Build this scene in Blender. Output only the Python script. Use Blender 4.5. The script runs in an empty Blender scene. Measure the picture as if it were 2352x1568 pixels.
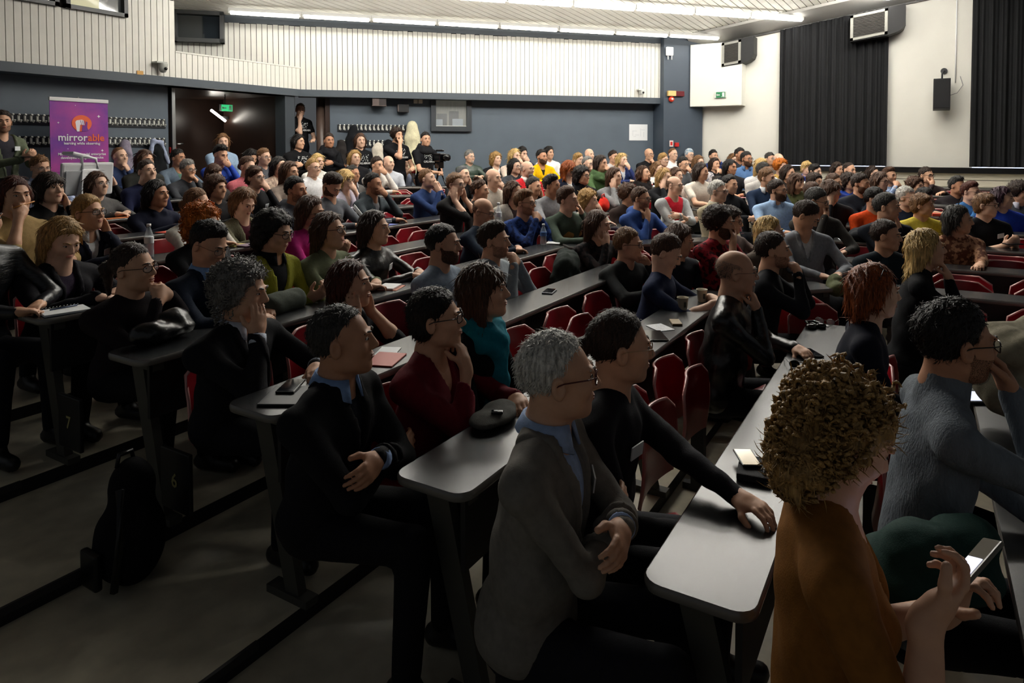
import bpy, bmesh, math, random
import numpy as np
from mathutils import Vector, Matrix

# ------------------------------------------------------------------ camera, world, exposure
# World frame: x runs along the rows of the left seating block, y climbs towards the back wall, z is up.
# z = 0 is the floor of the tread below the desk nearest the camera.
FOC, PITCH, YAW, HORIZON, CAM_Z = 1568.0, math.radians(1.9), math.radians(30.95), 342.0, 1.87
PY = HORIZON + FOC * math.tan(PITCH)
scene = bpy.context.scene
COL = scene.collection
cam_data = bpy.data.cameras.new('camera')
cam = bpy.data.objects.new('camera', cam_data)
COL.objects.link(cam)
cam.location = (0, 0, CAM_Z)
cam.rotation_euler = (math.pi / 2 - PITCH, 0, YAW - math.pi / 2)
cam_data.sensor_width = 36.0
cam_data.lens = FOC / 2352 * 36
cam_data.shift_y = -(784 - PY) / 2352
cam_data.clip_start, cam_data.clip_end = 0.05, 200
scene.camera = cam

world = bpy.data.worlds.new('world')
scene.world = world
world.use_nodes = True
world.node_tree.nodes['Background'].inputs[0].default_value = (0.9, 0.95, 1.0, 1)
world.node_tree.nodes['Background'].inputs[1].default_value = 0.013
TUBE_POWER = 16.0
scene.view_settings.view_transform = 'Standard'
scene.view_settings.look = 'None'
scene.view_settings.gamma = 1.0
scene.view_settings.use_curve_mapping = False
scene.view_settings.exposure = 2.55
scene.cycles.max_bounces = 4
scene.cycles.diffuse_bounces = 3
scene.cycles.glossy_bounces = 2
scene.cycles.transparent_max_bounces = 6
scene.cycles.adaptive_threshold = 0.04
scene.cycles.sample_clamp_indirect = 4.0
scene.cycles.caustics_reflective = False
scene.cycles.caustics_refractive = False

# ------------------------------------------------------------------ geometry of the hall
C1 = (8.05, 9.0)                      # corner of the left back wall and the middle back wall
DM = (0.7367, -0.676)                 # direction of the middle back wall
NM = (-0.676, -0.7367)                # its normal, into the room
WX = 13.64                            # the right wall is x = WX
C2Y = 3.87                            # y of the corner of the middle and the right wall
STEP, PITCH_ROW, DESK_W, DESK_H = 0.07, 0.85, 0.285, 0.74
_c, _s, _cy, _sy = math.cos(PITCH), math.sin(PITCH), math.cos(YAW), math.sin(YAW)

def sight(u, v):
    """direction of the line of sight through a point of the 2352 x 1568 photograph"""
    a, b = (u - 1176) / FOC, (PY - v) / FOC
    Z, Y = _c + b * _s, -_s + b * _c
    return Vector((a * _sy + Z * _cy, -a * _cy + Z * _sy, Y))

def on_plane(u, v, n, d):
    r = sight(u, v)
    k = (d - n[2] * CAM_Z) / (n[0] * r.x + n[1] * r.y + n[2] * r.z)
    return Vector((r.x * k, r.y * k, CAM_Z + r.z * k))

def at_y(u, v, y): return on_plane(u, v, (0, 1, 0), y)
def at_x(u, v, x): return on_plane(u, v, (1, 0, 0), x)
def at_z(u, v, z): return on_plane(u, v, (0, 0, 1), z)
def at_mid(u, v, D): return on_plane(u, v, (NM[0], NM[1], 0), D + NM[0] * C1[0] + NM[1] * C1[1])
def at_depth(u, v, d): return on_plane(u, v, (_cy, _sy, 0), d)
def in_block(blk, u, v, D): return at_y(u, v, 9 - D) if blk == 1 else at_mid(u, v, D) if blk == 2 else at_x(u, v, WX - D)

def spot(blk, t, D, z=0.0):
    """a point at distance D from the back wall of a block, t along it"""
    if blk == 1: return Vector((t, 9 - D, z))
    if blk == 2: return Vector((C1[0] + t * DM[0] + D * NM[0], C1[1] + t * DM[1] + D * NM[1], z))
    return Vector((WX - D, C2Y - t, z))

def block_t(blk, p):
    return p[0] if blk == 1 else (p[0] - C1[0]) * DM[0] + (p[1] - C1[1]) * DM[1] if blk == 2 else C2Y - p[1]

ALONG = {1: Vector((1, 0, 0)), 2: Vector((DM[0], DM[1], 0)), 3: Vector((0, -1, 0))}
UPHILL = {1: Vector((0, 1, 0)), 2: Vector((-NM[0], -NM[1], 0)), 3: Vector((1, 0, 0))}
def row_D(i): return 8.67 - PITCH_ROW * i          # near edge of desk row i, distance from the back wall
def row_floor(i): return STEP * i
def mid_dist(x, y): return NM[0] * (x - C1[0]) + NM[1] * (y - C1[1])
def ceil_z(x, y): return 4.05 + 0.186 * max(0.0, mid_dist(x, y))

# ------------------------------------------------------------------ materials
MATS = {}
def srgb(h):
    h = h.lstrip('#')
    return tuple(((c / 12.92) if c <= 0.04045 else ((c + 0.055) / 1.055) ** 2.4) for c in (int(h[i:i + 2], 16) / 255 for i in (0, 2, 4)))

def mat(name, color='#808080', rough=0.6, metal=0.0, var=0.0, scale=30.0, bump=0.0, bscale=None, stretch=None, spec=0.5,
        emit=None, alpha=1.0, sheen=0.0, coat=0.0, trans=0.0, second=None, thresh=None):
    """a procedural material: base colour with noise variation, optional second colour by noise, optional bump"""
    if name in MATS: return MATS[name]
    m = bpy.data.materials.new(name); m.use_nodes = True
    nt = m.node_tree; b = nt.nodes['Principled BSDF']
    c = srgb(color) if isinstance(color, str) else color
    b.inputs['Base Color'].default_value = (*c, 1)
    b.inputs['Roughness'].default_value = rough
    b.inputs['Metallic'].default_value = metal
    b.inputs['Specular IOR Level'].default_value = spec
    b.inputs['Alpha'].default_value = alpha
    if sheen: b.inputs['Sheen Weight'].default_value = sheen
    if coat: b.inputs['Coat Weight'].default_value = coat; b.inputs['Coat Roughness'].default_value = 0.08
    if trans: b.inputs['Transmission Weight'].default_value = trans; b.inputs['IOR'].default_value = 1.33
    if emit:
        b.inputs['Emission Color'].default_value = (*(srgb(emit[0]) if isinstance(emit[0], str) else emit[0]), 1)
        b.inputs['Emission Strength'].default_value = emit[1]
    if var or bump or second:
        tc = nt.nodes.new('ShaderNodeTexCoord'); mp = nt.nodes.new('ShaderNodeMapping')
        nt.links.new(tc.outputs['Object'], mp.inputs['Vector'])
        if stretch: mp.inputs['Scale'].default_value = stretch
        n = nt.nodes.new('ShaderNodeTexNoise'); n.inputs['Scale'].default_value = scale; n.inputs['Detail'].default_value = 4
        nt.links.new(mp.outputs[0], n.inputs['Vector'])
        if var or second:
            r = nt.nodes.new('ShaderNodeValToRGB')
            lo = tuple(max(0, x * (1 - var)) for x in c); hi = tuple(min(1, x * (1 + var)) for x in c)
            if second:
                hi = srgb(second)
                lo = c
            e = r.color_ramp.elements
            e[0].position, e[1].position = thresh or (0.3, 0.7)
            e[0].color, e[1].color = (*lo, 1), (*hi, 1)
            nt.links.new(n.outputs['Fac'], r.inputs['Fac']); nt.links.new(r.outputs['Color'], b.inputs['Base Color'])
        if bump:
            n2 = n
            if bscale:
                n2 = nt.nodes.new('ShaderNodeTexNoise'); n2.inputs['Scale'].default_value = bscale; n2.inputs['Detail'].default_value = 3
                nt.links.new(mp.outputs[0], n2.inputs['Vector'])
            bp = nt.nodes.new('ShaderNodeBump'); bp.inputs['Strength'].default_value = bump; bp.inputs['Distance'].default_value = 0.01
            nt.links.new(n2.outputs['Fac'], bp.inputs['Height']); nt.links.new(bp.outputs[0], b.inputs['Normal'])
    MATS[name] = m
    return m

# ------------------------------------------------------------------ mesh helpers
def mesh_from(name, verts, faces, material=None, smooth=False):
    me = bpy.data.meshes.new(name)
    me.from_pydata([tuple(v) for v in verts], [], faces)
    if smooth: me.polygons.foreach_set('use_smooth', [True] * len(me.polygons))
    if material: me.materials.append(material)
    me.update()
    return me

def obj(name, me, parent=None, loc=None, rot=None, label=None, cat=None, group=None, kind=None, matrix=None):
    o = bpy.data.objects.new(name, me); COL.objects.link(o)
    if matrix is not None: o.matrix_basis = matrix
    if loc is not None: o.location = loc
    if rot is not None: o.rotation_euler = rot
    if parent is not None: o.parent = parent
    for k, v in (('label', label), ('category', cat), ('group', group), ('kind', kind)):
        if v: o[k] = v
    return o

def thing(name, label, cat, loc=(0, 0, 0), rz=0.0, group=None, kind=None):
    return obj(name, None, loc=loc, rot=(0, 0, rz), label=label, cat=cat, group=group, kind=kind)

class MB:
    """collects shapes of ONE part into one mesh"""
    def __init__(self): self.v = []; self.f = []; self.mi = []; self.cur = 0
    def add(self, vs, fs):
        o = len(self.v); self.v += [tuple(p) for p in vs]; self.f += [tuple(i + o for i in q) for q in fs]; self.mi += [self.cur] * len(fs)
    def box(self, c, s, m=None, bev=0.0):
        if bev:
            bm = bmesh.new(); bmesh.ops.create_cube(bm, size=1.0)
            for q in bm.verts: q.co = Vector((q.co.x * s[0], q.co.y * s[1], q.co.z * s[2]))
            bmesh.ops.bevel(bm, geom=bm.edges[:], offset=bev, segments=2, affect='EDGES', profile=0.6)
            M = Matrix.Translation(c) if m is None else Matrix.Translation(c) @ m
            bm.verts.index_update()
            self.add([M @ q.co for q in bm.verts], [[q.index for q in f.verts] for f in bm.faces]); bm.free(); return self
        x, y, z = s[0] / 2, s[1] / 2, s[2] / 2
        vs = [Vector(p) for p in ((-x, -y, -z), (x, -y, -z), (x, y, -z), (-x, y, -z), (-x, -y, z), (x, -y, z), (x, y, z), (-x, y, z))]
        if m is not None: vs = [m @ p for p in vs]
        self.add([p + Vector(c) for p in vs], [(0, 3, 2, 1), (4, 5, 6, 7), (0, 1, 5, 4), (1, 2, 6, 5), (2, 3, 7, 6), (3, 0, 4, 7)]); return self
    def tube(self, pts, r, n=8, caps=True):
        pts = [Vector(p) for p in pts]; rs = r if isinstance(r, (list, tuple)) else [r] * len(pts)
        ref = Vector((0, 0, 1)); rings = []
        for i, p in enumerate(pts):
            d = (pts[min(i + 1, len(pts) - 1)] - pts[max(i - 1, 0)]).normalized()
            a = d.cross(ref if abs(d.dot(ref)) < 0.95 else Vector((0, 1, 0))).normalized(); b = d.cross(a)
            rings.append([p + (a * math.cos(2 * math.pi * k / n) + b * math.sin(2 * math.pi * k / n)) * rs[i] for k in range(n)])
        vs = [p for R in rings for p in R]
        fs = [(i * n + k, i * n + (k + 1) % n, (i + 1) * n + (k + 1) % n, (i + 1) * n + k) for i in range(len(pts) - 1) for k in range(n)]
        if caps: fs += [tuple(range(n - 1, -1, -1)), tuple((len(pts) - 1) * n + k for k in range(n))]
        self.add(vs, fs); return self
    def lathe(self, prof, c=(0, 0, 0), n=16):
        vs = [(c[0] + r * math.cos(2 * math.pi * k / n), c[1] + r * math.sin(2 * math.pi * k / n), c[2] + z) for r, z in prof for k in range(n)]
        fs = [(i * n + k, i * n + (k + 1) % n, (i + 1) * n + (k + 1) % n, (i + 1) * n + k) for i in range(len(prof) - 1) for k in range(n)]
        fs += [tuple(range(n - 1, -1, -1)), tuple((len(prof) - 1) * n + k for k in range(n))]
        self.add(vs, fs); return self
    def prism(self, pts, z0, z1, m=None):
        n = len(pts); vs = [Vector((p[0], p[1], z0)) for p in pts] + [Vector((p[0], p[1], z1)) for p in pts]
        if m is not None: vs = [m @ p for p in vs]
        self.add(vs, [tuple(range(n - 1, -1, -1)), tuple(range(n, 2 * n))] + [(k, (k + 1) % n, n + (k + 1) % n, n + k) for k in range(n)]); return self
    def mesh(self, name, mats, smooth=False):
        me = bpy.data.meshes.new(name); me.from_pydata(self.v, [], self.f)
        for m in (mats if isinstance(mats, (list, tuple)) else [mats]): me.materials.append(m)
        if any(self.mi): me.polygons.foreach_set('material_index', self.mi)
        if smooth: me.polygons.foreach_set('use_smooth', [True] * len(me.polygons))
        me.update(); return me

def boxm(name, c, s, m, material, bev=0.0): return MB().box(c, s, m, bev).mesh(name, material)
def rz(a): return Matrix.Rotation(a, 4, 'Z')
def frame_m(o, x, y, z):
    M = Matrix.Identity(4)
    for i, a in enumerate((x, y, z)):
        for k in range(3): M[k][i] = a[k]
    M.translation = o
    return M
def text_on(name, s, size, material, parent, M, bold=0.0, depth=0.0, align='CENTER'):
    c = bpy.data.curves.new(name, 'FONT'); c.body = s; c.size = size; c.align_x = align; c.align_y = 'CENTER'; c.offset = bold; c.extrude = depth; c.resolution_u = 2
    c.materials.append(material)
    o = bpy.data.objects.new(name, c); COL.objects.link(o); o.parent = parent; o.matrix_basis = M
    TEXTS.append((name, o, parent, M, material))
    return o
TEXTS = []
def texts_to_meshes():
    """lettering becomes real mesh parts"""
    dg = bpy.context.evaluated_depsgraph_get()
    mes = [bpy.data.meshes.new_from_object(q[1].evaluated_get(dg)) for q in TEXTS]
    for (name, o, parent, M, material), me in zip(TEXTS, mes):
        bpy.data.objects.remove(o, do_unlink=True)
        if not me.materials: me.materials.append(material)
        obj(name, me, parent, matrix=M)
# ------------------------------------------------------------------ the room
M_SLAT = mat('white_slat', '#dedcd3', 0.55, var=0.03, scale=6)
M_GAP = mat('slat_gap_brown', '#2b2522', 0.8)
M_BLUE = mat('slate_blue_paint', '#59646f', 0.5, var=0.05, scale=3)
M_BAND = mat('dark_slate_band', '#485058', 0.5, var=0.04, scale=4)
M_WHITE = mat('white_plaster', '#dddbd2', 0.7, var=0.03, scale=2)
M_CEIL = mat('ceiling_board', '#efece3', 0.6, var=0.04, scale=5)
M_BROWN = mat('dark_brown_panel', '#3a2b25', 0.32, var=0.1, scale=8)
M_FRAME = mat('grey_window_frame', '#4e4f50', 0.45, metal=0.3)
M_GLASS_DK = mat('dark_window_glass', '#20262b', 0.06, spec=0.8)
M_BLACK = mat('black_paint', '#0b0b0c', 0.45)
M_FLOOR = mat('worn_linoleum', '#c6bda6', 0.42, var=0.16, scale=9, second=None, bump=0.05, bscale=60)
M_RISER = mat('step_riser', '#18171a', 0.6)
M_NOSE = mat('step_nosing', '#2a2829', 0.5)
M_STEEL = mat('brushed_steel', '#9a9c9c', 0.3, metal=1.0)

LY = 9.0
Z_TOP, Z_SL0, Z_SL1, Z_PAR, Z_BAND = 4.05, 2.87, 3.93, 3.235, 2.755

# floor: stepped treads that follow the bends of the hall
floor = obj('floor', None, kind='structure', label='stepped linoleum floor climbing towards the back wall')
def ring_pts(D):
    return [(-3.5, 9 - D), (C1[0] - 0.39 * D, 9 - D), (WX - D, C2Y - 0.44 * D), (WX - D, -6.0)]
for i in range(-2, 11):
    D0, D1 = 8.72 - PITCH_ROW * i, (8.72 - PITCH_ROW * (i + 1) if i < 10 else -2.6)
    a, b = ring_pts(D0), ring_pts(max(D1, 0.02) if i < 10 else 0.02)
    if i == 9: b = ring_pts(0.0)
    if i == 10: continue
    z, zb = row_floor(i), row_floor(i) - STEP - 0.06
    mb = MB()
    for k in range(3):
        q = [a[k], a[k + 1], b[k + 1], b[k]]
        mb.cur = 0; mb.add([(x, y, z) for x, y in q], [(0, 1, 2, 3)])
        mb.cur = 1; mb.add([(q[0][0], q[0][1], zb), (q[1][0], q[1][1], zb), (q[1][0], q[1][1], z), (q[0][0], q[0][1], z)], [(0, 1, 2, 3)])
    tr = obj('tread', mb.mesh('tread', [M_FLOOR, M_RISER]), floor)
    nb = MB(); nb.box(((a[0][0] + 1.55) / 2, a[0][1] - 0.006, z - 0.012), (1.55 - a[0][0], 0.014, 0.03)); obj('nosing', nb.mesh('nosing', M_NOSE), tr)
obj('front_floor', MB().add([(-3.5, -9, -0.22), (9, -9, -0.22), (9, -0.2, -0.22), (-3.5, -0.2, -0.22)], [(0, 1, 2, 3)]) or boxm('front_floor', (3, -5, -0.3), (13, 10, 0.1), None, M_FLOOR), floor)
# floor of the entrance behind the back wall
obj('entrance_floor', boxm('entrance_floor', (8.2, 10.6, 0.6), (5.5, 3.2, 0.05), None, M_FLOOR), floor)

def slats(parent, P0, d, n, t0, t1, z0, z1, pitch=0.086, thick=0.022, holes=(), jitter=0.0, seed=1):
    """vertical boards side by side, each its own piece, in front of a dark backing"""
    rnd = random.Random(seed); ang = math.atan2(d[1], d[0]); meshes = {}
    k, t = 0, t0
    while t < t1 - 0.02:
        w = min(pitch - 0.009, t1 - t - 0.004)
        a, b = z0, z1 + (rnd.uniform(-0.012, 0.012) if jitter else 0)
        segs = [(a, b)]
        for (h0, h1, hz0, hz1) in holes:
            if h0 - 0.03 < t + w / 2 < h1 + 0.03: segs = [(s0, min(s1, hz0)) for s0, s1 in segs if s0 < hz0] + [(max(s0, hz1), s1) for s0, s1 in segs if s1 > hz1]
        for (s0, s1) in segs:
            if s1 - s0 < 0.02: continue
            key = (round(w, 4), round(s1 - s0, 4))
            if key not in meshes: meshes[key] = boxm('slat', (0, 0, 0), (w, thick, s1 - s0), None, M_SLAT)
            p = Vector((P0[0] + d[0] * (t + w / 2) + n[0] * thick / 2, P0[1] + d[1] * (t + w / 2) + n[1] * thick / 2, (s0 + s1) / 2))
            obj('slat', meshes[key], parent, loc=p, rot=(0, 0, ang))
        t += pitch; k += 1

# left back wall: slatted upper part, dark fascia, slate wall below
wl = obj('wall_left', None, kind='structure', label='back wall on the left with white slats above a dark fascia')
obj('upper_backing', boxm('upper_backing', ((1.0 + 5.81) / 2, LY + 0.04, (Z_SL0 + 5.2) / 2), (4.81, 0.06, 5.2 - Z_SL0), None, M_GAP), wl)
WIN_L = ((3.32, 4.30, 3.585, 4.6), (4.375, 5.13, 3.585, 4.6))
slats(wl, (0, LY), (1, 0), (0, -1), 1.6, 5.81, Z_SL0, Z_SL1, holes=WIN_L)
obj('top_band', boxm('top_band', (3.6, LY - 0.005, 4.6), (4.4, 0.03, 1.3), None, M_BAND), wl)
obj('fascia', boxm('fascia', ((1.0 + C1[0]) / 2, LY + 0.13, (Z_SL0 + Z_BAND) / 2), (C1[0] - 1.0, 0.32, Z_SL0 - Z_BAND), None, M_BAND), wl)
obj('lower_panel', boxm('lower_panel', ((1.0 + 5.9) / 2, LY + 0.36, 1.65), (4.9, 0.1, 2.22), None, M_BLUE), wl)
obj('parapet_backing', boxm('parapet_backing', ((5.81 + C1[0]) / 2, LY + 0.05, (Z_SL0 + Z_PAR) / 2), (C1[0] - 5.81, 0.06, Z_PAR - Z_SL0 - 0.01), None, M_GAP), wl)
slats(wl, (0, LY), (1, 0), (0, -1), 5.815, C1[0] - 0.01, Z_SL0, Z_PAR - 0.012)
obj('parapet_cap', boxm('parapet_cap', ((5.81 + C1[0]) / 2, LY + 0.02, Z_PAR - 0.004), (C1[0] - 5.81, 0.1, 0.02), None, M_SLAT), wl)
obj('gallery_floor', boxm('gallery_floor', (6.8, LY + 1.0, Z_SL0 - 0.06), (2.6, 2.0, 0.08), None, M_BAND), wl)
obj('return_wall', boxm('return_wall', (5.79, LY + 0.55, 3.55), (0.05, 1.05, 1.5), None, M_SLAT), wl)

def window(name, label, x0, x1, z0, z1, y, pane):
    w = obj(name, None, kind='structure', label=label)
    fb = MB(); t = 0.05
    for c, s in (((x0 + t / 2, y, (z0 + z1) / 2), (t, 0.09, z1 - z0)), ((x1 - t / 2, y, (z0 + z1) / 2), (t, 0.09, z1 - z0)),
                 (((x0 + x1) / 2, y, z0 + t / 2), (x1 - x0, 0.09, t)), (((x0 + x1) / 2, y, z1 - t / 2), (x1 - x0, 0.09, t))): fb.box(c, s)
    obj('window_frame', fb.mesh('window_frame', M_FRAME), w)
    obj('pane', boxm('pane', ((x0 + x1) / 2, y + 0.03, (z0 + z1) / 2), (x1 - x0 - 2 * t, 0.012, z1 - z0 - 2 * t), None, pane), w)
    return w
M_BOOTH = mat('lit_booth_wall', '#b9b592', 0.7, emit=('#b9b592', 0.12))
window('window_1', 'dark projection window cut into the slats at the picture edge', 3.32, 4.30, 3.585, 4.5, LY - 0.03, M_GLASS_DK)
w2 = window('window_2', 'projection window among the slats showing a lit pale yellow room', 4.375, 5.13, 3.585, 4.5, LY - 0.03, mat('clear_pane', '#e8ecec', 0.03, alpha=0.12))
obj('booth_wall', boxm('booth_wall', (4.62, LY + 0.005, 4.0), (0.36, 0.01, 0.8), None, M_BOOTH), w2)
obj('booth_shade', boxm('booth_shade', (4.95, LY + 0.005, 4.0), (0.3, 0.01, 0.8), None, M_GLASS_DK), w2)

# middle back wall
wm = obj('wall_middle', None, kind='structure', label='middle back wall, slate blue below a long field of white slats')
angm = math.atan2(DM[1], DM[0])
def mid_box(name, t0, t1, D0, D1, z0, z1, material, parent=None, **kw):
    p = spot(2, (t0 + t1) / 2, (D0 + D1) / 2, (z0 + z1) / 2)
    return obj(name, boxm(name, (0, 0, 0), (t1 - t0, abs(D1 - D0), z1 - z0), None, material, kw.pop('bev', 0)), parent if parent is not None else wm, loc=p, rot=(0, 0, angm), **kw)
mid_box('upper_backing', -2.4, 7.6, -0.07, -0.02, Z_SL0, 4.3, M_GAP)
slats(wm, C1, DM, NM, -2.3, 6.76, Z_SL0, Z_SL1, jitter=1, seed=5)
mid_box('top_band', -2.4, 6.76, -0.02, 0.03, Z_SL1 - 0.0, 4.35, M_BAND)
mid_box('fascia', -0.02, 6.8, -0.3, 0.03, Z_BAND, Z_SL0, M_BAND)
mid_box('lower_panel', 0.5, 7.0, -0.36, -0.26, 0.3, Z_BAND, M_BLUE)
mid_box('pillar', 6.76, 7.62, -0.3, 0.16, -0.2, 4.3, mat('dark_blue_pillar', '#414b57', 0.5, var=0.05, scale=3))
mid_box('doorway_jamb', 0.42, 0.52, -0.9, -0.27, 0.3, Z_BAND, M_BROWN)
# framed projection window high on the middle wall above the parapet
gw = obj('window_3', None, kind='structure', label='dark framed projection window above the slatted parapet')
fb = MB(); t0, t1, z0, z1 = -1.9, -1.15, 3.575, 4.07
for c, s in (((t0 + 0.03, 0), (0.06, z1 - z0)), ((t1 - 0.03, 0), (0.06, z1 - z0))): fb.box((c[0], 0, (z0 + z1) / 2), (0.06, 0.2, z1 - z0))
for z in (z0 + 0.03, z1 - 0.03): fb.box(((t0 + t1) / 2, 0, z), (t1 - t0, 0.2, 0.06))
obj('window_frame', fb.mesh('window_frame', M_FRAME), gw, loc=spot(2, 0, 0.08), rot=(0, 0, angm))
obj('pane', boxm('pane', ((t0 + t1) / 2, 0, (z0 + z1) / 2), (t1 - t0 - 0.1, 0.012, z1 - z0 - 0.1), None, M_GLASS_DK), gw, loc=spot(2, 0, 0.1), rot=(0, 0, angm))

# control room window in the slate wall
cw = obj('window_4', None, kind='structure', label='control room window in the slate wall with pale curtain and monitors behind')
def mid_at(u, v, D): p = at_mid(u, v, D); return block_t(2, p), p.z
(ta, za), (tb, zb2) = mid_at(989, 228, -0.25), mid_at(1082, 302, -0.25)
zt, zo = Z_BAND, zb2
fb = MB()
for c in (ta + 0.045, tb - 0.045): fb.box((c, 0, (zt + zo) / 2), (0.09, 0.07, zt - zo))
fb.box(((ta + tb) / 2, 0, zo + 0.045), (tb - ta, 0.08, 0.09))
obj('window_frame', fb.mesh('window_frame', mat('black_grey_frame', '#33383d', 0.5)), cw, loc=spot(2, 0, -0.23), rot=(0, 0, angm))
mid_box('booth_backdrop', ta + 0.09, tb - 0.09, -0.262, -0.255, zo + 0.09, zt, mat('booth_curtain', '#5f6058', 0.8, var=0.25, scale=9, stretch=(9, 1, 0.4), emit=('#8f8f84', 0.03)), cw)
mid_box('booth_ledge', ta + 0.09, tb - 0.09, -0.255, -0.23, zo + 0.09, zo + 0.105, mat('pale_ledge', '#c9c9c4', 0.5), cw)
for k, (a, b, h, c) in enumerate(((0.02, 0.2, 0.22, '#1c2026'), (0.24, 0.42, 0.27, '#1c2026'), (0.0, 0.12, 0.12, '#7f8a94'), (0.3, 0.5, 0.13, '#7f8a94'))):
    mid_box('monitor', ta + 0.1 + a, min(ta + 0.1 + b, tb - 0.1), -0.254 + 0.004 * (k > 1), -0.25 + 0.004 * (k > 1), zo + 0.1, zo + 0.1 + h, mat('booth_item_%d' % (k // 2), c, 0.5), cw)
mid_box('pane', ta + 0.09, tb - 0.09, -0.236, -0.23, zo + 0.09, zt, mat('clear_pane'), cw)

# entrance below the parapet and the doorway beside it
ent = obj('wall_entrance', None, kind='structure', label='dark brown panelled entrance below the parapet')
obj('back_panel', boxm('back_panel', (6.9, 11.25, 1.7), (3.4, 0.08, 2.4), None, M_BROWN), ent)
obj('side_panel', boxm('side_panel', (5.93, 10.3, 1.7), (0.06, 1.9, 2.3), None, M_BROWN), ent)
obj('side_panel', boxm('side_panel', (7.86, 9.95, 1.7), (0.06, 1.5, 2.3), None, M_BROWN), ent)
obj('soffit', boxm('soffit', (6.9, 10.2, Z_BAND + 0.02), (2.2, 2.3, 0.04), None, mat('soffit_brown', '#3a2d27', 0.3)), ent)
obj('post', boxm('post', (7.86, LY + 0.14, 1.6), (0.2, 0.24, 2.3), None, mat('post_slate', '#363d44', 0.5)), ent)
obj('steel_jamb', boxm('steel_jamb', (5.955, LY + 0.33, 1.65), (0.05, 0.14, 2.2), None, M_STEEL), ent)
obj('hall_panel', boxm('hall_panel', (8.9, 10.15, 1.9), (0.06, 2.0, 2.4), rz(angm), mat('warm_brown_panel', '#6a5248', 0.4, var=0.06, scale=4)), ent)
obj('round_column', MB().lathe([(0.09, 0), (0.09, 2.3)], n=20).mesh('round_column', mat('bronze_column', '#5b4a42', 0.3), True), ent, loc=spot(2, 0.36, -0.42, 0.5))

# right wall with sill, planks and cornice
wr = obj('wall_right', None, kind='structure', label='white plaster side wall with tall black curtains')
obj('plaster', boxm('plaster', (WX + 0.06, -0.7, 2.9), (0.12, 9.3, 4.2), None, M_WHITE), wr)
sill = obj('trim_1', boxm('trim_1', (WX - 0.05, -0.9, 1.515), (0.12, 6.2, 0.09), None, mat('black_sill', '#0d0d0e', 0.35)), kind='structure', label='long black window sill along the side wall')
M_PLANK = mat('cream_plank', '#d9d3c2', 0.5, var=0.04, scale=4)
for k in range(12):
    obj('plank', boxm('plank', (WX - 0.02, -0.9, 1.41 - 0.115 * k), (0.035, 6.2, 0.105), None, M_PLANK), wr)
# cornice following the slope of the ceiling
cb = MB(); ys = (3.95, -4.5)
for y in ys:
    zb_ = 3.89 + 0.137 * (3.84 - y); zc_ = zb_ + 0.16
    cb.v += [(WX, y, zb_), (WX - 0.5, y, zc_), (WX - 0.5, y, zc_ + 0.05), (WX, y, zc_ + 0.05)]
cb.f += [(0, 4, 5, 1), (1, 5, 6, 2), (3, 2, 6, 7), (0, 1, 2, 3), (4, 7, 6, 5)]; cb.mi = [0] * 5
obj('cornice', cb.mesh('cornice', mat('cornice_grey', '#b9b7b2', 0.5)), kind='structure', name_ok=None) if False else obj('trim_2', cb.mesh('trim_2', mat('cornice_grey', '#b9b7b2', 0.5)), kind='structure', label='pale sloping cornice where the ceiling meets the side wall')
obj('rib', boxm('rib', (WX - 0.03, 0, 0), (0.02, 8.5, 0.03), Matrix.Rotation(-math.atan(0.137), 4, 'X'), mat('cornice_line', '#5c5a58', 0.5)), wr, loc=(0, -0.3, 3.875 + 0.137 * 4.14))

# white boxed-in corner with an exit sign
bx = obj('wall_box', None, kind='structure', label='white boxed-in duct in the corner beside the pillar')
obj('box_front', boxm('box_front', (WX - 0.16, 3.42, 3.3), (0.34, 0.98, 1.2), None, mat('box_white', '#e4e3da', 0.6)), bx)

# ceiling: sloping field of boards
ce = obj('ceiling', None, kind='structure', label='sloping ceiling of narrow pale boards')
ax = math.atan2(math.sin(math.radians(30.95 - 38)), math.cos(math.radians(30.95 - 38)))   # plan direction of the boards
e1 = Vector((math.cos(ax), math.sin(ax), 0)); e2 = Vector((-e1.y, e1.x, 0))
slope1 = 0.186 * (NM[0] * e1.x + NM[1] * e1.y); slope2 = 0.186 * (NM[0] * e2.x + NM[1] * e2.y)
o0 = Vector((C1[0], C1[1], 4.05))
def line_hits(b):
    """extent of the board with offset b (along e2 from C1) inside the hall: from a cut on the left to the middle or the right wall"""
    lo = -6.5
    # middle wall: mid_dist = 0 ; points o0 + a e1 + b e2
    na, nb = NM[0] * e1.x + NM[1] * e1.y, NM[0] * e2.x + NM[1] * e2.y
    hi_mid = -(nb * b) / na          # a where mid_dist = 0 (na < 0)
    hi_r = (WX - 0.48 - o0.x - b * e2.x) / e1.x
    return lo, min(hi_mid - 0.02, hi_r)
b = -9.5
while b < 1.6:
    lo, hi = line_hits(b)
    if b > -0.0: lo = max(lo, -2.6)
    if hi - lo > 0.3:
        L = hi - lo
        x_ = (e1 + Vector((0, 0, slope1))).normalized(); y_ = (e2 + Vector((0, 0, slope2))).normalized(); z_ = x_.cross(y_).normalized(); y_ = z_.cross(x_)
        p = o0 + e1 * ((lo + hi) / 2) + e2 * b + Vector((0, 0, slope1 * (lo + hi) / 2 + slope2 * b))
        obj('ceiling_board', boxm('ceiling_board', (0, 0, 0), (L * math.sqrt(1 + slope1 ** 2), 0.098, 0.018), None, M_CEIL), ce, matrix=frame_m(p, x_, y_, z_))
    b += 0.112
bk = MB(); q = [(1.0, 10.5), (C1[0] + 0.3, 10.0), (14.2, 3.5), (14.2, -5), (1.0, -5)]
q = [(-2, -6), (14.4, -6), (14.4, 4.4), (8.2, 10.2), (-2, 10.2)]
def cz(x, y): return 4.05 + 0.186 * mid_dist(x, y)
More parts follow.
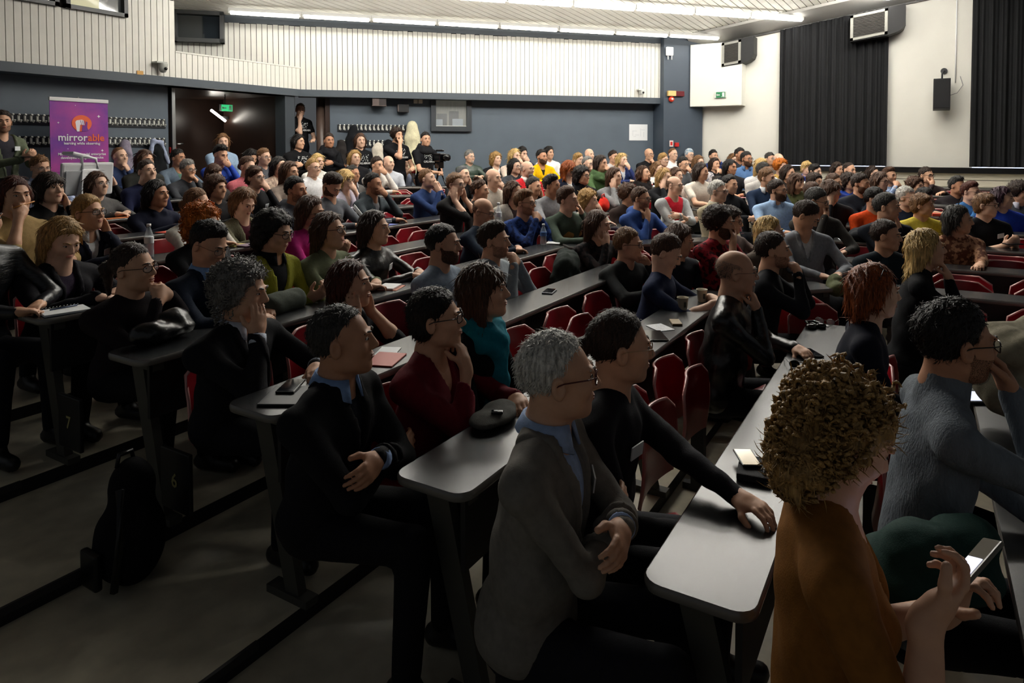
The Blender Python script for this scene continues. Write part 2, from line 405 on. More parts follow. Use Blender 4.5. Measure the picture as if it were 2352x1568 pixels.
bk.add([(x, y, cz(x, y) + 0.04) for x, y in q], [(4, 3, 2, 1, 0)])
obj('ceiling_backing', bk.mesh('ceiling_backing', mat('ceiling_gap', '#5f5b55', 0.8)), ce)

# fluorescent lines under the ceiling, parallel to the middle wall
M_TUBE = mat('lit_tube', '#ffffff', 0.4, emit=((1.0, 0.97, 0.9), TUBE_POWER))
M_HOUSE = mat('lamp_housing', '#e6e6e2', 0.4)
def lamp_line(D, t0, t1, n, label, grp, power=1.0):
    M_TUBE = mat('lit_tube_%d' % (power * 100), '#ffffff', 0.4, emit=((1.0, 0.97, 0.9), TUBE_POWER * power * 0.53))
    L = (t1 - t0) / n
    for k in range(n):
        tc = t0 + (k + 0.5) * L
        p = spot(2, tc, D); p.z = 4.05 + 0.186 * D - 0.13
        o = thing('ceiling_lamp', label % (k + 1) if '%' in label else label, 'lamp', p, angm, grp)
        obj('housing', boxm('housing', (0, 0, 0.03), (L - 0.01, 0.06, 0.05), None, M_HOUSE), o)
        obj('tube', MB().tube([(-L / 2 + 0.04, 0, -0.012), (L / 2 - 0.04, 0, -0.02)], 0.036, 6).mesh('tube', M_TUBE, True), o)
        for s in (-1, 1): obj('end_cap', boxm('end_cap', (s * (L / 2 - 0.022), 0, -0.005), (0.03, 0.05, 0.05), None, M_HOUSE), o)
    return
# ------------------------------------------------------------------ people: continuous bodies grown from distance fields
f32 = np.float32
def V3(*a): return np.array(a if len(a) == 3 else a[0], dtype=np.float64)
def unit(a): return a / (np.linalg.norm(a) + 1e-12)

class Field:
    """a distance field on a regular grid; shapes are merged smoothly, each only evaluated near itself"""
    def __init__(self, lo, hi, h):
        self.lo = np.array(lo, float) - 2 * h; self.h = h
        self.n = np.maximum(4, np.ceil((np.array(hi, float) + 2 * h - self.lo) / h).astype(int) + 1)
        self.D = np.full(self.n, 0.3, f32)
    def block(self, lo, hi):
        a = np.clip(np.floor((np.asarray(lo) - self.lo) / self.h).astype(int), 0, self.n - 1)
        b = np.clip(np.ceil((np.asarray(hi) - self.lo) / self.h).astype(int) + 1, 1, self.n)
        if np.any(b - a < 1): return None
        g = [((self.lo[k] + self.h * np.arange(a[k], b[k])).astype(f32)) for k in range(3)]
        return tuple(slice(a[k], b[k]) for k in range(3)), (g[0][:, None, None], g[1][None, :, None], g[2][None, None, :])
    def put(self, sl, d, k, sub=False):
        D = self.D[sl]
        if sub:
            self.D[sl] = np.maximum(D, -d) if k <= 0 else -smin(-D, d, k)
        else: self.D[sl] = np.minimum(D, d) if k <= 0 else smin(D, d, k)
    def cap(self, a, b, ra, rb, k=0.02, sub=False):
        a, b = V3(a), V3(b); m = max(ra, rb) + k + 2 * self.h
        q = self.block(np.minimum(a, b) - m, np.maximum(a, b) + m)
        if q is None: return
        sl, (X, Y, Z) = q; d = b - a; L2 = float(d @ d) + 1e-9
        px, py, pz = X - f32(a[0]), Y - f32(a[1]), Z - f32(a[2])
        t = np.clip((px * f32(d[0]) + py * f32(d[1]) + pz * f32(d[2])) / f32(L2), 0, 1)
        px = px - t * f32(d[0]); py = py - t * f32(d[1]); pz = pz - t * f32(d[2])
        self.put(sl, np.sqrt(px * px + py * py + pz * pz) - (f32(ra) + f32(rb - ra) * t), k, sub)
    def ell(self, c, r, R=None, k=0.02, sub=False):
        c = V3(c); r = V3(r); m = float(r.max()) + k + 2 * self.h
        q = self.block(c - m, c + m)
        if q is None: return
        sl, (X, Y, Z) = q
        self.put(sl, ell_d(*local(X, Y, Z, c, R), (0, 0, 0), r), k, sub)
    def mesh(self): return surface(self.D, self.lo, self.h)

def smin(a, b, k):
    h = np.clip(f32(0.5) + (b - a) * f32(0.5 / k), 0, 1)
    return b + (a - b) * h - f32(k) * h * (1 - h)
def smax(a, b, k): return -smin(-a, -b, k)
def local(X, Y, Z, c, R):
    x, y, z = X - f32(c[0]), Y - f32(c[1]), Z - f32(c[2])
    if R is None: return x, y, z
    R = np.asarray(R, dtype=f32)
    return x * R[0, 0] + y * R[1, 0] + z * R[2, 0], x * R[0, 1] + y * R[1, 1] + z * R[2, 1], x * R[0, 2] + y * R[1, 2] + z * R[2, 2]
def ell_d(x, y, z, c, r):
    x, y, z = (x - f32(c[0])) / f32(r[0]), (y - f32(c[1])) / f32(r[1]), (z - f32(c[2])) / f32(r[2])
    k0 = np.sqrt(x * x + y * y + z * z)
    x, y, z = x / f32(r[0]), y / f32(r[1]), z / f32(r[2])
    return k0 * (k0 - 1) / (np.sqrt(x * x + y * y + z * z) + f32(1e-6))
def cap_d(x, y, z, a, b, ra, rb):
    d = np.array(b, float) - np.array(a, float); L2 = float(d @ d)
    px, py, pz = x - f32(a[0]), y - f32(a[1]), z - f32(a[2])
    t = np.clip((px * f32(d[0]) + py * f32(d[1]) + pz * f32(d[2])) / f32(L2), 0, 1)
    px, py, pz = px - t * f32(d[0]), py - t * f32(d[1]), pz - t * f32(d[2])
    return np.sqrt(px * px + py * py + pz * pz) - (f32(ra) + f32(rb - ra) * t)

def surface(D, lo, h):
    """surface nets: one vertex per crossed cell, one quad per crossed edge"""
    S = D < 0
    A = S[:-1, :-1, :-1]; cnt = np.zeros(A.shape, np.int8)
    for i in (0, 1):
        for j in (0, 1):
            for k in (0, 1): cnt += S[i:S.shape[0] - 1 + i, j:S.shape[1] - 1 + j, k:S.shape[2] - 1 + k]
    act = (cnt > 0) & (cnt < 8)
    I = np.nonzero(act); N = len(I[0])
    if N == 0: return np.zeros((0, 3), f32), np.zeros((0, 4), np.int32)
    idx = np.full(A.shape, -1, np.int32); idx[I] = np.arange(N)
    c = np.stack([D[I[0] + i, I[1] + j, I[2] + k] for i in (0, 1) for j in (0, 1) for k in (0, 1)], 1)
    off = np.array([(i, j, k) for i in (0, 1) for j in (0, 1) for k in (0, 1)], f32)
    P = np.zeros((N, 3), f32); n = np.zeros(N, f32)
    for a in range(8):
        for b in range(a + 1, 8):
            if np.abs(off[a] - off[b]).sum() != 1: continue
            va, vb = c[:, a], c[:, b]; m = (va < 0) != (vb < 0)
            t = np.where(m, va / np.where(m, va - vb, 1), 0)[:, None]
            P += np.where(m[:, None], off[a] + t * (off[b] - off[a]), 0); n += m
    P = P / n[:, None] + np.stack(I, 1)
    quads = []
    for ax in range(3):
        sl0 = [slice(None)] * 3; sl1 = [slice(None)] * 3; sl0[ax] = slice(0, -1); sl1[ax] = slice(1, None)
        o1, o2 = (ax + 1) % 3, (ax + 2) % 3
        s0 = S[tuple(sl0)]; E = s0 != S[tuple(sl1)]
        e = np.stack(np.nonzero(E), 1)
        e = e[(e[:, o1] > 0) & (e[:, o2] > 0) & (e[:, o1] < D.shape[o1] - 1) & (e[:, o2] < D.shape[o2] - 1)]
        ins = s0[e[:, 0], e[:, 1], e[:, 2]]
        d1 = np.zeros(3, int); d1[o1] = 1; d2 = np.zeros(3, int); d2[o2] = 1
        q = [idx[tuple((e - x).T)] for x in (d1 + d2, d2, 0 * d1, d1)]
        q = np.stack(q, 1); q[~ins] = q[~ins][:, ::-1]
        quads.append(q)
    return (P * h + np.asarray(lo)).astype(f32), np.concatenate(quads).astype(np.int32)

def np_mesh(name, V, Q, mats, mi=None):
    me = bpy.data.meshes.new(name); n, m = len(V), len(Q)
    me.vertices.add(n); me.vertices.foreach_set('co', np.asarray(V, f32).ravel())
    me.loops.add(m * 4); me.loops.foreach_set('vertex_index', Q.ravel())
    me.polygons.add(m); me.polygons.foreach_set('loop_start', np.arange(0, m * 4, 4, dtype=np.int32))
    me.polygons.foreach_set('use_smooth', np.ones(m, bool))
    for k in (mats if isinstance(mats, (list, tuple)) else [mats]): me.materials.append(k)
    if mi is not None: me.polygons.foreach_set('material_index', mi.astype(np.int32))
    me.update(calc_edges=True); return me

def wob(x, y, z, f, s):
    """cheap smooth noise in about -1..1"""
    return (np.sin(x * f32(f) + f32(s) + 1.7 * np.sin(z * f32(f * .61) + f32(2 * s))) * np.sin(y * f32(f * .87) + f32(1.3 * s)) + np.sin(z * f32(f * 1.13) + f32(3 * s) + 1.3 * np.sin(x * f32(f * .7))) * np.sin((x + y) * f32(f * .73) + f32(s))) * f32(0.6)

# ---- head in its own frame: x right, y forward, z up, metres, origin between the ears
def head_sdf(x, y, z, p):
    w, j = p.get('w', 1.0), p.get('jaw', 1.0)
    d = ell_d(x, y, z, (0, -0.014, 0.036), (0.077 * w, 0.097, 0.088))
    d = smin(d, ell_d(x, y, z, (0, 0.022, -0.018), (0.063 * w, 0.072, 0.088)), 0.03)
    d = smin(d, ell_d(x, y, z, (0, 0.048, -0.083), (0.04 * j, 0.037, 0.03)), 0.035)
    for s in (-1, 1):
        d = smin(d, ell_d(x, y, z, (s * 0.041 * w, 0.058, -0.022), (0.023, 0.026, 0.026)), 0.022)
        d = smin(d, ell_d(x, y, z, (s * 0.05 * j, 0.012, -0.066), (0.016, 0.036, 0.026)), 0.03)
        d = smax(d, -ell_d(x, y, z, (s * 0.031, 0.103, 0.012), (0.021, 0.019, 0.0135)), 0.014)
        d = smin(d, ell_d(x, y, z, (s * 0.030, 0.0785, 0.0095), (0.0145, 0.0115, 0.0105)), 0.006)
        d = smin(d, ell_d(x, y, z, (s * 0.029, 0.089, 0.029), (0.023, 0.0085, 0.0065)), 0.012)
        d = smin(d, ell_d(x, y, z, (s * 0.0125, 0.099, -0.029), (0.0085, 0.009, 0.007)), 0.006)
        # ear
        e = ell_d(x, y, z, (s * 0.083 * w, -0.013, -0.004), (0.011, 0.02, 0.033))
        e = smax(e, -ell_d(x, y, z, (s * 0.093 * w, -0.009, 0.0), (0.009, 0.011, 0.019)), 0.004)
        d = smin(d, e, 0.008)
    d = smin(d, cap_d(x, y, z, (0, 0.091, 0.018), (0, 0.1105, -0.022), 0.0085, 0.0115), 0.012)
    d = smin(d, ell_d(x, y, z, (0, 0.091, -0.0515), (0.022, 0.0085, 0.0058)), 0.007)
    d = smin(d, ell_d(x, y, z, (0, 0.0895, -0.0615), (0.019, 0.0085, 0.0062)), 0.007)
    d = smax(d, -cap_d(x, y, z, (-0.021, 0.099, -0.0565), (0.021, 0.099, -0.0565), 0.0022, 0.0022), 0.005)
    d = smin(d, ell_d(x, y, z, (0, 0.068, -0.098), (0.019, 0.016, 0.014)), 0.02)
    return d

def hair_sdf(x, y, z, st, p):
    """hair volume in the head frame, by style"""
    amp, fr, sd = p.get('amp', 0.003), p.get('fr', 90.0), p.get('seed', 0.0)
    th = p.get('th', 0.014)
    base = ell_d(x, y, z, (0, -0.014, 0.038), (0.0785 + th * 0.5, 0.0985 + th * 0.85, 0.09 + th * 1.15))
    line = p.get('line', 0.007)
    ax = np.abs(x)
    fade = [1.0]
    def trim(d, cut, t=None, w=0.02):
        """hair thins out towards its edge and ends in a slightly ragged line"""
        cut = cut + f32(0.0018) * wob(x, y, z, 62, sd) + f32(0.12) * x * up * f32(1 if (int(sd * 10) % 2) else -1)
        e_ = np.exp(-np.clip(-cut, 0, 1) / f32(w)); fade[0] = fade[0] * (1 - e_)
        d = d + f32((t if t is not None else th) * 0.95) * e_
        return smax(d, cut, 0.005)
    up = np.clip(z * f32(16), 0, 1)
    hl = f32(0.78) * y - f32(0.62) * z - f32(line) + f32(0.13) * ax * up - f32(0.05) * ax * (1 - up)
    if st == 'ring':       # bald on top, hair round the sides
        d = trim(base, z - f32(0.052) + f32(0.25) * y)
        d = trim(d, np.maximum(f32(0.75) * y - f32(0.66) * z - f32(0.004), -z - f32(0.07)))
    elif st == 'short':
        d = trim(base, np.maximum(hl, (-z - f32(0.072) - f32(0.25) * np.clip(-y, 0, 1)) * f32(0.9)))
    elif st == 'quiff':
        d = smin(base, ell_d(x, y, z, (0.012, 0.028, 0.108), (0.055, 0.06, 0.026 + th)), 0.035)
        d = trim(d, np.maximum(hl, (-z - f32(0.072) - f32(0.25) * np.clip(-y, 0, 1)) * f32(0.9)), 0.016)
    elif st in ('curly', 'bigcurl'):
        g = 0.03 if st == 'curly' else 0.024
        b2 = ell_d(x, y, z, (0, -0.024, 0.035), (0.08 + g, 0.098 + g, 0.09 + g * 0.9))
        d = smin(b2, ell_d(x, y, z, (0, -0.05, -0.06 - (0.03 if st == 'bigcurl' else 0)), (0.078 + g, 0.055 + g, 0.06 + g)), 0.05) if st == 'bigcurl' or p.get('low') else smax(b2, -z - f32(0.085), 0.02)
        d = smax(d, -ell_d(x, y, z, (0, 0.108, -0.035), (0.084, 0.085, 0.105)), 0.02)
        d = smax(d, f32(0.78) * y - f32(0.5) * z - f32(line + 0.018) + f32(0.06) * ax * up, 0.012)
    elif st == 'pixie':
        d = smin(base, ell_d(x, y, z, (0, -0.05, -0.03), (0.07 + th, 0.05 + th, 0.06)), 0.03)
        d = smin(d, ell_d(x, y, z, (0.02, 0.055, 0.085), (0.06, 0.045, 0.03)), 0.03)
        d = trim(d, np.maximum(f32(0.85) * y - f32(0.45) * z - f32(line + 0.016) - f32(0.25) * np.clip(x, 0, 1) * up + f32(0.05) * ax, (-z - f32(0.085) - f32(0.2) * np.clip(-y, 0, 1)) * f32(0.9)), 0.012)
    else:                  # bob, long, tied
        d = base
        low = -p.get('len', 0.0) + {'bob': -0.085, 'long': -0.23, 'mid': -0.15, 'tied': -0.05, 'bun': -0.05, 'tail': -0.05, 'top': -0.05}.get(st, -0.1)
        if st in ('bob', 'long', 'mid'):
            sp = p.get('spread', 0.0)
            for s in (-1, 1):
                d = smin(d, cap_d(x, y, z, (s * 0.074, -0.004, 0.03), (s * (0.083 + sp), 0.0 + p.get('fwd', 0.0), low + 0.02), 0.03, 0.026), 0.03)
                d = smin(d, cap_d(x, y, z, (s * 0.05, -0.065, 0.02), (s * (0.058 + sp), -0.075, low), 0.05, 0.036), 0.03)
            d = smin(d, cap_d(x, y, z, (0, -0.075, 0.02), (0, -0.085, low), 0.05, 0.04), 0.03)
            d = smax(d, -ell_d(x, y, z, (0, 0.11, -0.04), (0.066, 0.1, 0.115)), 0.014)
            if p.get('bangs'): d = smin(d, ell_d(x, y, z, (0, 0.068, 0.062), (0.066, 0.032, 0.03)), 0.02)
            else: d = trim(d, f32(0.86) * y - f32(0.5) * z - f32(0.024) + f32(0.1) * ax * up, 0.01, 0.012)
            d = smax(d, -(ell_d(x, y, z, (0, 0.02, -0.1), (0.055, 0.075, 0.13))), 0.012)
        else:
            d = trim(d, np.maximum(f32(0.8) * y - f32(0.6) * z - f32(line) + f32(0.08) * ax * up, (-z - f32(0.065) - f32(0.2) * np.clip(-y, 0, 1)) * f32(0.9)))
            if st == 'bun': d = smin(d, ell_d(x, y, z, (0, -0.125, 0.0), (0.04, 0.035, 0.04)), 0.012)
            if st == 'top': d = smin(d, ell_d(x, y, z, (0, -0.05, 0.145), (0.035, 0.035, 0.032)), 0.01)
            if st == 'tail':
                d = smin(d, cap_d(x, y, z, (0, -0.1, 0.035), (0, -0.15, 0.0), 0.018, 0.03), 0.01)
                d = smin(d, cap_d(x, y, z, (0, -0.15, 0.0), (0.0, -0.155, -0.13), 0.03, 0.012), 0.02)
    if st not in ('ring', 'curly', 'bigcurl'): d = d + f32(0.004) * wob(x, y, z, 34, sd + 1.0) * fade[0]
    if p.get('nape'): d = smin(d, cap_d(x, y, z, (0, -0.07, -0.03), (0, -0.075, -0.1), 0.045, 0.03), 0.03)
    # locks: ridges that run down the head
    a = np.arctan2(x, y + f32(0.02))
    if st in ('curly', 'bigcurl'):
        d = d + f32(amp) * wob(x, y, z, fr, sd) + f32(amp * 0.6) * wob(y, z, x, fr * 1.9, sd + 2)
    else:
        d = d + fade[0] * (f32(amp) * np.sin(a * f32(p.get('locks', 26)) + f32(sd) + f32(2.0) * np.sin(z * f32(22) + f32(sd))) + f32(amp * 0.5) * wob(x, y, z, fr, sd))
    return d * f32(0.85)

def beard_sdf(x, y, z, p):
    """a shell over the lower face that follows the head's own shape"""
    t = 0.0042 + p.get('bl', 0.0) * 0.5
    d = head_sdf(x, y, z, p) - f32(t)
    if p.get('bl', 0.0) > 0.005: d = smin(d, ell_d(x, y, z, (0, 0.052, -0.098), (0.036, 0.032, 0.022 + p['bl'])), 0.03)
    ax = np.abs(x)
    cut = z + f32(0.041) - f32(0.5) * np.clip(ax - f32(0.034), 0, 1) - f32(0.012) * (y < 0.02)
    if p.get('goatee'): cut = np.maximum(cut, ax - f32(0.029))
    cut = np.maximum(cut, -y + f32(0.002)); cut = np.maximum(cut, f32(-0.135) - z)
    cut = cut + f32(0.0025) * wob(x, y, z, 120, 1.0)
    d = d + f32(t * 0.9) * np.exp(-np.clip(-cut, 0, 1) / f32(0.007))
    d = smax(d, cut, 0.004)
    d = smax(d, -ell_d(x, y, z, (0, 0.1, -0.0565), (0.025, 0.035, 0.0115)), 0.003)
    return d + f32(0.001) * wob(x, y, z, 230, 1.0)

# ---- small shared meshes
def uv_ball(r, n=10, m=7, c=(0, 0, 0)):
    vs, fs = [], []
    for i in range(m + 1):
        th = math.pi * i / m
        for k in range(n): vs.append((c[0] + r[0] * math.sin(th) * math.cos(2 * math.pi * k / n), c[1] + r[1] * math.sin(th) * math.sin(2 * math.pi * k / n), c[2] + r[2] * math.cos(th)))
    for i in range(m):
        for k in range(n): fs.append((i * n + k, (i + 1) * n + k, (i + 1) * n + (k + 1) % n, i * n + (k + 1) % n))
    return vs, fs
M_EYEW = mat('eye_white', '#cfc8c0', 0.25)
M_IRIS = mat('iris_dark', '#1d120c', 0.2)
M_LIP = {}
def eyes_mesh():
    if 'eyes' in LIB: return LIB['eyes']
    mb = MB()
    for s in (-1, 1):
        mb.cur = 0; mb.add(*uv_ball((0.0135, 0.0118, 0.0062), 10, 6, (s * 0.030, 0.0800, 0.0085)))
        mb.cur = 1; mb.add(*uv_ball((0.0056, 0.0035, 0.0054), 8, 6, (s * 0.030, 0.0898, 0.0087)))
        mb.add(*[[(s * 0.03 + 0.0155 * a, 0.0865 - 0.004 * a * a + dy, 0.0150 - 0.004 * a * a + dz) for a in (-1, -.4, .3, 1) for dy, dz in ((0, 0), (0.0035, 0.0005), (0.0005, -0.0022))], [(3 * k + j, 3 * k + (j + 1) % 3, 3 * k + 3 + (j + 1) % 3, 3 * k + 3 + j) for k in range(3) for j in range(3)]])
    LIB['eyes'] = mb.mesh('eyes', [M_EYEW, M_IRIS], True); return LIB['eyes']
LIB = {}
def brows_mesh(col):
    if ('brows', col) in LIB: return LIB[('brows', col)]
    mb = MB()
    for s in (-1, 1):
        pts = [(s * 0.0125, 0.1005, 0.0275), (s * 0.024, 0.1005, 0.0320), (s * 0.036, 0.0950, 0.0335), (s * 0.0485, 0.0825, 0.0280)]
        mb.tube(pts, [0.0034, 0.0042, 0.0036, 0.0016], 6)
    LIB[('brows', col)] = mb.mesh('eyebrows', hair_mat(col), True); return LIB[('brows', col)]
def lips_mesh(tone):
    if ('lips', tone) in LIB: return LIB[('lips', tone)]
    mb = MB()
    mb.add(*uv_ball((0.0215, 0.0068, 0.0042), 12, 6, (0, 0.0935, -0.0522))); mb.add(*uv_ball((0.0185, 0.0072, 0.0048), 12, 6, (0, 0.0928, -0.0612)))
    LIB[('lips', tone)] = mb.mesh('lips', mat('lips_' + tone, {'a': '#b06a5c', 'b': '#9c5648', 'c': '#8a4a3c', 'd': '#6a3528'}[tone], 0.4), True); return LIB[('lips', tone)]
def glasses_mesh(style):
    if ('gl', style) in LIB: return LIB[('gl', style)]
    mb = MB(); rr, col, th = {'black': ('rect', '#0a0a0b', 0.0021), 'thin': ('oval', '#3a2a20', 0.0011), 'brown': ('oval', '#2c170c', 0.002), 'red': ('rect', '#4a0d14', 0.0022), 'round': ('round', '#a08b6a', 0.0010), 'grey': ('rect', '#55565a', 0.0013)}[style]
    for s in (-1, 1):
        cx, cz = s * 0.033, 0.006; pts = []
        for k in range(15):
            a = 2 * math.pi * k / 14; c_, s_ = math.cos(a), math.sin(a)
            if rr == 'rect': px, pz = 0.0255 * math.copysign(abs(c_) ** 0.5, c_), 0.0165 * math.copysign(abs(s_) ** 0.5, s_)
            elif rr == 'round': px, pz = 0.023 * c_, 0.022 * s_
            else: px, pz = 0.026 * c_, 0.018 * s_
            pts.append((cx + px, 0.107 - 0.10 * (abs(cx + px) / 0.075) ** 2 * 0.22, cz + pz))
        mb.tube(pts, th, 5, False)
        mb.tube([(s * 0.059, 0.096, 0.012), (s * 0.078, 0.07, 0.014), (s * 0.088, 0.0, 0.012), (s * 0.088, -0.022, 0.004)], th, 5)
        mb.cur = 1; o = [(p[0], p[1] - 0.0005, p[2]) for p in pts[:14]]; mb.add(o, [tuple(range(14))]); mb.cur = 0
    mb.tube([(-0.009, 0.1085, 0.012), (0, 0.112, 0.0145), (0.009, 0.1085, 0.012)], th, 5)
    LIB[('gl', style)] = mb.mesh('glasses', [mat('glasses_' + style, col, 0.25), mat('lens_glass', '#ffffff', 0.02, alpha=0.13)], False); return LIB[('gl', style)]

HAIRC = {'K': '#1a1513', 'D': '#31221a', 'B': '#4e3424', 'L': '#785536', 'Y': '#a98551', 'Z': '#c9a86c', 'G': '#7d7a76', 'W': '#c9c6bf', 'R': '#8a4418', 'O': '#c06a1a', 'A': '#4a1f12', 'S': '#3a3734', 'P': '#3a2030'}
def beard_mat(c, thin=False):
    m = MATS.get('beard_%s%d' % (c, thin))
    if m: return m
    m = mat('beard_%s%d' % (c, thin), tuple(0.6 * a + 0.4 * b for a, b in zip(srgb(HAIRC[c]), srgb('#7a5a48'))), 0.7, var=0.5, scale=260, bump=0.6, bscale=300, spec=0.15)
    nt = m.node_tree; n = nt.nodes.new('ShaderNodeTexNoise'); n.inputs['Scale'].default_value = 420; r = nt.nodes.new('ShaderNodeValToRGB')
    r.color_ramp.elements[0].position, r.color_ramp.elements[1].position = (0.44, 0.66) if thin else (0.32, 0.52)
    tc = nt.nodes.new('ShaderNodeTexCoord'); nt.links.new(tc.outputs['Object'], n.inputs['Vector']); nt.links.new(n.outputs['Fac'], r.inputs['Fac']); nt.links.new(r.outputs['Color'], nt.nodes['Principled BSDF'].inputs['Alpha'])
    return m
def hair_mat(c):
    return mat('hair_' + c, HAIRC[c], 0.45, var=0.6, scale=120, stretch=(1, 1, 0.1), bump=0.7, bscale=180, spec=0.3)
SKIN = {'a': '#e3b79d', 'b': '#d6a587', 'c': '#bf8a6b', 'd': '#8a5a42'}
def skin_mat(t): return mat('skin_' + t, SKIN[t], 0.5, var=0.07, scale=22, bump=0.04, bscale=300, spec=0.4)
def cloth_mat(col, pat=''):
    kw = dict(rough=0.85, var=0.12, scale=45, bump=0.18, bscale=260, spec=0.2)
    if pat == 'leather': kw = dict(rough=0.3, var=0.2, scale=10, bump=0.35, bscale=24, spec=0.6)
    if pat == 'knit': kw.update(bump=0.5, bscale=150, stretch=(1, 1, 0.35))
    if pat == 'puff': kw = dict(rough=0.35, var=0.1, scale=20, bump=0.5, bscale=18, stretch=(0.4, 0.4, 2.4), spec=0.5)
    if pat.startswith('#'): return mat('cloth_%s_%s' % (col, pat), col, 0.85, second=pat, scale=26, thresh=(0.47, 0.55), bump=0.15, bscale=200, spec=0.2)
    return mat('cloth_%s_%s' % (col, pat), col, **kw)
GAZE = V3(6.0, -6.0, 1.75)            # what the audience looks at: the stage
UP = V3(0, 0, 1)
LODS = {0: (0.0052, 0.0105, 0.0062, 0.022), 1: (0.0085, 0.0155, 0.0095, 0.028), 2: (0.0115, 0.0235, 0.0115, 0.04)}
SEATED = []
PEOPLE = []

def islands(VQ, keep=1):
    """only the largest connected pieces of a mesh"""
    V, Q = VQ
    if len(Q) == 0: return VQ
    lab = np.arange(len(V))
    while True:
        m = lab[Q].min(1); new = lab.copy()
        for k in range(4): np.minimum.at(new, Q[:, k], m)
        new = new[new]
        if np.array_equal(new, lab): break
        lab = new
    ql = lab[Q[:, 0]]; u, c = np.unique(ql, return_counts=True); ok = u[np.argsort(-c)[:keep]]
    Q = Q[np.isin(ql, ok)]; used = np.unique(Q); re_ = np.full(len(V), -1, np.int32); re_[used] = np.arange(len(used))
    return V[used], re_[Q]

def rot_axis(v, ax, a):
    ax = unit(ax); c, s = math.cos(a), math.sin(a)
    return v * c + np.cross(ax, v) * s + ax * (ax @ v) * (1 - c)

def strands(VQ, R, H, st, lod, seed):
    """loose tapering locks over a hair surface, so that it does not end like a cap"""
    V, Q = VQ; rng = np.random.default_rng(seed + 11)
    n = {0: 1700, 1: 650, 2: 330}[lod]; long_ = st in ('long', 'mid', 'bob')
    k = rng.integers(0, len(Q), n); q = V[Q[k]].astype(float); c = q.mean(1)
    nr = np.cross(q[:, 2] - q[:, 0], q[:, 3] - q[:, 1]); nr /= np.linalg.norm(nr, axis=1)[:, None] + 1e-9
    loc = (c - H) @ R
    flow = np.tile(-UP, (n, 1)) * 0.7 - R[:, 1][None] * 0.5
    if st in ('short', 'quiff', 'pixie'): flow = flow + (loc[:, 2:3] > 0.07) * (R[:, 1][None] * 0.9 + UP[None] * 0.5) * rng.uniform(-0.3, 1.0, (n, 1))
    if long_: flow = np.tile(-UP, (n, 1)) + (loc[:, 2:3] > 0.06) * (np.sign(loc[:, 0:1]) * R[:, 0][None] * 0.8)
    if st in ('curly', 'bigcurl'): flow = rng.normal(0, 1, (n, 3))
    flow = flow + rng.normal(0, 0.28, (n, 3))
    t = flow - nr * (flow * nr).sum(1)[:, None]; t /= np.linalg.norm(t, axis=1)[:, None] + 1e-9
    w = np.cross(t, nr)
    L = rng.uniform(0.6, 1.3, (n, 1)) * (0.055 if long_ else 0.03 if st in ('curly', 'bigcurl') else 0.024) * (1.25 if lod == 2 else 1.0)
    W = rng.uniform(0.7, 1.3, (n, 1)) * {0: 0.0016, 1: 0.0028, 2: 0.0046}[lod] * (1.2 if long_ else 1.0)
    lift = (0.30 if st in ('curly', 'bigcurl') else 0.22 if not long_ else 0.08) * rng.uniform(0.2, 1.4, (n, 1))
    b = c - nr * 0.0025; m = b + t * L * 0.55 + nr * (0.0035 + L * lift * 0.55); e = b + t * L + nr * (0.0015 + L * lift * 0.8)
    P = np.stack([b - w * W, b + w * W, m + w * W * 0.8, m - w * W * 0.8, e + w * W * 0.15, e - w * W * 0.15], 1).reshape(-1, 3)
    o = len(V) + 6 * np.arange(n)[:, None]
    NQ = np.concatenate([o + np.array([[0, 1, 2, 3]]), o + np.array([[3, 2, 4, 5]])]).astype(np.int32)
    return np.concatenate([V, P.astype(f32)]), np.concatenate([Q, NQ])

def arm_ik(S, W, hint, a, b):
    d = W - S; L = np.linalg.norm(d); L2 = min(max(L, abs(a - b) + 0.03), (a + b) * 0.995); W = S + d / (L + 1e-9) * L2; d = unit(d)
    x = (a * a - b * b + L2 * L2) / (2 * L2); h = math.sqrt(max(0.0, a * a - x * x))
    q = hint - d * (hint @ d)
    return S + d * x + unit(q) * h, W

def add_hand(F, W, d, n, side, curl=0.5, sc=1.0, k=0.008, fat=1.0, spread=0.0):
    d = unit(d); n = unit(n - d * (n @ d)); l = side * np.cross(d, n)
    R = np.stack([l, d, n], 1)
    F.ell(W + d * 0.052 * sc, (0.040 * sc, 0.050 * sc, 0.0165 * sc * fat), R, 0.012)
    F.ell(W + d * 0.034 * sc + l * 0.022 * sc + n * 0.008 * sc, (0.02 * sc, 0.03 * sc, 0.016 * sc), R, 0.012)
    F.cap(W - d * 0.02, W + d * 0.03 * sc, 0.0235 * sc, 0.025 * sc, 0.02)
    r0 = 0.0088 * sc * fat
    for i, (bl, bd, ln) in enumerate(((0.029, 0.088, 0.073), (0.0095, 0.094, 0.081), (-0.0105, 0.09, 0.075), (-0.029, 0.08, 0.06))):
        p = W + d * bd * sc + l * bl * sc; dd = unit(d + l * spread * (bl * 12)); c = curl * (1 + 0.08 * i)
        for seg, (fr, an) in enumerate(((0.44, 0.75), (0.31, 1.15), (0.25, 0.75))):
            dd = rot_axis(dd, np.cross(dd, n) if abs(dd @ n) < 0.99 else l, an * c) if seg == 0 else rot_axis(dd, np.cross(d, n), an * c)
            q = p + dd * ln * fr * sc
            F.cap(p, q, r0 * (1 - 0.09 * seg), r0 * (0.93 - 0.09 * seg), k if seg == 0 else 0.003)
            p = q
    p = W + d * 0.03 * sc + l * 0.028 * sc + n * 0.006
    dd = unit(d * 0.75 + l * 0.6 + n * 0.35 * (1 + curl))
    for seg, ln in enumerate((0.042, 0.032)):
        q = p + dd * ln * sc; F.cap(p, q, 0.0115 * sc * fat, 0.0098 * sc * fat, 0.008); p = q; dd = unit(dd - l * 0.35 * (0.5 + curl) + d * 0.2)

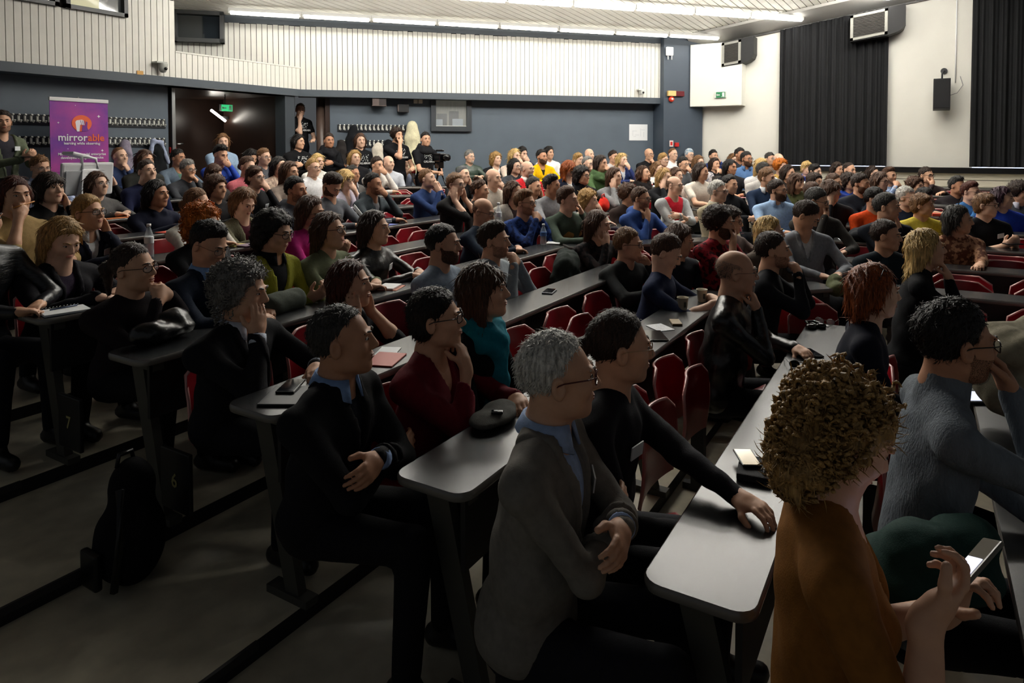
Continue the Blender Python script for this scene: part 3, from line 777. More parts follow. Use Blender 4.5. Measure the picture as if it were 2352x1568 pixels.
def pose_arms(pose, g):
    """wrist target, hint for the elbow, finger direction, palm normal and curl for each arm"""
    H, R, f, br, s, Sc, P, dz = g['H'], g['R'], g['f'], g['br'], g['s'], g['Sc'], g['P'], g['dz']
    hr, hf, hu = R[:, 0], R[:, 1], R[:, 2]
    out = {}
    def hd(x, y, z): return H + R @ V3(x, y, z) * g['hs']
    for side in (1, -1):
        o = br * side
        lap = (P + f * 0.33 + o * 0.07 + UP * 0.12, -UP + o * 0.7 - f * 0.3, f * 0.7 - o * 0.7, -UP, 0.5)
        W = P + f * (0.44 + 0.03 * side) + o * 0.09; W[2] = dz + 0.03
        desk = (W, -UP * 0.6 + o * 0.8, f * 0.55 - o * 0.8, -UP + f * 0.2, 0.45)
        out[side] = desk if dz > 0 else lap
        down = -UP + f * 0.25 + o * 0.45
        key = pose
        if pose in ('chinR', 'chinL', 'mouthR', 'mouthL', 'cheekR', 'cheekL', 'faceR', 'faceL', 'noseR', 'noseL', 'fistR', 'fistL'):
            if (pose[-1] == 'R') != (side == 1): continue
            key = pose[:-1]
        if key == 'chin': out[side] = (hd(side * 0.035, 0.105, -0.20), down, hu * 0.85 - hr * side * 0.25 - hf * 0.15, -hf * 0.9 - hr * side * 0.3, 0.95)
        elif key == 'fist': out[side] = (hd(side * 0.03, 0.15, -0.15), down, hu * 0.7 - hf * 0.3 - hr * side * 0.35, -hf * 0.5 - hr * side * 0.7, 1.45)
        elif key == 'mouth': out[side] = (hd(side * 0.075, 0.125, -0.125), down, -hr * side * 0.85 + hu * 0.5, -hf, 0.5)
        elif key == 'nose': out[side] = (hd(side * 0.045, 0.14, -0.14), down, hu * 0.8 - hr * side * 0.45 - hf * 0.2, -hf, 0.8)
        elif key in ('cheek', 'temples'): out[side] = (hd(side * 0.10, 0.05, -0.155), down, hu * 0.95 - hf * 0.1 - hr * side * 0.12, -hr * side * 0.9 - hf * 0.3, 0.28)
        elif key == 'face': out[side] = (hd(side * 0.075, 0.115, -0.165), down, hu * 0.95 - hr * side * 0.22 - hf * 0.12, -hf * 0.8 - hr * side * 0.6, 0.22)
        elif key == 'pray': out[side] = (hd(side * 0.022, 0.15, -0.20), down, hu * 0.93 - hf * 0.3, -hr * side, 0.1)
        elif key == 'clasp': out[side] = (hd(side * 0.055, 0.15, -0.165), down, -hr * side * 0.75 + hu * 0.55, -hf * 0.8 - hu * 0.2, 0.95)
        elif key == 'cross': out[side] = (Sc - s * (0.175 + 0.04 * side) + f * (0.235 - 0.02 * side) - o * 0.10, -UP * 0.8 + o * 0.75 + f * 0.25, -o * 0.95 + f * 0.1 + UP * 0.1 * side, -f * 0.6 - UP * 0.2, 0.35)
        elif key == 'phone': out[side] = (P + f * 0.40 + o * 0.045 + UP * 0.26, -UP + o * 0.55 - f * 0.3, f * 0.75 - o * 0.25 + UP * 0.5, UP * 0.7 - o * 0.6 - f * 0.3, 0.75)
        elif key == 'lap': out[side] = lap
        elif key == 'side': out[side] = (Sc + o * 0.24 - UP * 0.52 + f * 0.06, -f * 0.6 + o * 0.6, -UP + f * 0.2, -o, 0.4)
        elif key == 'write': out[side] = (out[side][0], out[side][1], f * 0.8 - o * 0.6, -UP, 0.7)
        elif key == 'reach':
            if side == -1: W = P + f * 0.50 + br * 0.10; W[2] = dz + 0.035; out[side] = (W, -UP + o * 0.5, f * 0.8 + br * 0.6, -UP, 0.5)
            else: out[side] = lap
    return out

def person(spec, idx):
    """one seated or standing person: skin body, hair, garments and small items as parts of one Empty"""
    H, base = V3(spec['H']), V3(spec['base'])
    lod = spec['lod']; hb, hg, hh_, ht = LODS[lod]
    f = unit(V3(spec['f'])); br = np.cross(f, UP)
    hs = spec.get('hs', 1.0); bw = spec.get('bw', 1.0) * 1.06
    # head frame
    gz = GAZE - H; gz[2] = 0; gz = unit(gz)
    gz = rot_axis(gz, UP, -math.radians(spec.get('yaw', 0)))
    fw = unit(gz * math.cos(math.radians(spec.get('pit', 0))) + UP * math.sin(math.radians(spec.get('pit', 0))))
    hr = unit(np.cross(fw, UP)); hu = np.cross(hr, fw)
    rl = math.radians(spec.get('roll', 0)); hr, hu = hr * math.cos(rl) + hu * math.sin(rl), hu * math.cos(rl) - hr * math.sin(rl)
    R = np.stack([hr, fw, hu], 1)
    stand = spec.get('stand')
    P = V3(base[0], base[1], H[2] - 0.155 * hs - 0.50) - f * 0.03 if stand else V3(base[0], base[1], min(base[2] + 0.5, H[2] - 0.155 * hs - 0.40))
    N = H - UP * 0.155 * hs - f * 0.035 - hu * 0.0
    s = unit(N - P)
    ff = unit(f - s * (f @ s)); Lsp = np.linalg.norm(N - P)
    Sc = N - s * 0.055
    SH = {sd: Sc + br * sd * 0.182 * bw - s * 0.024 for sd in (1, -1)}
    dz = -1 if (stand or spec.get('nodesk')) else base[2] + DESK_H
    g = dict(H=H, R=R, f=f, br=br, s=s, Sc=Sc, P=P, dz=dz, hs=hs)
    arms = pose_arms(spec.get('pose', 'desk'), g)
    for sd, a in spec.get('arm', {}).items(): arms[sd] = a(g)
    up_len, fo_len = 0.285 * bw ** 0.3, 0.25
    J = {}
    for sd in (1, -1):
        W, hint, d, n, curl = arms[sd]
        E, W = arm_ik(SH[sd], W, hint, up_len, fo_len); J[sd] = (SH[sd], E, W, d, n, curl)
    sleeve = spec.get('sleeve', 'long')
    root = thing('person', spec['label'], 'person', base)
    def add(name, F, mats, mi=None):
        Vv, Q = F.mesh() if isinstance(F, Field) else F
        if len(Q) == 0: return None
        return obj(name, np_mesh(name, Vv - base.astype(f32), Q, mats), root)
    tone = spec['skin']; sm = skin_mat(tone)
    # ---------------- skin: head, neck, arms and hands in one surface
    pts = [H - 0.13, H + 0.14, N] + [J[sd][k] for sd in (1, -1) for k in range(3)] + [J[sd][2] + unit(J[sd][3]) * 0.19 for sd in (1, -1)]
    hidden_hands = spec.get('hidehands')
    if hidden_hands: pts = pts[:3] + [SH[1], SH[-1]]
    F = Field(np.min(pts, 0) - 0.06, np.max(pts, 0) + 0.06, hb)
    q = F.block(H - 0.15 * hs, H + 0.15 * hs)
    sl, (X, Y, Z) = q
    x, y, z = local(X, Y, Z, H, R)
    F.put(sl, head_sdf(x / f32(hs), y / f32(hs), z / f32(hs), spec) * f32(hs), 0)
    nk = spec.get('neck', 0.054)
    F.cap(H + R @ V3(0, -0.03, -0.05) * hs, N + s * 0.02, nk * hs, (nk + 0.006) * hs, 0.025)
    F.cap(N + s * 0.02, N - s * 0.09 + ff * 0.02, nk + 0.006, 0.07, 0.03)
    for sd in (1, -1):
        S, E, W, d, n, curl = J[sd]
        bare_u = sleeve == 'none'; bare_f = sleeve in ('none', 'short', 'mid')
        F.cap(N - s * 0.05, S, 0.04, 0.036 if not bare_u else 0.05, 0.02)
        if hidden_hands: continue
        F.cap(S, E, 0.03 if sleeve == 'long' else 0.04, 0.024 if sleeve == 'long' else 0.036, 0.015)
        if bare_f: F.cap(E, E + (W - E) * 0.35, 0.038, 0.038, 0.015); F.cap(E + (W - E) * 0.35, W, 0.038, 0.025, 0.015)
        else: F.cap(E, W, 0.024, 0.0225, 0.012)
        add_hand(F, W, d, n, sd, curl, spec.get('hand', 0.98), fat=1.0 if lod < 2 else 1.2, spread=spec.get('spread', 0.0))
    add('body', F, sm)
    # ---------------- face details and head-worn things
    HM = frame_m(Vector(H - base), Vector(hr), Vector(fw), Vector(hu)) @ Matrix.Scale(hs, 4)
    obj('eyes', eyes_mesh(), root, matrix=HM)
    if spec['hairc'] != 'none': obj('eyebrows', brows_mesh(spec.get('browc', spec['hairc'])), root, matrix=HM)
    if lod < 2: obj('lips', lips_mesh(tone), root, matrix=HM)
    if spec.get('gl'): obj('glasses', glasses_mesh(spec['gl']), root, matrix=HM)
    st = spec['hair']
    if st != 'bald':
        hp = dict(spec.get('hp', {})); hp['seed'] = (idx * 1.37) % 6.28
        ext = hp.get('len', 0) + {'long': 0.30, 'mid': 0.22, 'bob': 0.17, 'tail': 0.2, 'bigcurl': 0.2}.get(st, 0.155)
        F2 = Field(H - max(ext, 0.15) * hs - 0.02, H + 0.175 * hs + (0.03 if st in ('bigcurl', 'top') else 0), hh_)
        X, Y, Z = F2.block(F2.lo, F2.lo + F2.h * F2.n)[1]
        x, y, z = local(X, Y, Z, H, R); i_ = f32(1 / hs)
        if st in ('long', 'mid', 'bob'):      # hanging hair follows gravity, not the tilt of the head
            dn = R.T @ (-UP); zc = np.minimum(z + f32(0.02), 0); x = x - f32(dn[0] / dn[2]) * zc; y = y - f32(dn[1] / dn[2]) * zc
        F2.D[:] = (hair_sdf(x * i_, y * i_, z * i_, st, hp) * f32(hs))[:F2.n[0], :F2.n[1], :F2.n[2]]
        if spec.get('hat'): add('hat', F2, cloth_mat(*spec['hat']))
        else:
            VQ = F2.mesh()
            if len(VQ[1]): add('hair', strands(VQ, R, H, st, lod, idx), beard_mat(spec['hairc'], st == 'ring') if st == 'ring' else hair_mat(spec['hairc']))
    if spec.get('curls'):
        rnd = random.Random(idx); n_, g_, L_, r_ = spec['curls']; mb = MB()
        for k in range(n_):
            while True:
                th, ph = rnd.uniform(-math.pi, math.pi), math.acos(rnd.uniform(-0.97, 1.0))
                q = V3(math.sin(ph) * math.sin(th), math.sin(ph) * math.cos(th), math.cos(ph))
                if q[1] < (0.22 if spec['hair'] == 'bigcurl' else 0.42) + 0.5 * q[2] and not (q[1] > 0.2 and q[2] < 0.35): break
            p0 = V3(0, -0.022, 0.036) + q * V3(0.08 + g_ * 0.8, 0.098 + g_ * 0.8, 0.092 + g_ * 0.72)
            if q[2] < 0.1 and q[1] < 0.3: p0 = p0 + V3(0, 0.01, -0.06 * min(1.0, 0.1 - q[2]) * 1.3)
            out_ = unit(q + V3(0, -0.1, 0.0)); fall = unit(out_ * rnd.uniform(0.15, 0.7) + V3(q[0] * 0.3, -0.15, -1.0) * rnd.uniform(0.4, 0.9))
            a1 = unit(np.cross(fall, V3(rnd.uniform(-1, 1), rnd.uniform(-1, 1), 0.3))); a2 = np.cross(fall, a1)
            L = L_ * rnd.uniform(0.6, 1.25); tw = rnd.uniform(1.2, 2.2); rad = rnd.uniform(0.008, 0.016) * min(1.0, L_ / 0.06); ph0 = rnd.uniform(0, 6.28); pts_ = []
            for j in range(11):
                t = j / 10; w_ = rad * (0.5 + 0.5 * t)
                pts_.append(Vector(p0 + fall * L * t + out_ * 0.012 * math.sin(math.pi * t) + (a1 * math.cos(ph0 + tw * 6.28 * t) + a2 * math.sin(ph0 + tw * 6.28 * t)) * w_))
            mb.tube(pts_, [r_ * (1.0 if j < 8 else 1.0 - 0.25 * (j - 7)) for j in range(11)], 4)
        obj('hair_curls', mb.mesh('hair_curls', hair_mat(spec['hairc']), True), root, matrix=HM)
    if spec.get('coat'):
        pass
    if spec.get('tee'):
        c = P + s * (Lsp * 0.60) + ff * 0.135; rt = np.cross(s, ff); rt = unit(np.cross(ff, s)) * -1.0; rnd = random.Random(idx); mb = MB()
        for k in range(46):
            a, b2 = rnd.uniform(-0.10, 0.10), rnd.uniform(0.02, 0.13); mb.box((a, b2, -0.02 * (a / 0.1) ** 2), (rnd.uniform(0.006, 0.02), rnd.uniform(0.004, 0.012), 0.002), rz(rnd.uniform(0, 3)))
        PM = frame_m(Vector(c - base), Vector(-rt), Vector(s), Vector(ff))
        if np.cross(-rt, s) @ ff < 0: PM = frame_m(Vector(c - base), Vector(rt), Vector(s), Vector(ff))
        obj('shirt_print', mb.mesh('shirt_print', mat('white_print', '#d9dad8', 0.8)), root, matrix=PM)
        text_on('shirt_lettering', 'CALL4BRAIN', 0.045, mat('white_print'), root, PM @ Matrix.Translation((0, -0.012, 0.004)), 0.001, 0.0008)
    if spec.get('beard'):
        F2 = Field(H - 0.15, H + 0.13, hh_ * 0.75)
        X, Y, Z = F2.block(F2.lo, F2.lo + F2.h * F2.n)[1]
        x, y, z = local(X, Y, Z, H, R); i_ = f32(1 / hs)
        F2.D[:] = beard_sdf(x * i_, y * i_, z * i_, spec['beard'])[:F2.n[0], :F2.n[1], :F2.n[2]]
        add('beard', F2, beard_mat(spec.get('beardc', spec['hairc']), not spec['beard'].get('bl') and not spec['beard'].get('goatee')))
    # ---------------- upper garment
    gpts = [P - 0.2, P + 0.2, N + 0.05] + [J[sd][k] for sd in (1, -1) for k in range(3)]
    lo, hi = np.min(gpts, 0) - 0.09, np.max(gpts, 0) + 0.09
    lo[2] = max(lo[2], P[2] - 0.16)
    G = Field(lo, hi, hg)
    RT = np.stack([br, ff, s], 1)
    fat = spec.get('fat', 1.0)
    G.ell(P + s * 0.02, (0.168 * bw * fat ** 0.5, 0.125 * fat, 0.13), RT, 0.05)
    G.ell(P + s * (Lsp * 0.36) + ff * 0.01 * fat, (0.148 * bw * fat, 0.115 * fat, Lsp * 0.34), RT, 0.05)
    G.ell(P + s * (Lsp * 0.70) + ff * 0.012, (0.163 * bw, 0.112 * fat ** 0.5, Lsp * 0.30), RT, 0.05)
    G.cap(SH[1] - br * 0.03, SH[-1] + br * 0.03, 0.058, 0.058, 0.045)
    for sd in (1, -1):
        S, E, W, d, n, curl = J[sd]
        G.cap(N + s * 0.0, S + s * 0.01, 0.056, 0.05, 0.035)
        if spec.get('bust'): G.ell(P + s * (Lsp * 0.68) + ff * 0.085 + br * sd * 0.075, (0.062, 0.055, 0.062), RT, 0.04)
        r0 = spec.get('slr', 1.0)
        if sleeve == 'none': G.cap(S, S + (E - S) * 0.1, 0.05, 0.045, 0.03)
        elif sleeve == 'short': G.cap(S, S + (E - S) * 0.58, 0.053 * r0, 0.054 * r0, 0.03)
        elif sleeve == 'mid': G.cap(S, E, 0.053 * r0, 0.046 * r0, 0.03); G.cap(E, E + (W - E) * 0.22, 0.046 * r0, 0.044 * r0, 0.015)
        else:
            G.cap(S, E, 0.054 * r0, 0.046 * r0, 0.03); G.cap(E, W + (W - E) * 0.02, 0.046 * r0, 0.0335 * r0, 0.015)
    if spec.get('turtle'): G.cap(N - s * 0.02, N + (H + R @ V3(0, -0.02, -0.09) - N) * 0.75, 0.068, 0.066, 0.02)
    if spec.get('hood'): G.ell(N - ff * 0.085 + s * 0.0, (0.10, 0.055, 0.06), RT, 0.03); G.cap(N - ff * 0.06 - br * 0.07, N + ff * 0.055 - br * 0.05, 0.035, 0.026, 0.025); G.cap(N - ff * 0.06 + br * 0.07, N + ff * 0.055 + br * 0.05, 0.035, 0.026, 0.025)
    X, Y, Z = G.block(G.lo, G.lo + G.h * G.n)[1]
    if lod < 2:
        x, y, z = local(X, Y, Z, P, RT)
        G.D += (f32(0.0055) * wob(x, y, z, 21, idx) + f32(0.0035) * wob(y, z, x, 48, idx + 1.0))[:G.n[0], :G.n[1], :G.n[2]]
    x, y, z = local(X, Y, Z, N, RT)
    top = spec['top']; tm = cloth_mat(*top)
    if spec.get('v'):
        vc, depth, hw = spec['v']
        w = -z
        wd = np.maximum(np.maximum(np.abs(x) - f32(hw) * (1 - w / f32(depth)), -y - f32(0.02)), w - f32(depth))
        wd = np.maximum(wd, -w - f32(0.12))[:G.n[0], :G.n[1], :G.n[2]]
        D0 = G.D.copy()
        if lod < 2 and spec.get('topname') in ('jacket', 'blazer', 'suit_jacket'):
            wL = w[:G.n[0], :G.n[1], :G.n[2]] if w.shape[0] > 1 else w
            band = np.maximum(wd - f32(0.042) * np.clip(1.15 - w / f32(depth) * 0.5, 0, 1)[:G.n[0], :G.n[1], :G.n[2]], -wd + f32(0.003))
            G3 = Field.__new__(Field); G3.lo, G3.h, G3.n = G.lo, G.h, G.n
            G3.D = np.maximum(np.maximum(G.D - f32(0.008), band), np.maximum(w - f32(depth * 0.98), -w - f32(0.03))[:G.n[0], :G.n[1], :G.n[2]])
            V_, Q_ = islands(G3.mesh(), 2)
            for sg in (1, -1):
                mid_ = ((V_[Q_].mean(1) - N) @ br) * sg > 0; Q2 = Q_[mid_]
                if len(Q2): us = np.unique(Q2); rm = np.full(len(V_), -1, np.int32); rm[us] = np.arange(len(us)); add('lapel', (V_[us], rm[Q2]), cloth_mat(*spec['top']))
        G.D = np.maximum(G.D, -wd * f32(0.8))
        if vc != 'skin':
            G2 = Field.__new__(Field); G2.lo, G2.h, G2.n = G.lo, G.h, G.n; G2.D = np.maximum(D0 + f32(0.011), wd - f32(0.03))
            add(spec.get('vname', 'shirt'), islands(G2.mesh()), cloth_mat(vc, spec.get('vpat', '')))
        else:
            G2 = Field.__new__(Field); G2.lo, G2.h, G2.n = G.lo, G.h, G.n; G2.D = np.maximum(D0 + f32(0.012), wd - f32(0.03))
            add('neckline', islands(G2.mesh()), sm)
    add(spec.get('topname', 'sweater'), G, tm)
    if spec.get('panel'):
        pc, z0, z1, hw = spec['panel']
        w = -z
        wd = np.maximum(np.maximum(np.abs(x) - f32(hw), -y), np.maximum(w - f32(z1), f32(z0) - w))[:G.n[0], :G.n[1], :G.n[2]]
        G2 = Field.__new__(Field); G2.lo, G2.h, G2.n = G.lo, G.h, G.n; G2.D = np.maximum(G.D - f32(0.006), wd)
        add('chest_panel', G2, cloth_mat(pc))
    # collar, scarf, badge, cuffs
    if spec.get('collar'):
        mb = MB(); cn = N + s * 0.012
        rows = []
        for k in range(17):
            a = math.radians(22 + 316 * k / 16); c_, s_ = math.sin(a), math.cos(a)
            fr = max(0.0, math.cos(a)) ** 2
            ring = []
            for (rr, hz) in ((0.060, 0.03), (0.071, 0.034), (0.088 + 0.012 * fr, -0.012 - 0.035 * fr), (0.082 + 0.012 * fr, -0.016 - 0.035 * fr)):
                ring.append(cn + br * c_ * rr + ff * s_ * (rr * 1.05) + s * hz)
            rows.append(ring)
        vs = [p - base for r_ in rows for p in r_]
        mb.add(vs, [(4 * k + j, 4 * k + (j + 1) % 4, 4 * k + 4 + (j + 1) % 4, 4 * k + 4 + j) for k in range(16) for j in range(4)] + [(3, 2, 1, 0), (64, 65, 66, 67)])
        obj('collar', mb.mesh('collar', cloth_mat(*spec['collar']), True), root)
    if spec.get('scarf'):
        sc_ = spec['scarf']; F3 = Field(N - 0.42, N + 0.2, max(hg * 0.8, 0.009))
        for ring, (rad, hz, th) in enumerate(((0.080, 0.02, 0.040), (0.098, -0.03, 0.048))):
            ps = [N + br * math.sin(a) * rad * 1.1 + ff * (math.cos(a) * rad + 0.012) + s * (hz - 0.03 * math.cos(a)) for a in np.linspace(0, 2 * math.pi, 13)]
            for k in range(12): F3.cap(ps[k], ps[k + 1], th, th, 0.012)
        if sc_[1]:
            a0 = N + ff * 0.11 + br * 0.03 - s * 0.04
            F3.cap(a0, a0 - s * sc_[1] * 0.5 + ff * 0.03, 0.05, 0.055, 0.03); F3.cap(a0 - s * sc_[1] * 0.5 + ff * 0.03, a0 - s * sc_[1] + ff * 0.02, 0.055, 0.06, 0.03)
        X3, Y3, Z3 = F3.block(F3.lo, F3.lo + F3.h * F3.n)[1]
        F3.D += (f32(0.007) * wob(X3, Y3, Z3, 60, idx))[:F3.n[0], :F3.n[1], :F3.n[2]]
        add('scarf', F3, cloth_mat(sc_[0], sc_[2] if len(sc_) > 2 else ''))
    if spec.get('badge'):
        sd = spec['badge']; c = P + s * (Lsp * 0.74) + br * 0.085 * sd + ff * (0.108 * fat ** 0.5 + 0.018 + (0.02 if spec.get('bust') else 0))
        nrm = unit(ff + br * 0.35 * sd); rt = unit(np.cross(s, nrm)); u2 = np.cross(nrm, rt)
        obj('name_badge', boxm('name_badge', (0, 0, 0), (0.075, 0.045, 0.004), None, mat('badge_white', '#d8dcdf', 0.5)), root, matrix=frame_m(Vector(c - base), Vector(rt), Vector(u2), Vector(nrm)))
    if spec.get('stripes'):
        S, E, W = J[1][:3]; o3 = unit(np.cross(W - S, UP)); o3 = o3 if o3 @ br > 0 else -o3
        for k in (-1, 0, 1):
            a1, a2 = unit(E - S), unit(W - E); n1 = unit(br - a1 * (br @ a1)); n2 = unit(br - a2 * (br @ a2)); t1, t2 = np.cross(a1, n1), np.cross(a2, n2)
            pl = [S + n1 * 0.057 + t1 * 0.016 * k, E + unit(n1 + n2) * 0.05 + unit(t1 + t2) * 0.015 * k, W - a2 * 0.03 + n2 * 0.037 + t2 * 0.012 * k]
            obj('sleeve_stripe', MB().tube([Vector(q - base) for q in pl], 0.0055, 5).mesh('sleeve_stripe', mat('stripe_white', '#e2e4e6', 0.7), True), root)
    for sd, (nm, col) in list(spec.get('cuff', {}).items()) + ([(spec['watch'], ('watch', ''))] if spec.get('watch') else []):
        S, E, W, d, n, curl = J[sd]; ax = unit(W - E)
        if nm == 'watch':
            mb = MB(); mb.tube([Vector(W - ax * 0.022 - base), Vector(W - ax * 0.006 - base)], 0.029, 14); 
            obj('watch_strap', mb.mesh('watch_strap', mat('watch_strap', '#55565a', 0.3, metal=0.9), True), root)
            c = W - ax * 0.014 - unit(n) * 0.029
            mb = MB(); mb.lathe([(0.001, 0), (0.02, 0), (0.02, 0.009), (0.017, 0.011), (0.001, 0.011)], n=18)
            z_ = -unit(n - ax * (n @ ax)); obj('watch_face', mb.mesh('watch_face', mat('watch_steel', '#b9bbbd', 0.15, metal=1.0), False), root, matrix=frame_m(Vector(c - base), Vector(unit(np.cross(ax, z_))), Vector(ax), Vector(z_)))
        else:
            obj('shirt_cuff', MB().tube([Vector(W - ax * 0.03 - base), Vector(W + ax * 0.008 - base)], [0.037, 0.035], 16).mesh('shirt_cuff', cloth_mat(col), True), root)
    # ---------------- legs
    if spec.get('legs') or True:
        L = Field(np.minimum(P, base) - V3(.62, .62, 0.02), np.maximum(P, base) + V3(.62, .62, 0.2), ht)
        for sd in (1, -1):
            hip = P + br * sd * 0.085 - UP * 0.03
            if stand: kn = hip - UP * 0.42 + f * 0.03; an = base + br * sd * 0.1 + UP * 0.08
            else:
                sp = spec.get('knees', 0.12); kn = P + f * 0.43 + br * sd * sp; kn[2] = base[2] + 0.52
                an = kn - f * spec.get('tuck', 0.02) * 1.0 + br * sd * 0.02; an[2] = base[2] + 0.1
            L.cap(hip, kn, 0.088, 0.062, 0.03); L.cap(kn, an, 0.062, 0.048, 0.015); L.ell(P, (0.165, 0.13, 0.12), np.stack([br, f, UP], 1), 0.04)
            toe = an + f * 0.15 + br * sd * 0.02; toe[2] = base[2] + 0.045
            hl = an - f * 0.035; hl[2] = base[2] + 0.045
            shoes = Field(np.minimum(hl, toe) - 0.07, np.maximum(hl, toe) + 0.1, ht * 0.7)
            shoes.cap(hl, toe, 0.042, 0.038, 0.01); shoes.cap(an, hl * 0.6 + toe * 0.4, 0.045, 0.03, 0.02)
            add('shoe', shoes, mat('dark_leather_shoe', '#141110', 0.4))
        add('trousers', L, cloth_mat(spec.get('legc', '#15161c')))
    return root, g, J

OPTS = {'jaw': float, 'lean': float, 'w': float, 'fat': float, 'bw': float, 'yaw': float, 'pit': float, 'roll': float, 'hs': float, 'neck': float, 'gl': str, 'slr': float, 'tuck': float, 'knees': float, 'spread': float}
def parse(line):
    """u,v[,block:row|,z<depth>] | hair | skin | top | pose | options | label"""
    a = [q.strip() for q in line.split('|')]
    p = a[0].split(','); u, v = float(p[0]), float(p[1]); sp = {'label': a[6], 'skin': a[2] or 'b', 'pose': a[4] or 'desk'}
    best = None
    if len(p) > 2 and p[2][0] == 'z':
        d = float(p[2][1:]); Hh = at_depth(u, v, d); blk = 1; row = -1
        if len(p) > 3: blk, row = map(int, p[3].split(':'))
    else:
        if len(p) > 2: cand = [tuple(map(int, p[2].split(':')))]
        else: cand = [(b, i) for b in (1, 2, 3) for i in range(-1, 10)]
        for b, i in cand:
            D = 8.13 - PITCH_ROW * i; q = in_block(b, u, v, D); t = block_t(b, q)
            ok = (1.2 < t < C1[0] - 0.39 * D + 0.35) if b == 1 else (0.385 * D - 0.3 < t < 7.586 - 0.44 * D + 0.3) if b == 2 else (t > 0.44 * D - 0.3)
            if not ok and len(cand) > 1: continue
            e = abs(q.z - row_floor(i) - 1.12)
            if best is None or e < best[0]: best = (e, b, i, q)
        _, blk, row, Hh = best
    sp['blk'], sp['row'] = blk, row
    hz = a[1].split(); sp['hair'] = hz[0]; sp['hairc'] = hz[1] if len(hz) > 1 else 'D'; sp['hp'] = {}
    for o in hz[2:]:
        k, _, val = o.partition('='); sp['hp'][k] = float(val) if val else True
    for o in a[3].split():
        if o.startswith('#') and 'top' not in sp:
            q = o.split(':'); sp['top'] = (q[0], q[1] if len(q) > 1 else '')
        elif o.startswith('v='): q = o[2:].split(','); sp['v'] = (q[0], float(q[1]) if len(q) > 1 else 0.26, float(q[2]) if len(q) > 2 else 0.07)
        elif o.startswith('collar='): sp['collar'] = (o[7:], '')
        elif o.startswith('scarf='): q = o[6:].split(','); sp['scarf'] = (q[0], float(q[1]) if len(q) > 1 else 0.0, q[2] if len(q) > 2 else '')
        elif o.startswith('panel='): q = o[6:].split(','); sp['panel'] = (q[0], float(q[1]), float(q[2]), float(q[3]))
        elif o.startswith('name='): sp['topname'] = o[5:]
        elif o in ('short', 'none', 'mid'): sp['sleeve'] = o
        else: sp[o] = True
    for o in a[5].split():
        k, _, val = o.partition('=')
        if k in OPTS: sp[k] = OPTS[k](val)
        elif k == 'badge': sp['badge'] = int(val or 1)
        elif k == 'beard': sp['beard'] = {'bl': float(val or 0)}; 
        elif k == 'goatee': sp['beard'] = {'goatee': 1, 'bl': 0.004}
        elif k == 'beardc': sp['beardc'] = val
        elif k == 'legs': sp['legs'] = True; sp['legc'] = val or '#15161c'
        elif k == 'hat': q = val.split(':'); sp['hat'] = (q[0], q[1] if len(q) > 1 else '')
        elif k == 'curls': q = val.split(','); sp['curls'] = (int(q[0]), float(q[1]), float(q[2]), float(q[3]))
        elif k == 'cuff': sp.setdefault('cuff', {}); sp['cuff'].update({1: ('cuff', val), -1: ('cuff', val)})
        elif k == 'watch': sp.setdefault('watch', int(val or 1))
        elif k == 'coat': sp['coat'] = val
        elif k == 'lod': sp['lod'] = int(val)
        else: sp[k] = True
    H = np.array(Hh); sp['H'] = H
    dist = math.hypot(H[0], H[1])
    if 'lod' not in sp: sp['lod'] = 0 if dist < 3.6 else 1 if dist < 7.3 else 2
    fl = row_floor(row)
    uh = np.array(UPHILL[blk])
    if sp.get('stand'):
        sp['f'] = unit(V3(GAZE[0] - H[0], GAZE[1] - H[1], 0)); sp['base'] = V3(H[0], H[1], fl)
    else:
        D = 8.67 - PITCH_ROW * row - DESK_W - 0.36        # distance of the seat from the back wall
        cur = {1: 9 - H[1], 2: mid_dist(H[0], H[1]), 3: WX - H[0]}[blk]
        b2 = H + uh * (cur - D) if len(p) < 3 or p[2][0] != 'z' else H + uh * sp.get('lean', 0.12)
        sp['base'] = V3(b2[0], b2[1], fl)
        gdir = unit(V3(GAZE[0] - H[0], GAZE[1] - H[1], 0)); sp['f'] = unit(-uh * 0.62 + gdir * 0.38)
        SEATED.append((b2[0], b2[1]))
    if dist > 7.3: sp.setdefault('hs', 0.94)
    else: sp.setdefault('hs', 1.0)
    return sp
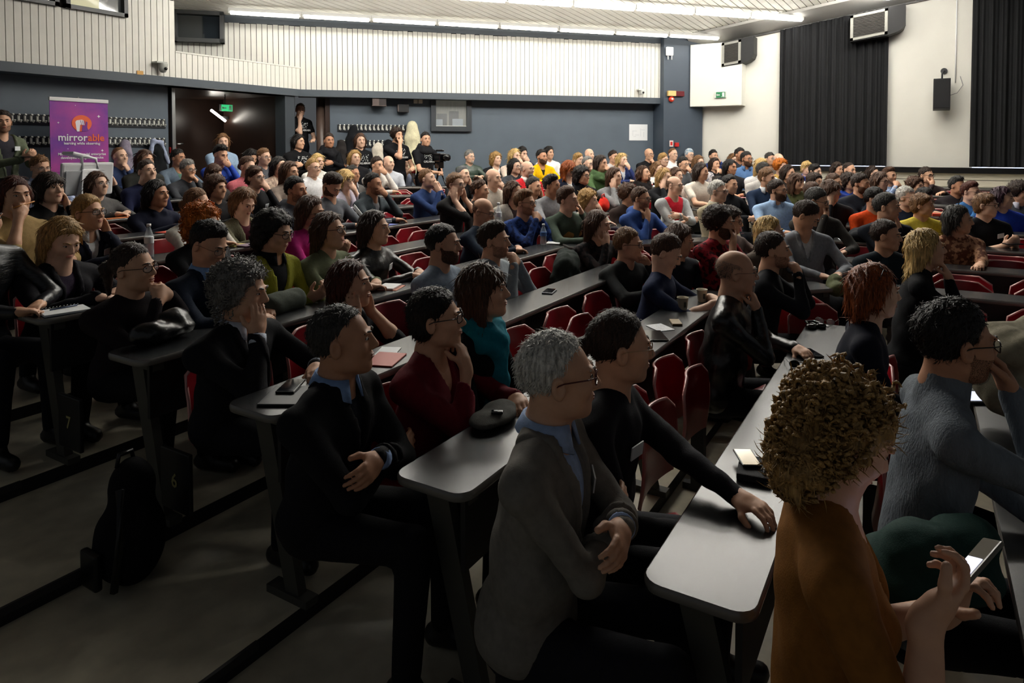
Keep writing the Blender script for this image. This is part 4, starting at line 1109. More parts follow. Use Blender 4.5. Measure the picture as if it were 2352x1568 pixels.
HERO = '''
1932,1005,z1.45|bigcurl Y amp=0.012 fr=75|b|#8a5a24 name=cardigan mid v=#14110f,0.3,0.05|phone|pit=-24 yaw=10 curls=720,0.02,0.04,0.005 hs=0.95 lean=0.03 bust legs=#14141a knees=0.1|person with a mop of curly blond hair in a mustard cardigan tapping a lit phone
1283,868|short W th=0.008 line=-0.004|b|#76726b name=jacket v=#9db3d8,0.34,0.062 collar=#9db3d8|cross|gl=red pit=3 bw=1.08 fat=1.15 legs=#1a1a20 badge=-1 yaw=-4 cuff=#9db3d8|person with white hair and red glasses, arms crossed in a grey tweed jacket
1425,800|tail D th=0.006 amp=0.001|b|#15141b name=cardigan|reach|gl=round yaw=-6 badge=1|person with a dark ponytail and round glasses reaching over the desk in black cardigan
2195,790,z2.05|short K th=0.012 line=0.014|c|#6d757d:knit turtle|noseR|gl=black yaw=4 bw=1.1 beard=0 legs=#15161c badge=-1|person in a grey knit rollneck with black glasses, fist at the mouth
1692,627|ring G th=0.003|b|#101012:leather name=jacket|chinR|gl=thin goatee beardc=W bw=1.12 fat=1.15|bald bearded person in a shiny black leather jacket, hand at the chin
789,785|short S th=0.006 line=-0.008|c|#131317 name=jacket collar=#7f9cc9 v=#1a1d26,0.2,0.04|cross|pit=6 yaw=-6 bw=1.08 fat=1.1 legs=#101014 cuff=#8fa6d0 watch=1|person with cropped grey hair in a black jacket over a blue collar, arms folded
1004,735|pixie K|b|#6d1424 v=skin,0.16,0.06|chinR|gl=black pit=6 bust yaw=-2|person with short black hair and glasses in a maroon sweater, hand under the chin
1112,672|long B bangs spread=0.01|b|#0f1014 scarf=#0f7f93,0.38|lap|pit=8 bust|person with long brown hair wearing a turquoise scarf over black
806,655|mid A|b|#14121a mid|temples|pit=6|person with auburn hair in black, both palms pressed to the temples
558,672|curly G amp=0.008 fr=90|b|#15151a name=jacket v=#cfd6e4,0.2,0.04 collar=#cfd6e4|faceR|curls=320,0.028,0.035,0.003 pit=-4 bw=1.1 fat=1.1 legs=#101014 cuff=#cfd6e4|person with curly grey hair in a dark suit, cheek propped in one hand
308,617|tail D th=0.006|b|#1d1519 name=jacket|clasp|gl=brown pit=2 roll=-4 legs=#0d0d10|person in a plum black jacket with glasses, hands clasped before the mouth
143,552|long Y amp=0.003 len=0.08 fwd=0.05|a|#121118 name=blazer v=#2a1f33,0.3,0.05|write|pit=-24 yaw=16 bust legs=#0d0d10|person with long blond hair in a black blazer bending over a ring notebook
2008,672,z3.2|bob R|a|#131626|lap|yaw=-2|person with a copper bob and sunglasses on the head in a navy top
2128,572,z4.5|long Z spread=0.012|b|#101014 name=blazer|chinR|yaw=-8 pit=6|person with long straight blond hair in a black blazer, seen from the side
480,563|quiff K amp=0.004|b|#1a2436 name=blazer v=#7fa6d8,0.26,0.05 collar=#7fa6d8|write|gl=thin pit=-22 yaw=8|person with thick black hair and glasses in a navy blazer looking down
'''
MANY = '''
-46,505,1:4|short K|b|#15171d:puff name=jacket|desk|lod=1|person in a black quilted puffer jacket cut off by the picture edge
34,452,1:5|long A amp=0.003|b|#a58a5c mid|noseR|pit=2 yaw=18|person with dark red-brown hair in a tan top, pencil between fingers at the mouth
115,434,1:6|bob D bangs|a|#101012|cheekL|pit=4 yaw=4|person with a dark fringed bob in black, cheek on one hand
93,386,1:8|short L|b|#b9c6e6 name=shirt collar=#b9c6e6|desk|gl=grey pit=-8 yaw=10|person with light brown hair and glasses in a pale blue shirt
225,424,1:7|long B|a|#5c5a5a name=cardigan|desk|gl=thin pit=4|person with long straight brown hair and glasses in a grey cardigan
237,399,1:8|mid L|a|#161518|temples|pit=6 yaw=6|person with blond-brown hair in black, fingers of both hands at the face
276,361,1:9|short L th=0.005 line=-0.02|a|#39486e name=shirt|chinL|pit=4|person with receding hair in a denim blue shirt, fist below the chin
338,395,1:7|tied D|a|#1c2140 name=cardigan v=#e6e6ea,0.2,0.05|lap|pit=8 yaw=8|person with hair tied back in a navy cardigan over white
334,369,1:8|mid B|b|#2c2d2a name=jacket|lap||person with brown hair in an olive black jacket, half hidden by the navy cardigan
410,364,1:9|short K line=0.004|c|#5f6d7c name=jacket v=#5d8070,0.16,0.05|desk|goatee yaw=-8|person with slicked black hair and goatee in a grey-blue jacket
432,390,1:8|short G|b|#3f4146|fistL|gl=black pit=-4 fat=1.15|person with grey hair and glasses in a charcoal sweater, fist over the mouth
361,447,1:6|mid K|c|#14172a hood|desk|pit=2 yaw=-4|person with chin-length black hair in a hooded navy sweater
204,490,1:5|pixie Y|b|#15192a name=blazer v=#d9d9dc,0.2,0.05 collar=#d9d9dc|cheekL|gl=black pit=4 badge=-1|person with short blond hair and glasses in a navy blazer, white collar, cheek on fist
454,470,1:5|tail L|b|#d6d2c8|noseL|pit=2|person with a light brown ponytail in an off-white sweater, hand at the mouth
467,514,1:4|curly O amp=0.01 fr=110 low|a|#131318|cheekL|pit=-12 curls=200,0.03,0.04,0.003|person with a frizzy orange bun in black, head leaning on one arm
512,327,1:9|long L|a|#8fa6bf name=jacket|lap|stand yaw=28|person standing in the entrance in a pale denim jacket, mouth open
507,356,1:8|quiff K amp=0.005|b|#2b4aa8 name=jacket|mouthL|pit=-14|person in a bright blue jacket with black curls, forearm over the mouth
576,362,1:9|long K|b|#1b1a1e|lap|pit=-25|person with parted black hair bowing the head below the entrance lamp
607,362,1:8|short L|a|#54565c short|desk|gl=brown|person with short light brown hair and brown glasses in a grey t-shirt
641,383,1:7|long K|a|#d9c3ae:#a98f80|lap|pit=4|person with long black hair in a cream patterned blouse
569,384,1:7|bun B|a|#c66a74|lap|pit=-4|person with a brown bun in a coral pink top
666,397,1:6|long B|b|#8b7d73|desk|yaw=-4|person with long brown hair in a taupe sweater
587,409,1:6|pixie B|a|#19191d|noseL|gl=thin badge=-1|person with cropped brown hair and glasses in black, hand before the mouth
491,403,1:7|pixie B|a|#3a3534|desk|pit=-20|person with tousled short brown hair looking down behind the curls
498,432,1:6|curly B amp=0.006 low|b|#1b1a1c|desk|pit=-2|person with short brown curls in a black top
560,466,1:5|bob L|a|#6d6a55:knit name=cardigan v=#471020,0.26,0.06|write|pit=-24 yaw=10 badge=-1|person with a strawberry blond bob in burgundy rollneck and olive cardigan
680,438,1:5|short K|c|#5b5f68|desk|beard=0 hood yaw=-4|person with black hair and stubble in a slate grey hooded sweater
762,426,1:5|quiff D|b|#5f6268|write|pit=-38 yaw=4 beard=0.008|person with brown hair and beard in grey bending over a notepad
714,487,1:4|long B|b|#b3247a|phone|pit=-8 yaw=-14|person with sleek brown hair in a magenta sweater
631,534,1:3|curly K amp=0.008 low|b|#9a9a34:knit name=cardigan v=#16171c,0.3,0.07 collar=#16171c|phone|gl=brown pit=-12 yaw=2|person with dark curls and glasses in a yellow-green cardigan
757,532,1:3|mid B|b|#6b7258 name=blazer|desk|gl=brown pit=6|person with brown hair and glasses in an olive green blazer
862,526,1:3|long D amp=0.004 spread=0.01|b|#1a1918:leather name=jacket|write|pit=4 badge=-1|person with long dark wavy hair in a black leather jacket
720,386,1:7|short Y|a|#e6e6e8 name=shirt|lap|gl=brown|person with short blond hair and glasses in a white shirt
730,372,1:8|long Z spread=0.02|a|#e0ddd6|lap||person with long golden hair right behind the white shirt
794,413,1:6|bob Z bangs|a|#b7b0bf name=cardigan v=#c9a99a,0.2,0.05|noseL|gl=brown pit=-6|person with a blond bob and glasses in a lilac grey cardigan
812,401,1:7|short S line=-0.01|c|#5d5a58 name=suit_jacket v=#dfe3ee,0.26,0.05 collar=#dfe3ee|lap|badge=-1|person in a brown-grey suit with pale blue tie and receding hair
858,424,1:5|short K line=0.0|c|#3b4348 name=track_jacket v=#a9abb0,0.26,0.05|mouthL|beard=0 hood stripes yaw=-6|person in a dark track jacket with white sleeve stripes, hand over the mouth
815,363,2:8|bob Y|a|#18181c|lap|yaw=14|person with a short blond bob in black, facing the camera
867,380,1:7|short D th=0.018|b|#d8d2cc name=shirt|mouthL|pit=-2|person with neat dark hair in a cream shirt, hand across the mouth
893,375,2:8|ring G|a|#bfc3cc|lap||balding person half hidden behind the cream shirt
927,376,2:9|short L th=0.018|a|#a9b6d6 short|clasp|pit=2|person with a brown crop in a light blue t-shirt and red wristband
983,412,1:5|short L|a|#263a66|pray|pit=12 yaw=-6 badge=-1|person in a navy sweater with both palms joined at the mouth
1047,425,1:4|tied L|a|#1b1a1c mid|temples|gl=thin|person with tied brown hair and glasses, both fists at the cheeks
1064,402,2:6|short D th=0.012|a|#1c1c20|cheekL|hat=#5e5f60 pit=6 roll=6|person in a grey beanie, cheek leaning on one hand
1079,361,2:9|short G|a|#3b4a40:puff name=vest|desk|goatee beardc=W gl=thin fat=1.1|person with grey hair and white goatee in a quilted green vest against the wall
1140,366,2:9|curly Y amp=0.008 low|a|#17181c name=blazer v=#e4e2e2,0.24,0.06|lap|pit=4|person with big blond curls in a black blazer over white
1134,410,2:5|ring G|a|#c9c0b4 name=shirt|noseL|hs=1.0|bald elderly person with a hand before the mouth, near the stacked curls
1183,383,2:7|long K|a|#3a3d42|cheekL|gl=brown|person with long black hair and glasses in dark grey, cheek in hand
1183,359,2:8|bob Z|a|#c9b6a8|noseL||person with a golden bob, hand at the mouth, beside the yellow jacket
1200,353,2:9|mid K|a|#22284a hood|mouthL|pit=-10|person with black hair in a navy hooded top, hand on the brow
1245,361,2:8|short K line=0.0|c|#e3b400 name=jacket v=#25221c,0.16,0.04|desk|beard=0.012 badge=-1|bearded person in a bright yellow jacket
1261,352,2:9|bob K|b|#ececec short|lap||person with black hair in a white t-shirt behind the yellow jacket
1212,389,2:6|ring W|a|#dd2a33 collar=#f0ece8|lap|gl=thin fat=1.1|bald elderly person with glasses in a scarlet sweater
1103,438,1:4|top B low amp=0.006|b|#2a2524|lap|yaw=-10|person with a knot of brown curls on top of the head
1180,441,2:4|long B amp=0.004|b|#b9b2a8 name=cardigan v=#4a3a3c,0.26,0.06|lap|gl=brown|person with wavy brown hair and glasses in a pale grey cardigan
1227,429,2:5|top S|b|#1d1d21|cheekL|person|person with shaved sides and a topknot in black, hand at the face
1268,427,2:4|quiff K|c|#9b9ca0|desk|yaw=-4|person with black hair and moustache in a light grey sweatshirt
1306,389,2:6|mid R bangs|a|#1d2236 name=cardigan v=#e2e0de,0.24,0.04|write|gl=brown pit=-26|person with a ginger fringe and glasses in navy, writing
1338,404,2:5|curly K amp=0.006 low|b|#14141a turtle|lap|gl=brown|person with black curls and glasses in a black rollneck
1351,378,2:7|short G line=-0.01|a|#20242e name=vest v=#cfd2da,0.2,0.05|noseL|gl=grey badge=-1|person with cropped grey hair and glasses in a dark vest with white sleeves
1329,368,2:8|pixie Y|a|#d9d3cf|lap|gl=thin|elderly person with short sandy hair in white behind the dark vest
1354,356,2:9|bald|a|#e6d6d6|lap||bald person in pale pink against the slate wall
1381,376,2:6|mid D|b|#4f6a42 scarf=#4b6340|noseL||person with wavy dark hair and a moss green scarf, hand on mouth
1110,487,1:3|ring S th=0.004|b|#1b2738 name=blazer v=#8aa2c0,0.2,0.04|desk|gl=black pit=-14 bw=1.1 fat=1.15|bald person with black glasses in a dark blue blazer beside the tall water bottle
1206,467,2:3|quiff L|b|#2f4a8a:#1c2a52 name=shirt|clasp|gl=brown beard=0|person with sandy hair and glasses in a blue checked shirt, hands clasped
1304,459,2:3|quiff B|a|#4a574c|faceL|roll=-8|person with brown hair in a green sweater, open hand over one cheek
1353,460,2:4|curly Y amp=0.009 low|a|#c9c2b4|noseL|yaw=-10|person with blond ringlets in cream, hand at the mouth
1019,562,1:2|short K th=0.008|b|#8b98a8|lap|beard=0.004 bw=1.08 yaw=-4|person with cropped black hair and beard in a pale blue sweatshirt
1136,554,1:2|quiff D|b|#8c959c|clasp|pit=2 yaw=-2 beard=0 bw=1.05 low|person with brown hair in a grey long-sleeved top, hands folded over the desk
1374,517,2:2|long B|a|#1b1a1e:#3a3030|faceR|pit=-4|person with long brown hair in a dark floral top, hand covering the face
1409,361,2:9|short D|b|#c9c4c2|lap||person with dark hair half hidden behind the green scarf
1429,368,2:8|mid Z|a|#243060 name=cardigan v=#d9dbe2,0.2,0.05|noseL||person with blond hair in a royal blue cardigan, hand at the mouth
1491,355,2:9|bald|b|#101114|chinL|gl=black|bald person with glasses in a black printed t-shirt beside the pillar
1524,368,2:8|pixie Y|a|#b98a7c|lap|gl=brown|person with feathered sandy hair and glasses by the pillar
1546,355,2:9|short L th=0.004 line=-0.02|a|#efeaea name=shirt|lap|gl=thin|person with thin hair and glasses in a white shirt below the red alarm
1584,357,3:9|short G th=0.02 line=0.02|a|#17181c|lap|gl=brown hat=#7f95a5:#c9ccd0|person in a patterned grey-blue headscarf and black sweater
1570,378,2:7|short K th=0.018|b|#5d6064 name=shirt|noseL|gl=black|person with dark hair and glasses in a grey shirt, fingers at the mouth
1510,389,2:7|mid L|a|#e9e6e2 name=cardigan|lap||person with light brown hair in a white cardigan behind the red sweater
1412,406,2:5|long B|a|#8d8e90|cheekR||person with long brown hair in a grey top, cheek on fist, beside the red bag
1479,400,2:6|mid B spread=0.01 amp=0.006|b|#c4202c scarf=#191516,0.2|desk|goatee pit=14 yaw=-6|person with shoulder-length hair and goatee in a red sweater and black scarf
1526,408,2:5|mid Y|a|#1a1b1f|cheekR||person with ash blond hair in black, cheek in hand
1554,404,2:6|long B|a|#d9c4b8|lap|gl=thin|person with long brown hair and glasses in a pale pink top
1611,395,2:5|long D amp=0.005|b|#e6ddd0 short|desk|yaw=-6|person with long dark waves in a cream t-shirt next to the laptop
1605,374,3:7|bob L|a|#d9d0d0:#8f8f98|lap||person with sandy hair in a striped top behind the dark waves
1639,359,2:9|short K|b|#2c3f7a|mouthL||person with black hair in a royal blue sweater against the white wall
1642,378,2:8|long D|b|#1e1d20|clasp||person with straight dark hair in black, hands folded at the mouth
1684,368,3:9|mid L|a|#4a4a4e|lap||person with light brown hair half hidden behind two black tops
1678,385,3:6|long K|c|#232227 name=jacket v=#dcd6d6,0.2,0.05|desk||person with long black hair and white scarf in a dark jacket
1700,356,3:8|short K|c|#2a2c34|lap|beard=0|bearded person with glasses at the foot of the white wall
1715,366,3:7|short K|c|#5c7fb0 name=shirt collar=#5c7fb0|lap|gl=brown beard=0.006|bearded person with glasses in a sky blue shirt by the curtain
1750,383,3:6|long Z|a|#ececea|lap||person with long reddish blond hair in a white top
1769,366,3:9|short S|b|#4a443f|lap||person with greying hair just in front of the first curtain
1789,368,3:8|ring W|a|#6a5f58|lap||balding white-haired person at the foot of the first curtain
1794,383,3:7|curly O amp=0.006|a|#c9a35a|lap||person with short ginger curls in front of the curtain
1811,398,3:6|bob D|b|#3a322e|lap||person with a dark bob leaning out behind the navy sweater
1550,427,2:4|ring B th=0.004|a|#b7babb v=#d8263a,0.34,0.13 panel=#e6e2e2,0.17,0.20,0.10|cross|gl=thin nodesk legs=#3a3b3e lod=1|balding person in a grey and red raglan shirt, arms crossed at the aisle
1650,441,2:3|short W|a|#b3a88c name=jacket v=#2c3040,0.24,0.05 collar=#c9c2b0|lap|gl=brown nodesk|white-haired person with glasses in a beige jacket beyond the aisle
1677,425,2:4|tied K|b|#16171b turtle|desk|yaw=6|person with tied black hair in a black rollneck behind the beige jacket
1762,410,3:4|short L|b|#24344e collar=#dcdfe4|desk|beard=0 yaw=-4|person with a sandy crop in a navy sweater over a white collar
1786,438,3:3|short D line=0.004|b|#9dbbe0 name=shirt collar=#9dbbe0|desk|gl=black beard=0.016 fat=1.2 bw=1.1|bearded person with glasses in a sky blue shirt
1755,394,3:5|short S|b|#c9c6c2|lap||grey-haired person behind the navy sweater with white collar
1830,419,3:5|mid B bangs|b|#565a38|noseL||person with a brown fringe in an olive top, hand on mouth
1473,457,2:3|short B line=0.0|b|#33508e name=hoodie hood v=#2a3a60,0.26,0.02|chinR|gl=black beard=0 pit=-2|person in a blue zipped hooded top with glasses, hand at the chin
1445,447,2:4|curly B amp=0.006|b|#3a2e2c|lap||person with brown curls hidden behind the blue hooded top
1444,563,2:1|short L|b|#27292b|fistL|gl=black pit=0|person with a blond crop and black glasses in a charcoal sweater, fist at the mouth
1530,582,z4.75,1:1|tied B|a|#1e2846 mid|write|pit=-26|person with tied brown hair in navy, looking down beside the paper cups
1561,553,2:1|long B|b|#22252e|lap|pit=-10|person with long brown hair leaning over the desk behind the navy top
1655,512,2:1|curly D amp=0.006|b|#9a2230:#3a1018 short|mouthR|beard=0.006 pit=-6|person with shaggy dark hair and beard in a red striped t-shirt
1679,508,2:2|curly D amp=0.006|b|#6a5a56|cheekR|gl=brown pit=-6|person with dark curls and glasses behind the red stripes, hand along the face
1768,534,2:1|bob Z|a|#5a5048|lap|yaw=-8|person with straw blond hair mostly hidden by a dark head
1777,577,1:0|short D|b|#191a20 name=shirt|clasp|beard=0 pit=4|person with short dark hair and beard in a dark shirt, fists at the chin
1854,388,3:8|pixie Z|a|#2454c8 hood|mouthR|pit=-6|person with blond hair in an electric blue hooded top, hand at the brow
1873,395,3:7|pixie K|a|#d6d0c4|lap||person with cropped black hair in cream under the curtain
1924,390,3:8|long D amp=0.006 spread=0.01|b|#3a3836|lap||person with long dark curls at the window sill
1951,392,3:7|short D th=0.005 line=-0.015|b|#6f7f92|noseR||person with a receding crop, fist at the mouth, at the sill
1873,418,3:6|curly D amp=0.006 low|b|#5a4f48|lap||person with dark curls and a pale face between two dark heads
2005,399,3:8|mid D|a|#3a2f3a|lap||person with dark hair in plum against the cream planks
2043,404,3:7|quiff B|b|#a9bddc:#6f7f9f name=shirt|clasp|beard=0 yaw=-4|person with brown hair and beard in a pale checked shirt, hands raised
2022,418,3:5|long B|a|#5c4a48|lap|gl=brown|person with brown hair and dark glasses before the checked shirt
2128,404,3:7|short D|b|#3b2f30|noseR|gl=black|person with dark hair and glasses, knuckles at the mouth, below the sill
1977,423,3:4|short D|b|#20242e|pray|beard=0.01 pit=-2|bearded person in a dark sweater with palms joined before the face
1916,421,3:5|tied B|b|#2f3f8c|lap||person with brown hair tied back in an indigo top
1951,418,3:6|curly D amp=0.005 low|b|#2a4fb8|lap||person with dark curls in a cobalt blue top
1908,440,3:3|long B bangs|a|#1c1b20|cheekR|pit=-4|person with a long fringe in black, cheek on a pale fist
1866,442,3:4|short B|b|#5a4a3c|lap|pit=-10|person with wavy brown hair bent forward behind grey hair
1876,463,3:2|short S|b|#3a3836 name=jacket|mouthR|gl=black pit=-12|person with black-grey hair and glasses in a dark jacket, hand at the mouth
2104,428,3:6|curly B amp=0.009 low|b|#4a3a30|lap||person with a cloud of brown curls under the window sill
2083,455,3:4|short W th=0.02|a|#202a3e|lap|gl=black|white-haired person with dark glasses in a navy top
2038,477,3:2|short S line=0.0|b|#1f232c name=jacket|chinR||person with thinning grey hair in a dark jacket, hand at the chin
2119,473,3:3|pixie L|b|#d6c24a name=blouse|write|yaw=-6|person with short brown hair in a lemon yellow blouse
2199,428,3:6|quiff S|c|#221c20 name=jacket|noseR|yaw=-2|person with black-grey hair, sunglasses pushed up, in a dark jacket
2230,442,3:5|quiff A|a|#3a6ea8 name=jacket|noseR|gl=brown|person with auburn hair and glasses in a denim blue jacket
2123,455,3:5|quiff K|b|#2c2a30|desk|pit=-20|person with messy black hair bent over behind the yellow blouse
2265,473,3:3|pixie L|a|#131317 short|phone|gl=brown badge=-1|person with a ginger pixie cut and glasses in a black t-shirt
2344,442,3:5|curly D|b|#4a4f56 name=suit_jacket collar=#c9c9da|phone|pit=-10 bw=1.1|person with dark curls in a grey suit at the picture edge
2201,506,3:2|bob S|b|#6a4030:#c09070 name=blouse|reach|yaw=-4|person with streaked grey-brown hair in a brown patterned blouse, arm stretched out
2036,543,3:1|short D|b|#1c262e name=shirt|lap|yaw=4|person with short dark hair in a dark teal shirt
1850,497,3:1|short D|b|#8b9098 name=suit_jacket v=#c9ced6,0.22,0.05|write|pit=-30|person with short brown hair in a pale grey suit, looking down
2010,458,3:3|short K|b|#e2501c|lap|pit=-6|person in an orange t-shirt with dark hair behind the grey head
2303,456,3:4|mid P|a|#2443b4|lap|yaw=-8|person with plum coloured hair in a blue sweatshirt behind the suit
6,281,z7.2,1:9|short D line=0.006|b|#5f6653 name=jacket v=#34323a,0.5,0.10|phone|stand beard=0 yaw=24 badge=-1 lod=1|standing person in an olive jacket with a phone, cut off by the picture edge
686,327,z10.6,1:9|long K|b|#101013|cross|stand yaw=-10 tee|standing person with long black hair in a printed black sweatshirt beside the doorway
690,253,z12.1,1:9|short L th=0.005|a|#101013 short|chinR|stand tee yaw=24|person in a printed black t-shirt standing inside the brown doorway
756,324,z10.9,1:9|bun D|c|#15161a name=coat scarf=#17171b,0.1|cross|stand yaw=20|standing person in a black coat and scarf holding a sheet of paper
828,324,z11.0,1:9|long B|a|#121216|lap|stand yaw=24 tee|standing person with very long brown hair in a printed black t-shirt
913,311,z11.1,1:9|curly D amp=0.006|b|#121216 short|noseR|stand yaw=4 beard=0.006 tee|standing bearded person with dark curls in a printed black t-shirt, hand at the mouth
978,321,z11.2,1:9|bun K|b|#15151a short scarf=#141418|lap|stand yaw=20 tee|standing person in a black scarf and printed t-shirt behind a video camera
'''
for _k, _l in enumerate([q for q in (HERO + MANY).strip().split('\n') if q.strip()]):
    PEOPLE.append((parse(_l), _k))
# two lit lamp lines in view and the next one towards the stage
lamp_line(0.52, -1.05, 7.75, 8, 'lit fluorescent tube of the ceiling lamp line nearest the back wall', 'tubes of the lamp line at the back wall', 0.17)
lamp_line(1.64, -1.3, 8.75, 9, 'lit fluorescent tube of the second ceiling lamp line from the back wall', 'tubes of the second lamp line', 0.42)

lamp_line(2.76, -1.0, 9.6, 9, 'lit fluorescent tube of the third ceiling lamp line, above the picture', 'tubes of the third lamp line', 0.75)
lamp_line(3.95, -0.5, 9.6, 9, 'lit fluorescent tube of the fourth ceiling lamp line, above the picture', 'tubes of the fourth lamp line', 1.25)
lamp_line(5.1, 0.3, 9.4, 8, 'lit fluorescent tube of the added fifth ceiling lamp line, above the picture', 'tubes of the added fifth lamp line', 1.25)  # unseen line added to even the light on wall and front rows

# ------------------------------------------------------------------ desk rows with folding seats
M_TOP = mat('black_laminate', '#232426', 0.27, var=0.25, scale=14, bump=0.02, bscale=200, spec=0.6)
M_EDGE = mat('edge_highlight', '#6d6a66', 0.22, spec=0.7)  # paler tone stands in for light caught by the rounded desk edge
M_PANEL = mat('desk_panel', '#141315', 0.5)
M_LEG = mat('grey_steel_leg', '#4a4943', 0.5, metal=0.3)
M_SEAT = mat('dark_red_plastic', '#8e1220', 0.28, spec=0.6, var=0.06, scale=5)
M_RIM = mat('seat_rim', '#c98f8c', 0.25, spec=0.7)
M_CHROME = mat('worn_chrome', '#8c8a84', 0.25, metal=1.0)

def shell(w, h, bow, t=0.014, nx=8, nz=6, rcorner=0.09):
    """a bowed seat shell with rounded upper corners; the bright rim is a second material"""
    mb = MB(); pts = []
    for k in range(nz + 1):
        z = h * k / nz
        over = max(0.0, (z - (h - rcorner)) / rcorner)
        half = w / 2 - rcorner * (1 - math.sqrt(max(0.0, 1 - over * over)))
        for j in range(nx + 1):
            s = -1 + 2 * j / nx
            pts.append((s * half, bow * (s * s) - 0.02 * math.sin(math.pi * k / nz), z))
    n = len(pts)
    back = [(x, y + t, z) for x, y, z in pts]
    fs = []; W = nx + 1
    for k in range(nz):
        for j in range(nx):
            a = k * W + j
            fs += [(a, a + 1, a + W + 1, a + W), (n + a, n + a + W, n + a + W + 1, n + a + 1)]
    mb.add(pts + back, fs)
    rim = [k * W for k in range(nz + 1)] + [nz * W + j for j in range(1, W)] + [k * W + nx for k in range(nz - 1, -1, -1)]
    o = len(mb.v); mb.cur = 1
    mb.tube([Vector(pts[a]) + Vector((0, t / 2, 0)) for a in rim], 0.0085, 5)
    mb.cur = 0
    mb.add([pts[j] for j in range(W)] + [back[j] for j in range(W)], [(j + 1, j, W + j, W + j + 1) for j in range(nx)])
    return mb.mesh('seat_shell', [M_SEAT, M_RIM], True)
SEAT_BACK = shell(0.45, 0.34, -0.05)
SEAT_PAN = shell(0.42, 0.36, -0.03)
LEG_MESH = {}
def desk_leg():
    if 'leg' not in LEG_MESH:
        mb = MB(); sec = [(-0.02, -0.045), (0.02, -0.045), (0.02, 0.045), (-0.02, 0.045)]
        vs = [(x, 0.17 + y, 0.7) for x, y in sec] + [(x, 0.0 + y * 0.8, 0.0) for x, y in sec]
        mb.add(vs, [(0, 1, 2, 3), (7, 6, 5, 4), (0, 4, 5, 1), (1, 5, 6, 2), (2, 6, 7, 3), (3, 7, 4, 0)])
        mb.box((0, 0.14, 0.69), (0.05, 0.22, 0.04)); mb.box((0, 0.03, 0.015), (0.06, 0.22, 0.03))
        LEG_MESH['leg'] = mb.mesh('leg', M_LEG)
    return LEG_MESH['leg']
def seat_post():
    if 'post' not in LEG_MESH:
        mb = MB(); mb.box((0, 0, 0.19), (0.05, 0.07, 0.38)); mb.box((0, -0.02, 0.02), (0.045, 0.2, 0.035)); mb.tube([(0, -0.12, 0.03), (0, -0.12, -0.0)], 0.014, 6)
        LEG_MESH['post'] = mb.mesh('seat_post', mat('dark_post', '#1a191a', 0.5))
    return LEG_MESH['post']

def desk_row(blk, i, t0, t1, label, number=None, round_start=True):
    L = t1 - t0
    ang = math.atan2(ALONG[blk].y, ALONG[blk].x)
    base = spot(blk, t0, row_D(i), row_floor(i))
    o = thing('desk_row', label, 'desk', base, ang, 'fixed desk rows with folding seats')
    r = 0.055; pts = []
    for cx, cy, a0 in ((L - r, r, -90), (L - r, DESK_W - r, 0), (r, DESK_W - r, 90), (r, r, 180)):
        for k in range(6): a = math.radians(a0 + 18 * k); pts.append((cx + r * math.cos(a), cy + r * math.sin(a)))
    n = len(pts); mb = MB()
    zt = DESK_H
    inner = [(DESK_W / 2 + (p[1] - DESK_W / 2) * 0.985, ) for p in pts]
    mb.cur = 0; mb.add([(x, y, zt) for x, y in pts], [tuple(range(n))])
    mb.add([(x, y, zt - 0.028) for x, y in pts], [tuple(range(n - 1, -1, -1))])
    obj('desk_top', mb.mesh('desk_top', M_TOP), o)
    eb = MB(); prof = [(0.0, 0.001), (0.004, -0.003), (0.006, -0.012), (0.004, -0.026), (0, -0.029)]
    vs = []
    for k, (x, y) in enumerate(pts):
        px, py = pts[k - 1]; qx, qy = pts[(k + 1) % n]; d = Vector((qx - px, qy - py)).normalized(); nx_, ny_ = d.y, -d.x
        vs += [(x + nx_ * a, y + ny_ * a, zt + b) for a, b in prof]
    m5 = len(prof)
    eb.add(vs, [(k * m5 + j, ((k + 1) % n) * m5 + j, ((k + 1) % n) * m5 + j + 1, k * m5 + j + 1) for k in range(n) for j in range(m5 - 1)])
    obj('edge_highlight_band', eb.mesh('edge_highlight_band', M_EDGE, True), o)
    obj('front_panel', boxm('front_panel', (L / 2, 0.045, 0.585), (L - 0.12, 0.018, 0.25), None, M_PANEL), o)
    nl = max(2, int(round(L / 1.7)) + 1)
    for k in range(nl): obj('leg', desk_leg(), o, loc=(0.1 + (L - 0.2) * k / (nl - 1), 0.0, 0))
    ns = max(1, int((L - 0.1) / 0.56)); off = (L - ns * 0.56) / 2 + 0.28
    for k in range(ns):
        x = off + k * 0.56
        w = base + ALONG[blk] * x - UPHILL[blk] * 0.25
        occ = any((w.x - q[0]) ** 2 + (w.y - q[1]) ** 2 < 0.30 ** 2 for q in SEATED)
        s = obj('folding_seat', SEAT_BACK, o, loc=(x, -0.07, 0.36), rot=(math.radians(-9), 0, 0))
        if occ: obj('seat_pan', SEAT_PAN, s, loc=(0, -0.04, 0.0), rot=(math.radians(82), 0, 0))
        else: obj('seat_pan', SEAT_PAN, s, loc=(0, -0.11, -0.06), rot=(math.radians(9), 0, 0))
        if k % 2 == 0: obj('seat_post', seat_post(), o, loc=(x + 0.28, -0.16, -STEP))
    if number:
        pl = obj('end_plate', boxm('end_plate', (0, 0, 0), (0.02, 0.2, 0.26), None, mat('end_plate', '#121214', 0.4), 0.006), o, loc=(0.03, -0.2, 0.26))
        text_on('row_number', number, 0.085, mat('number_paint', '#a8a06a', 0.6), pl, frame_m(Vector((-0.012, 0, 0)), Vector((0, -1, 0)), Vector((0, 0, 1)), Vector((-1, 0, 0))), 0.001, 0.0005)
    return o

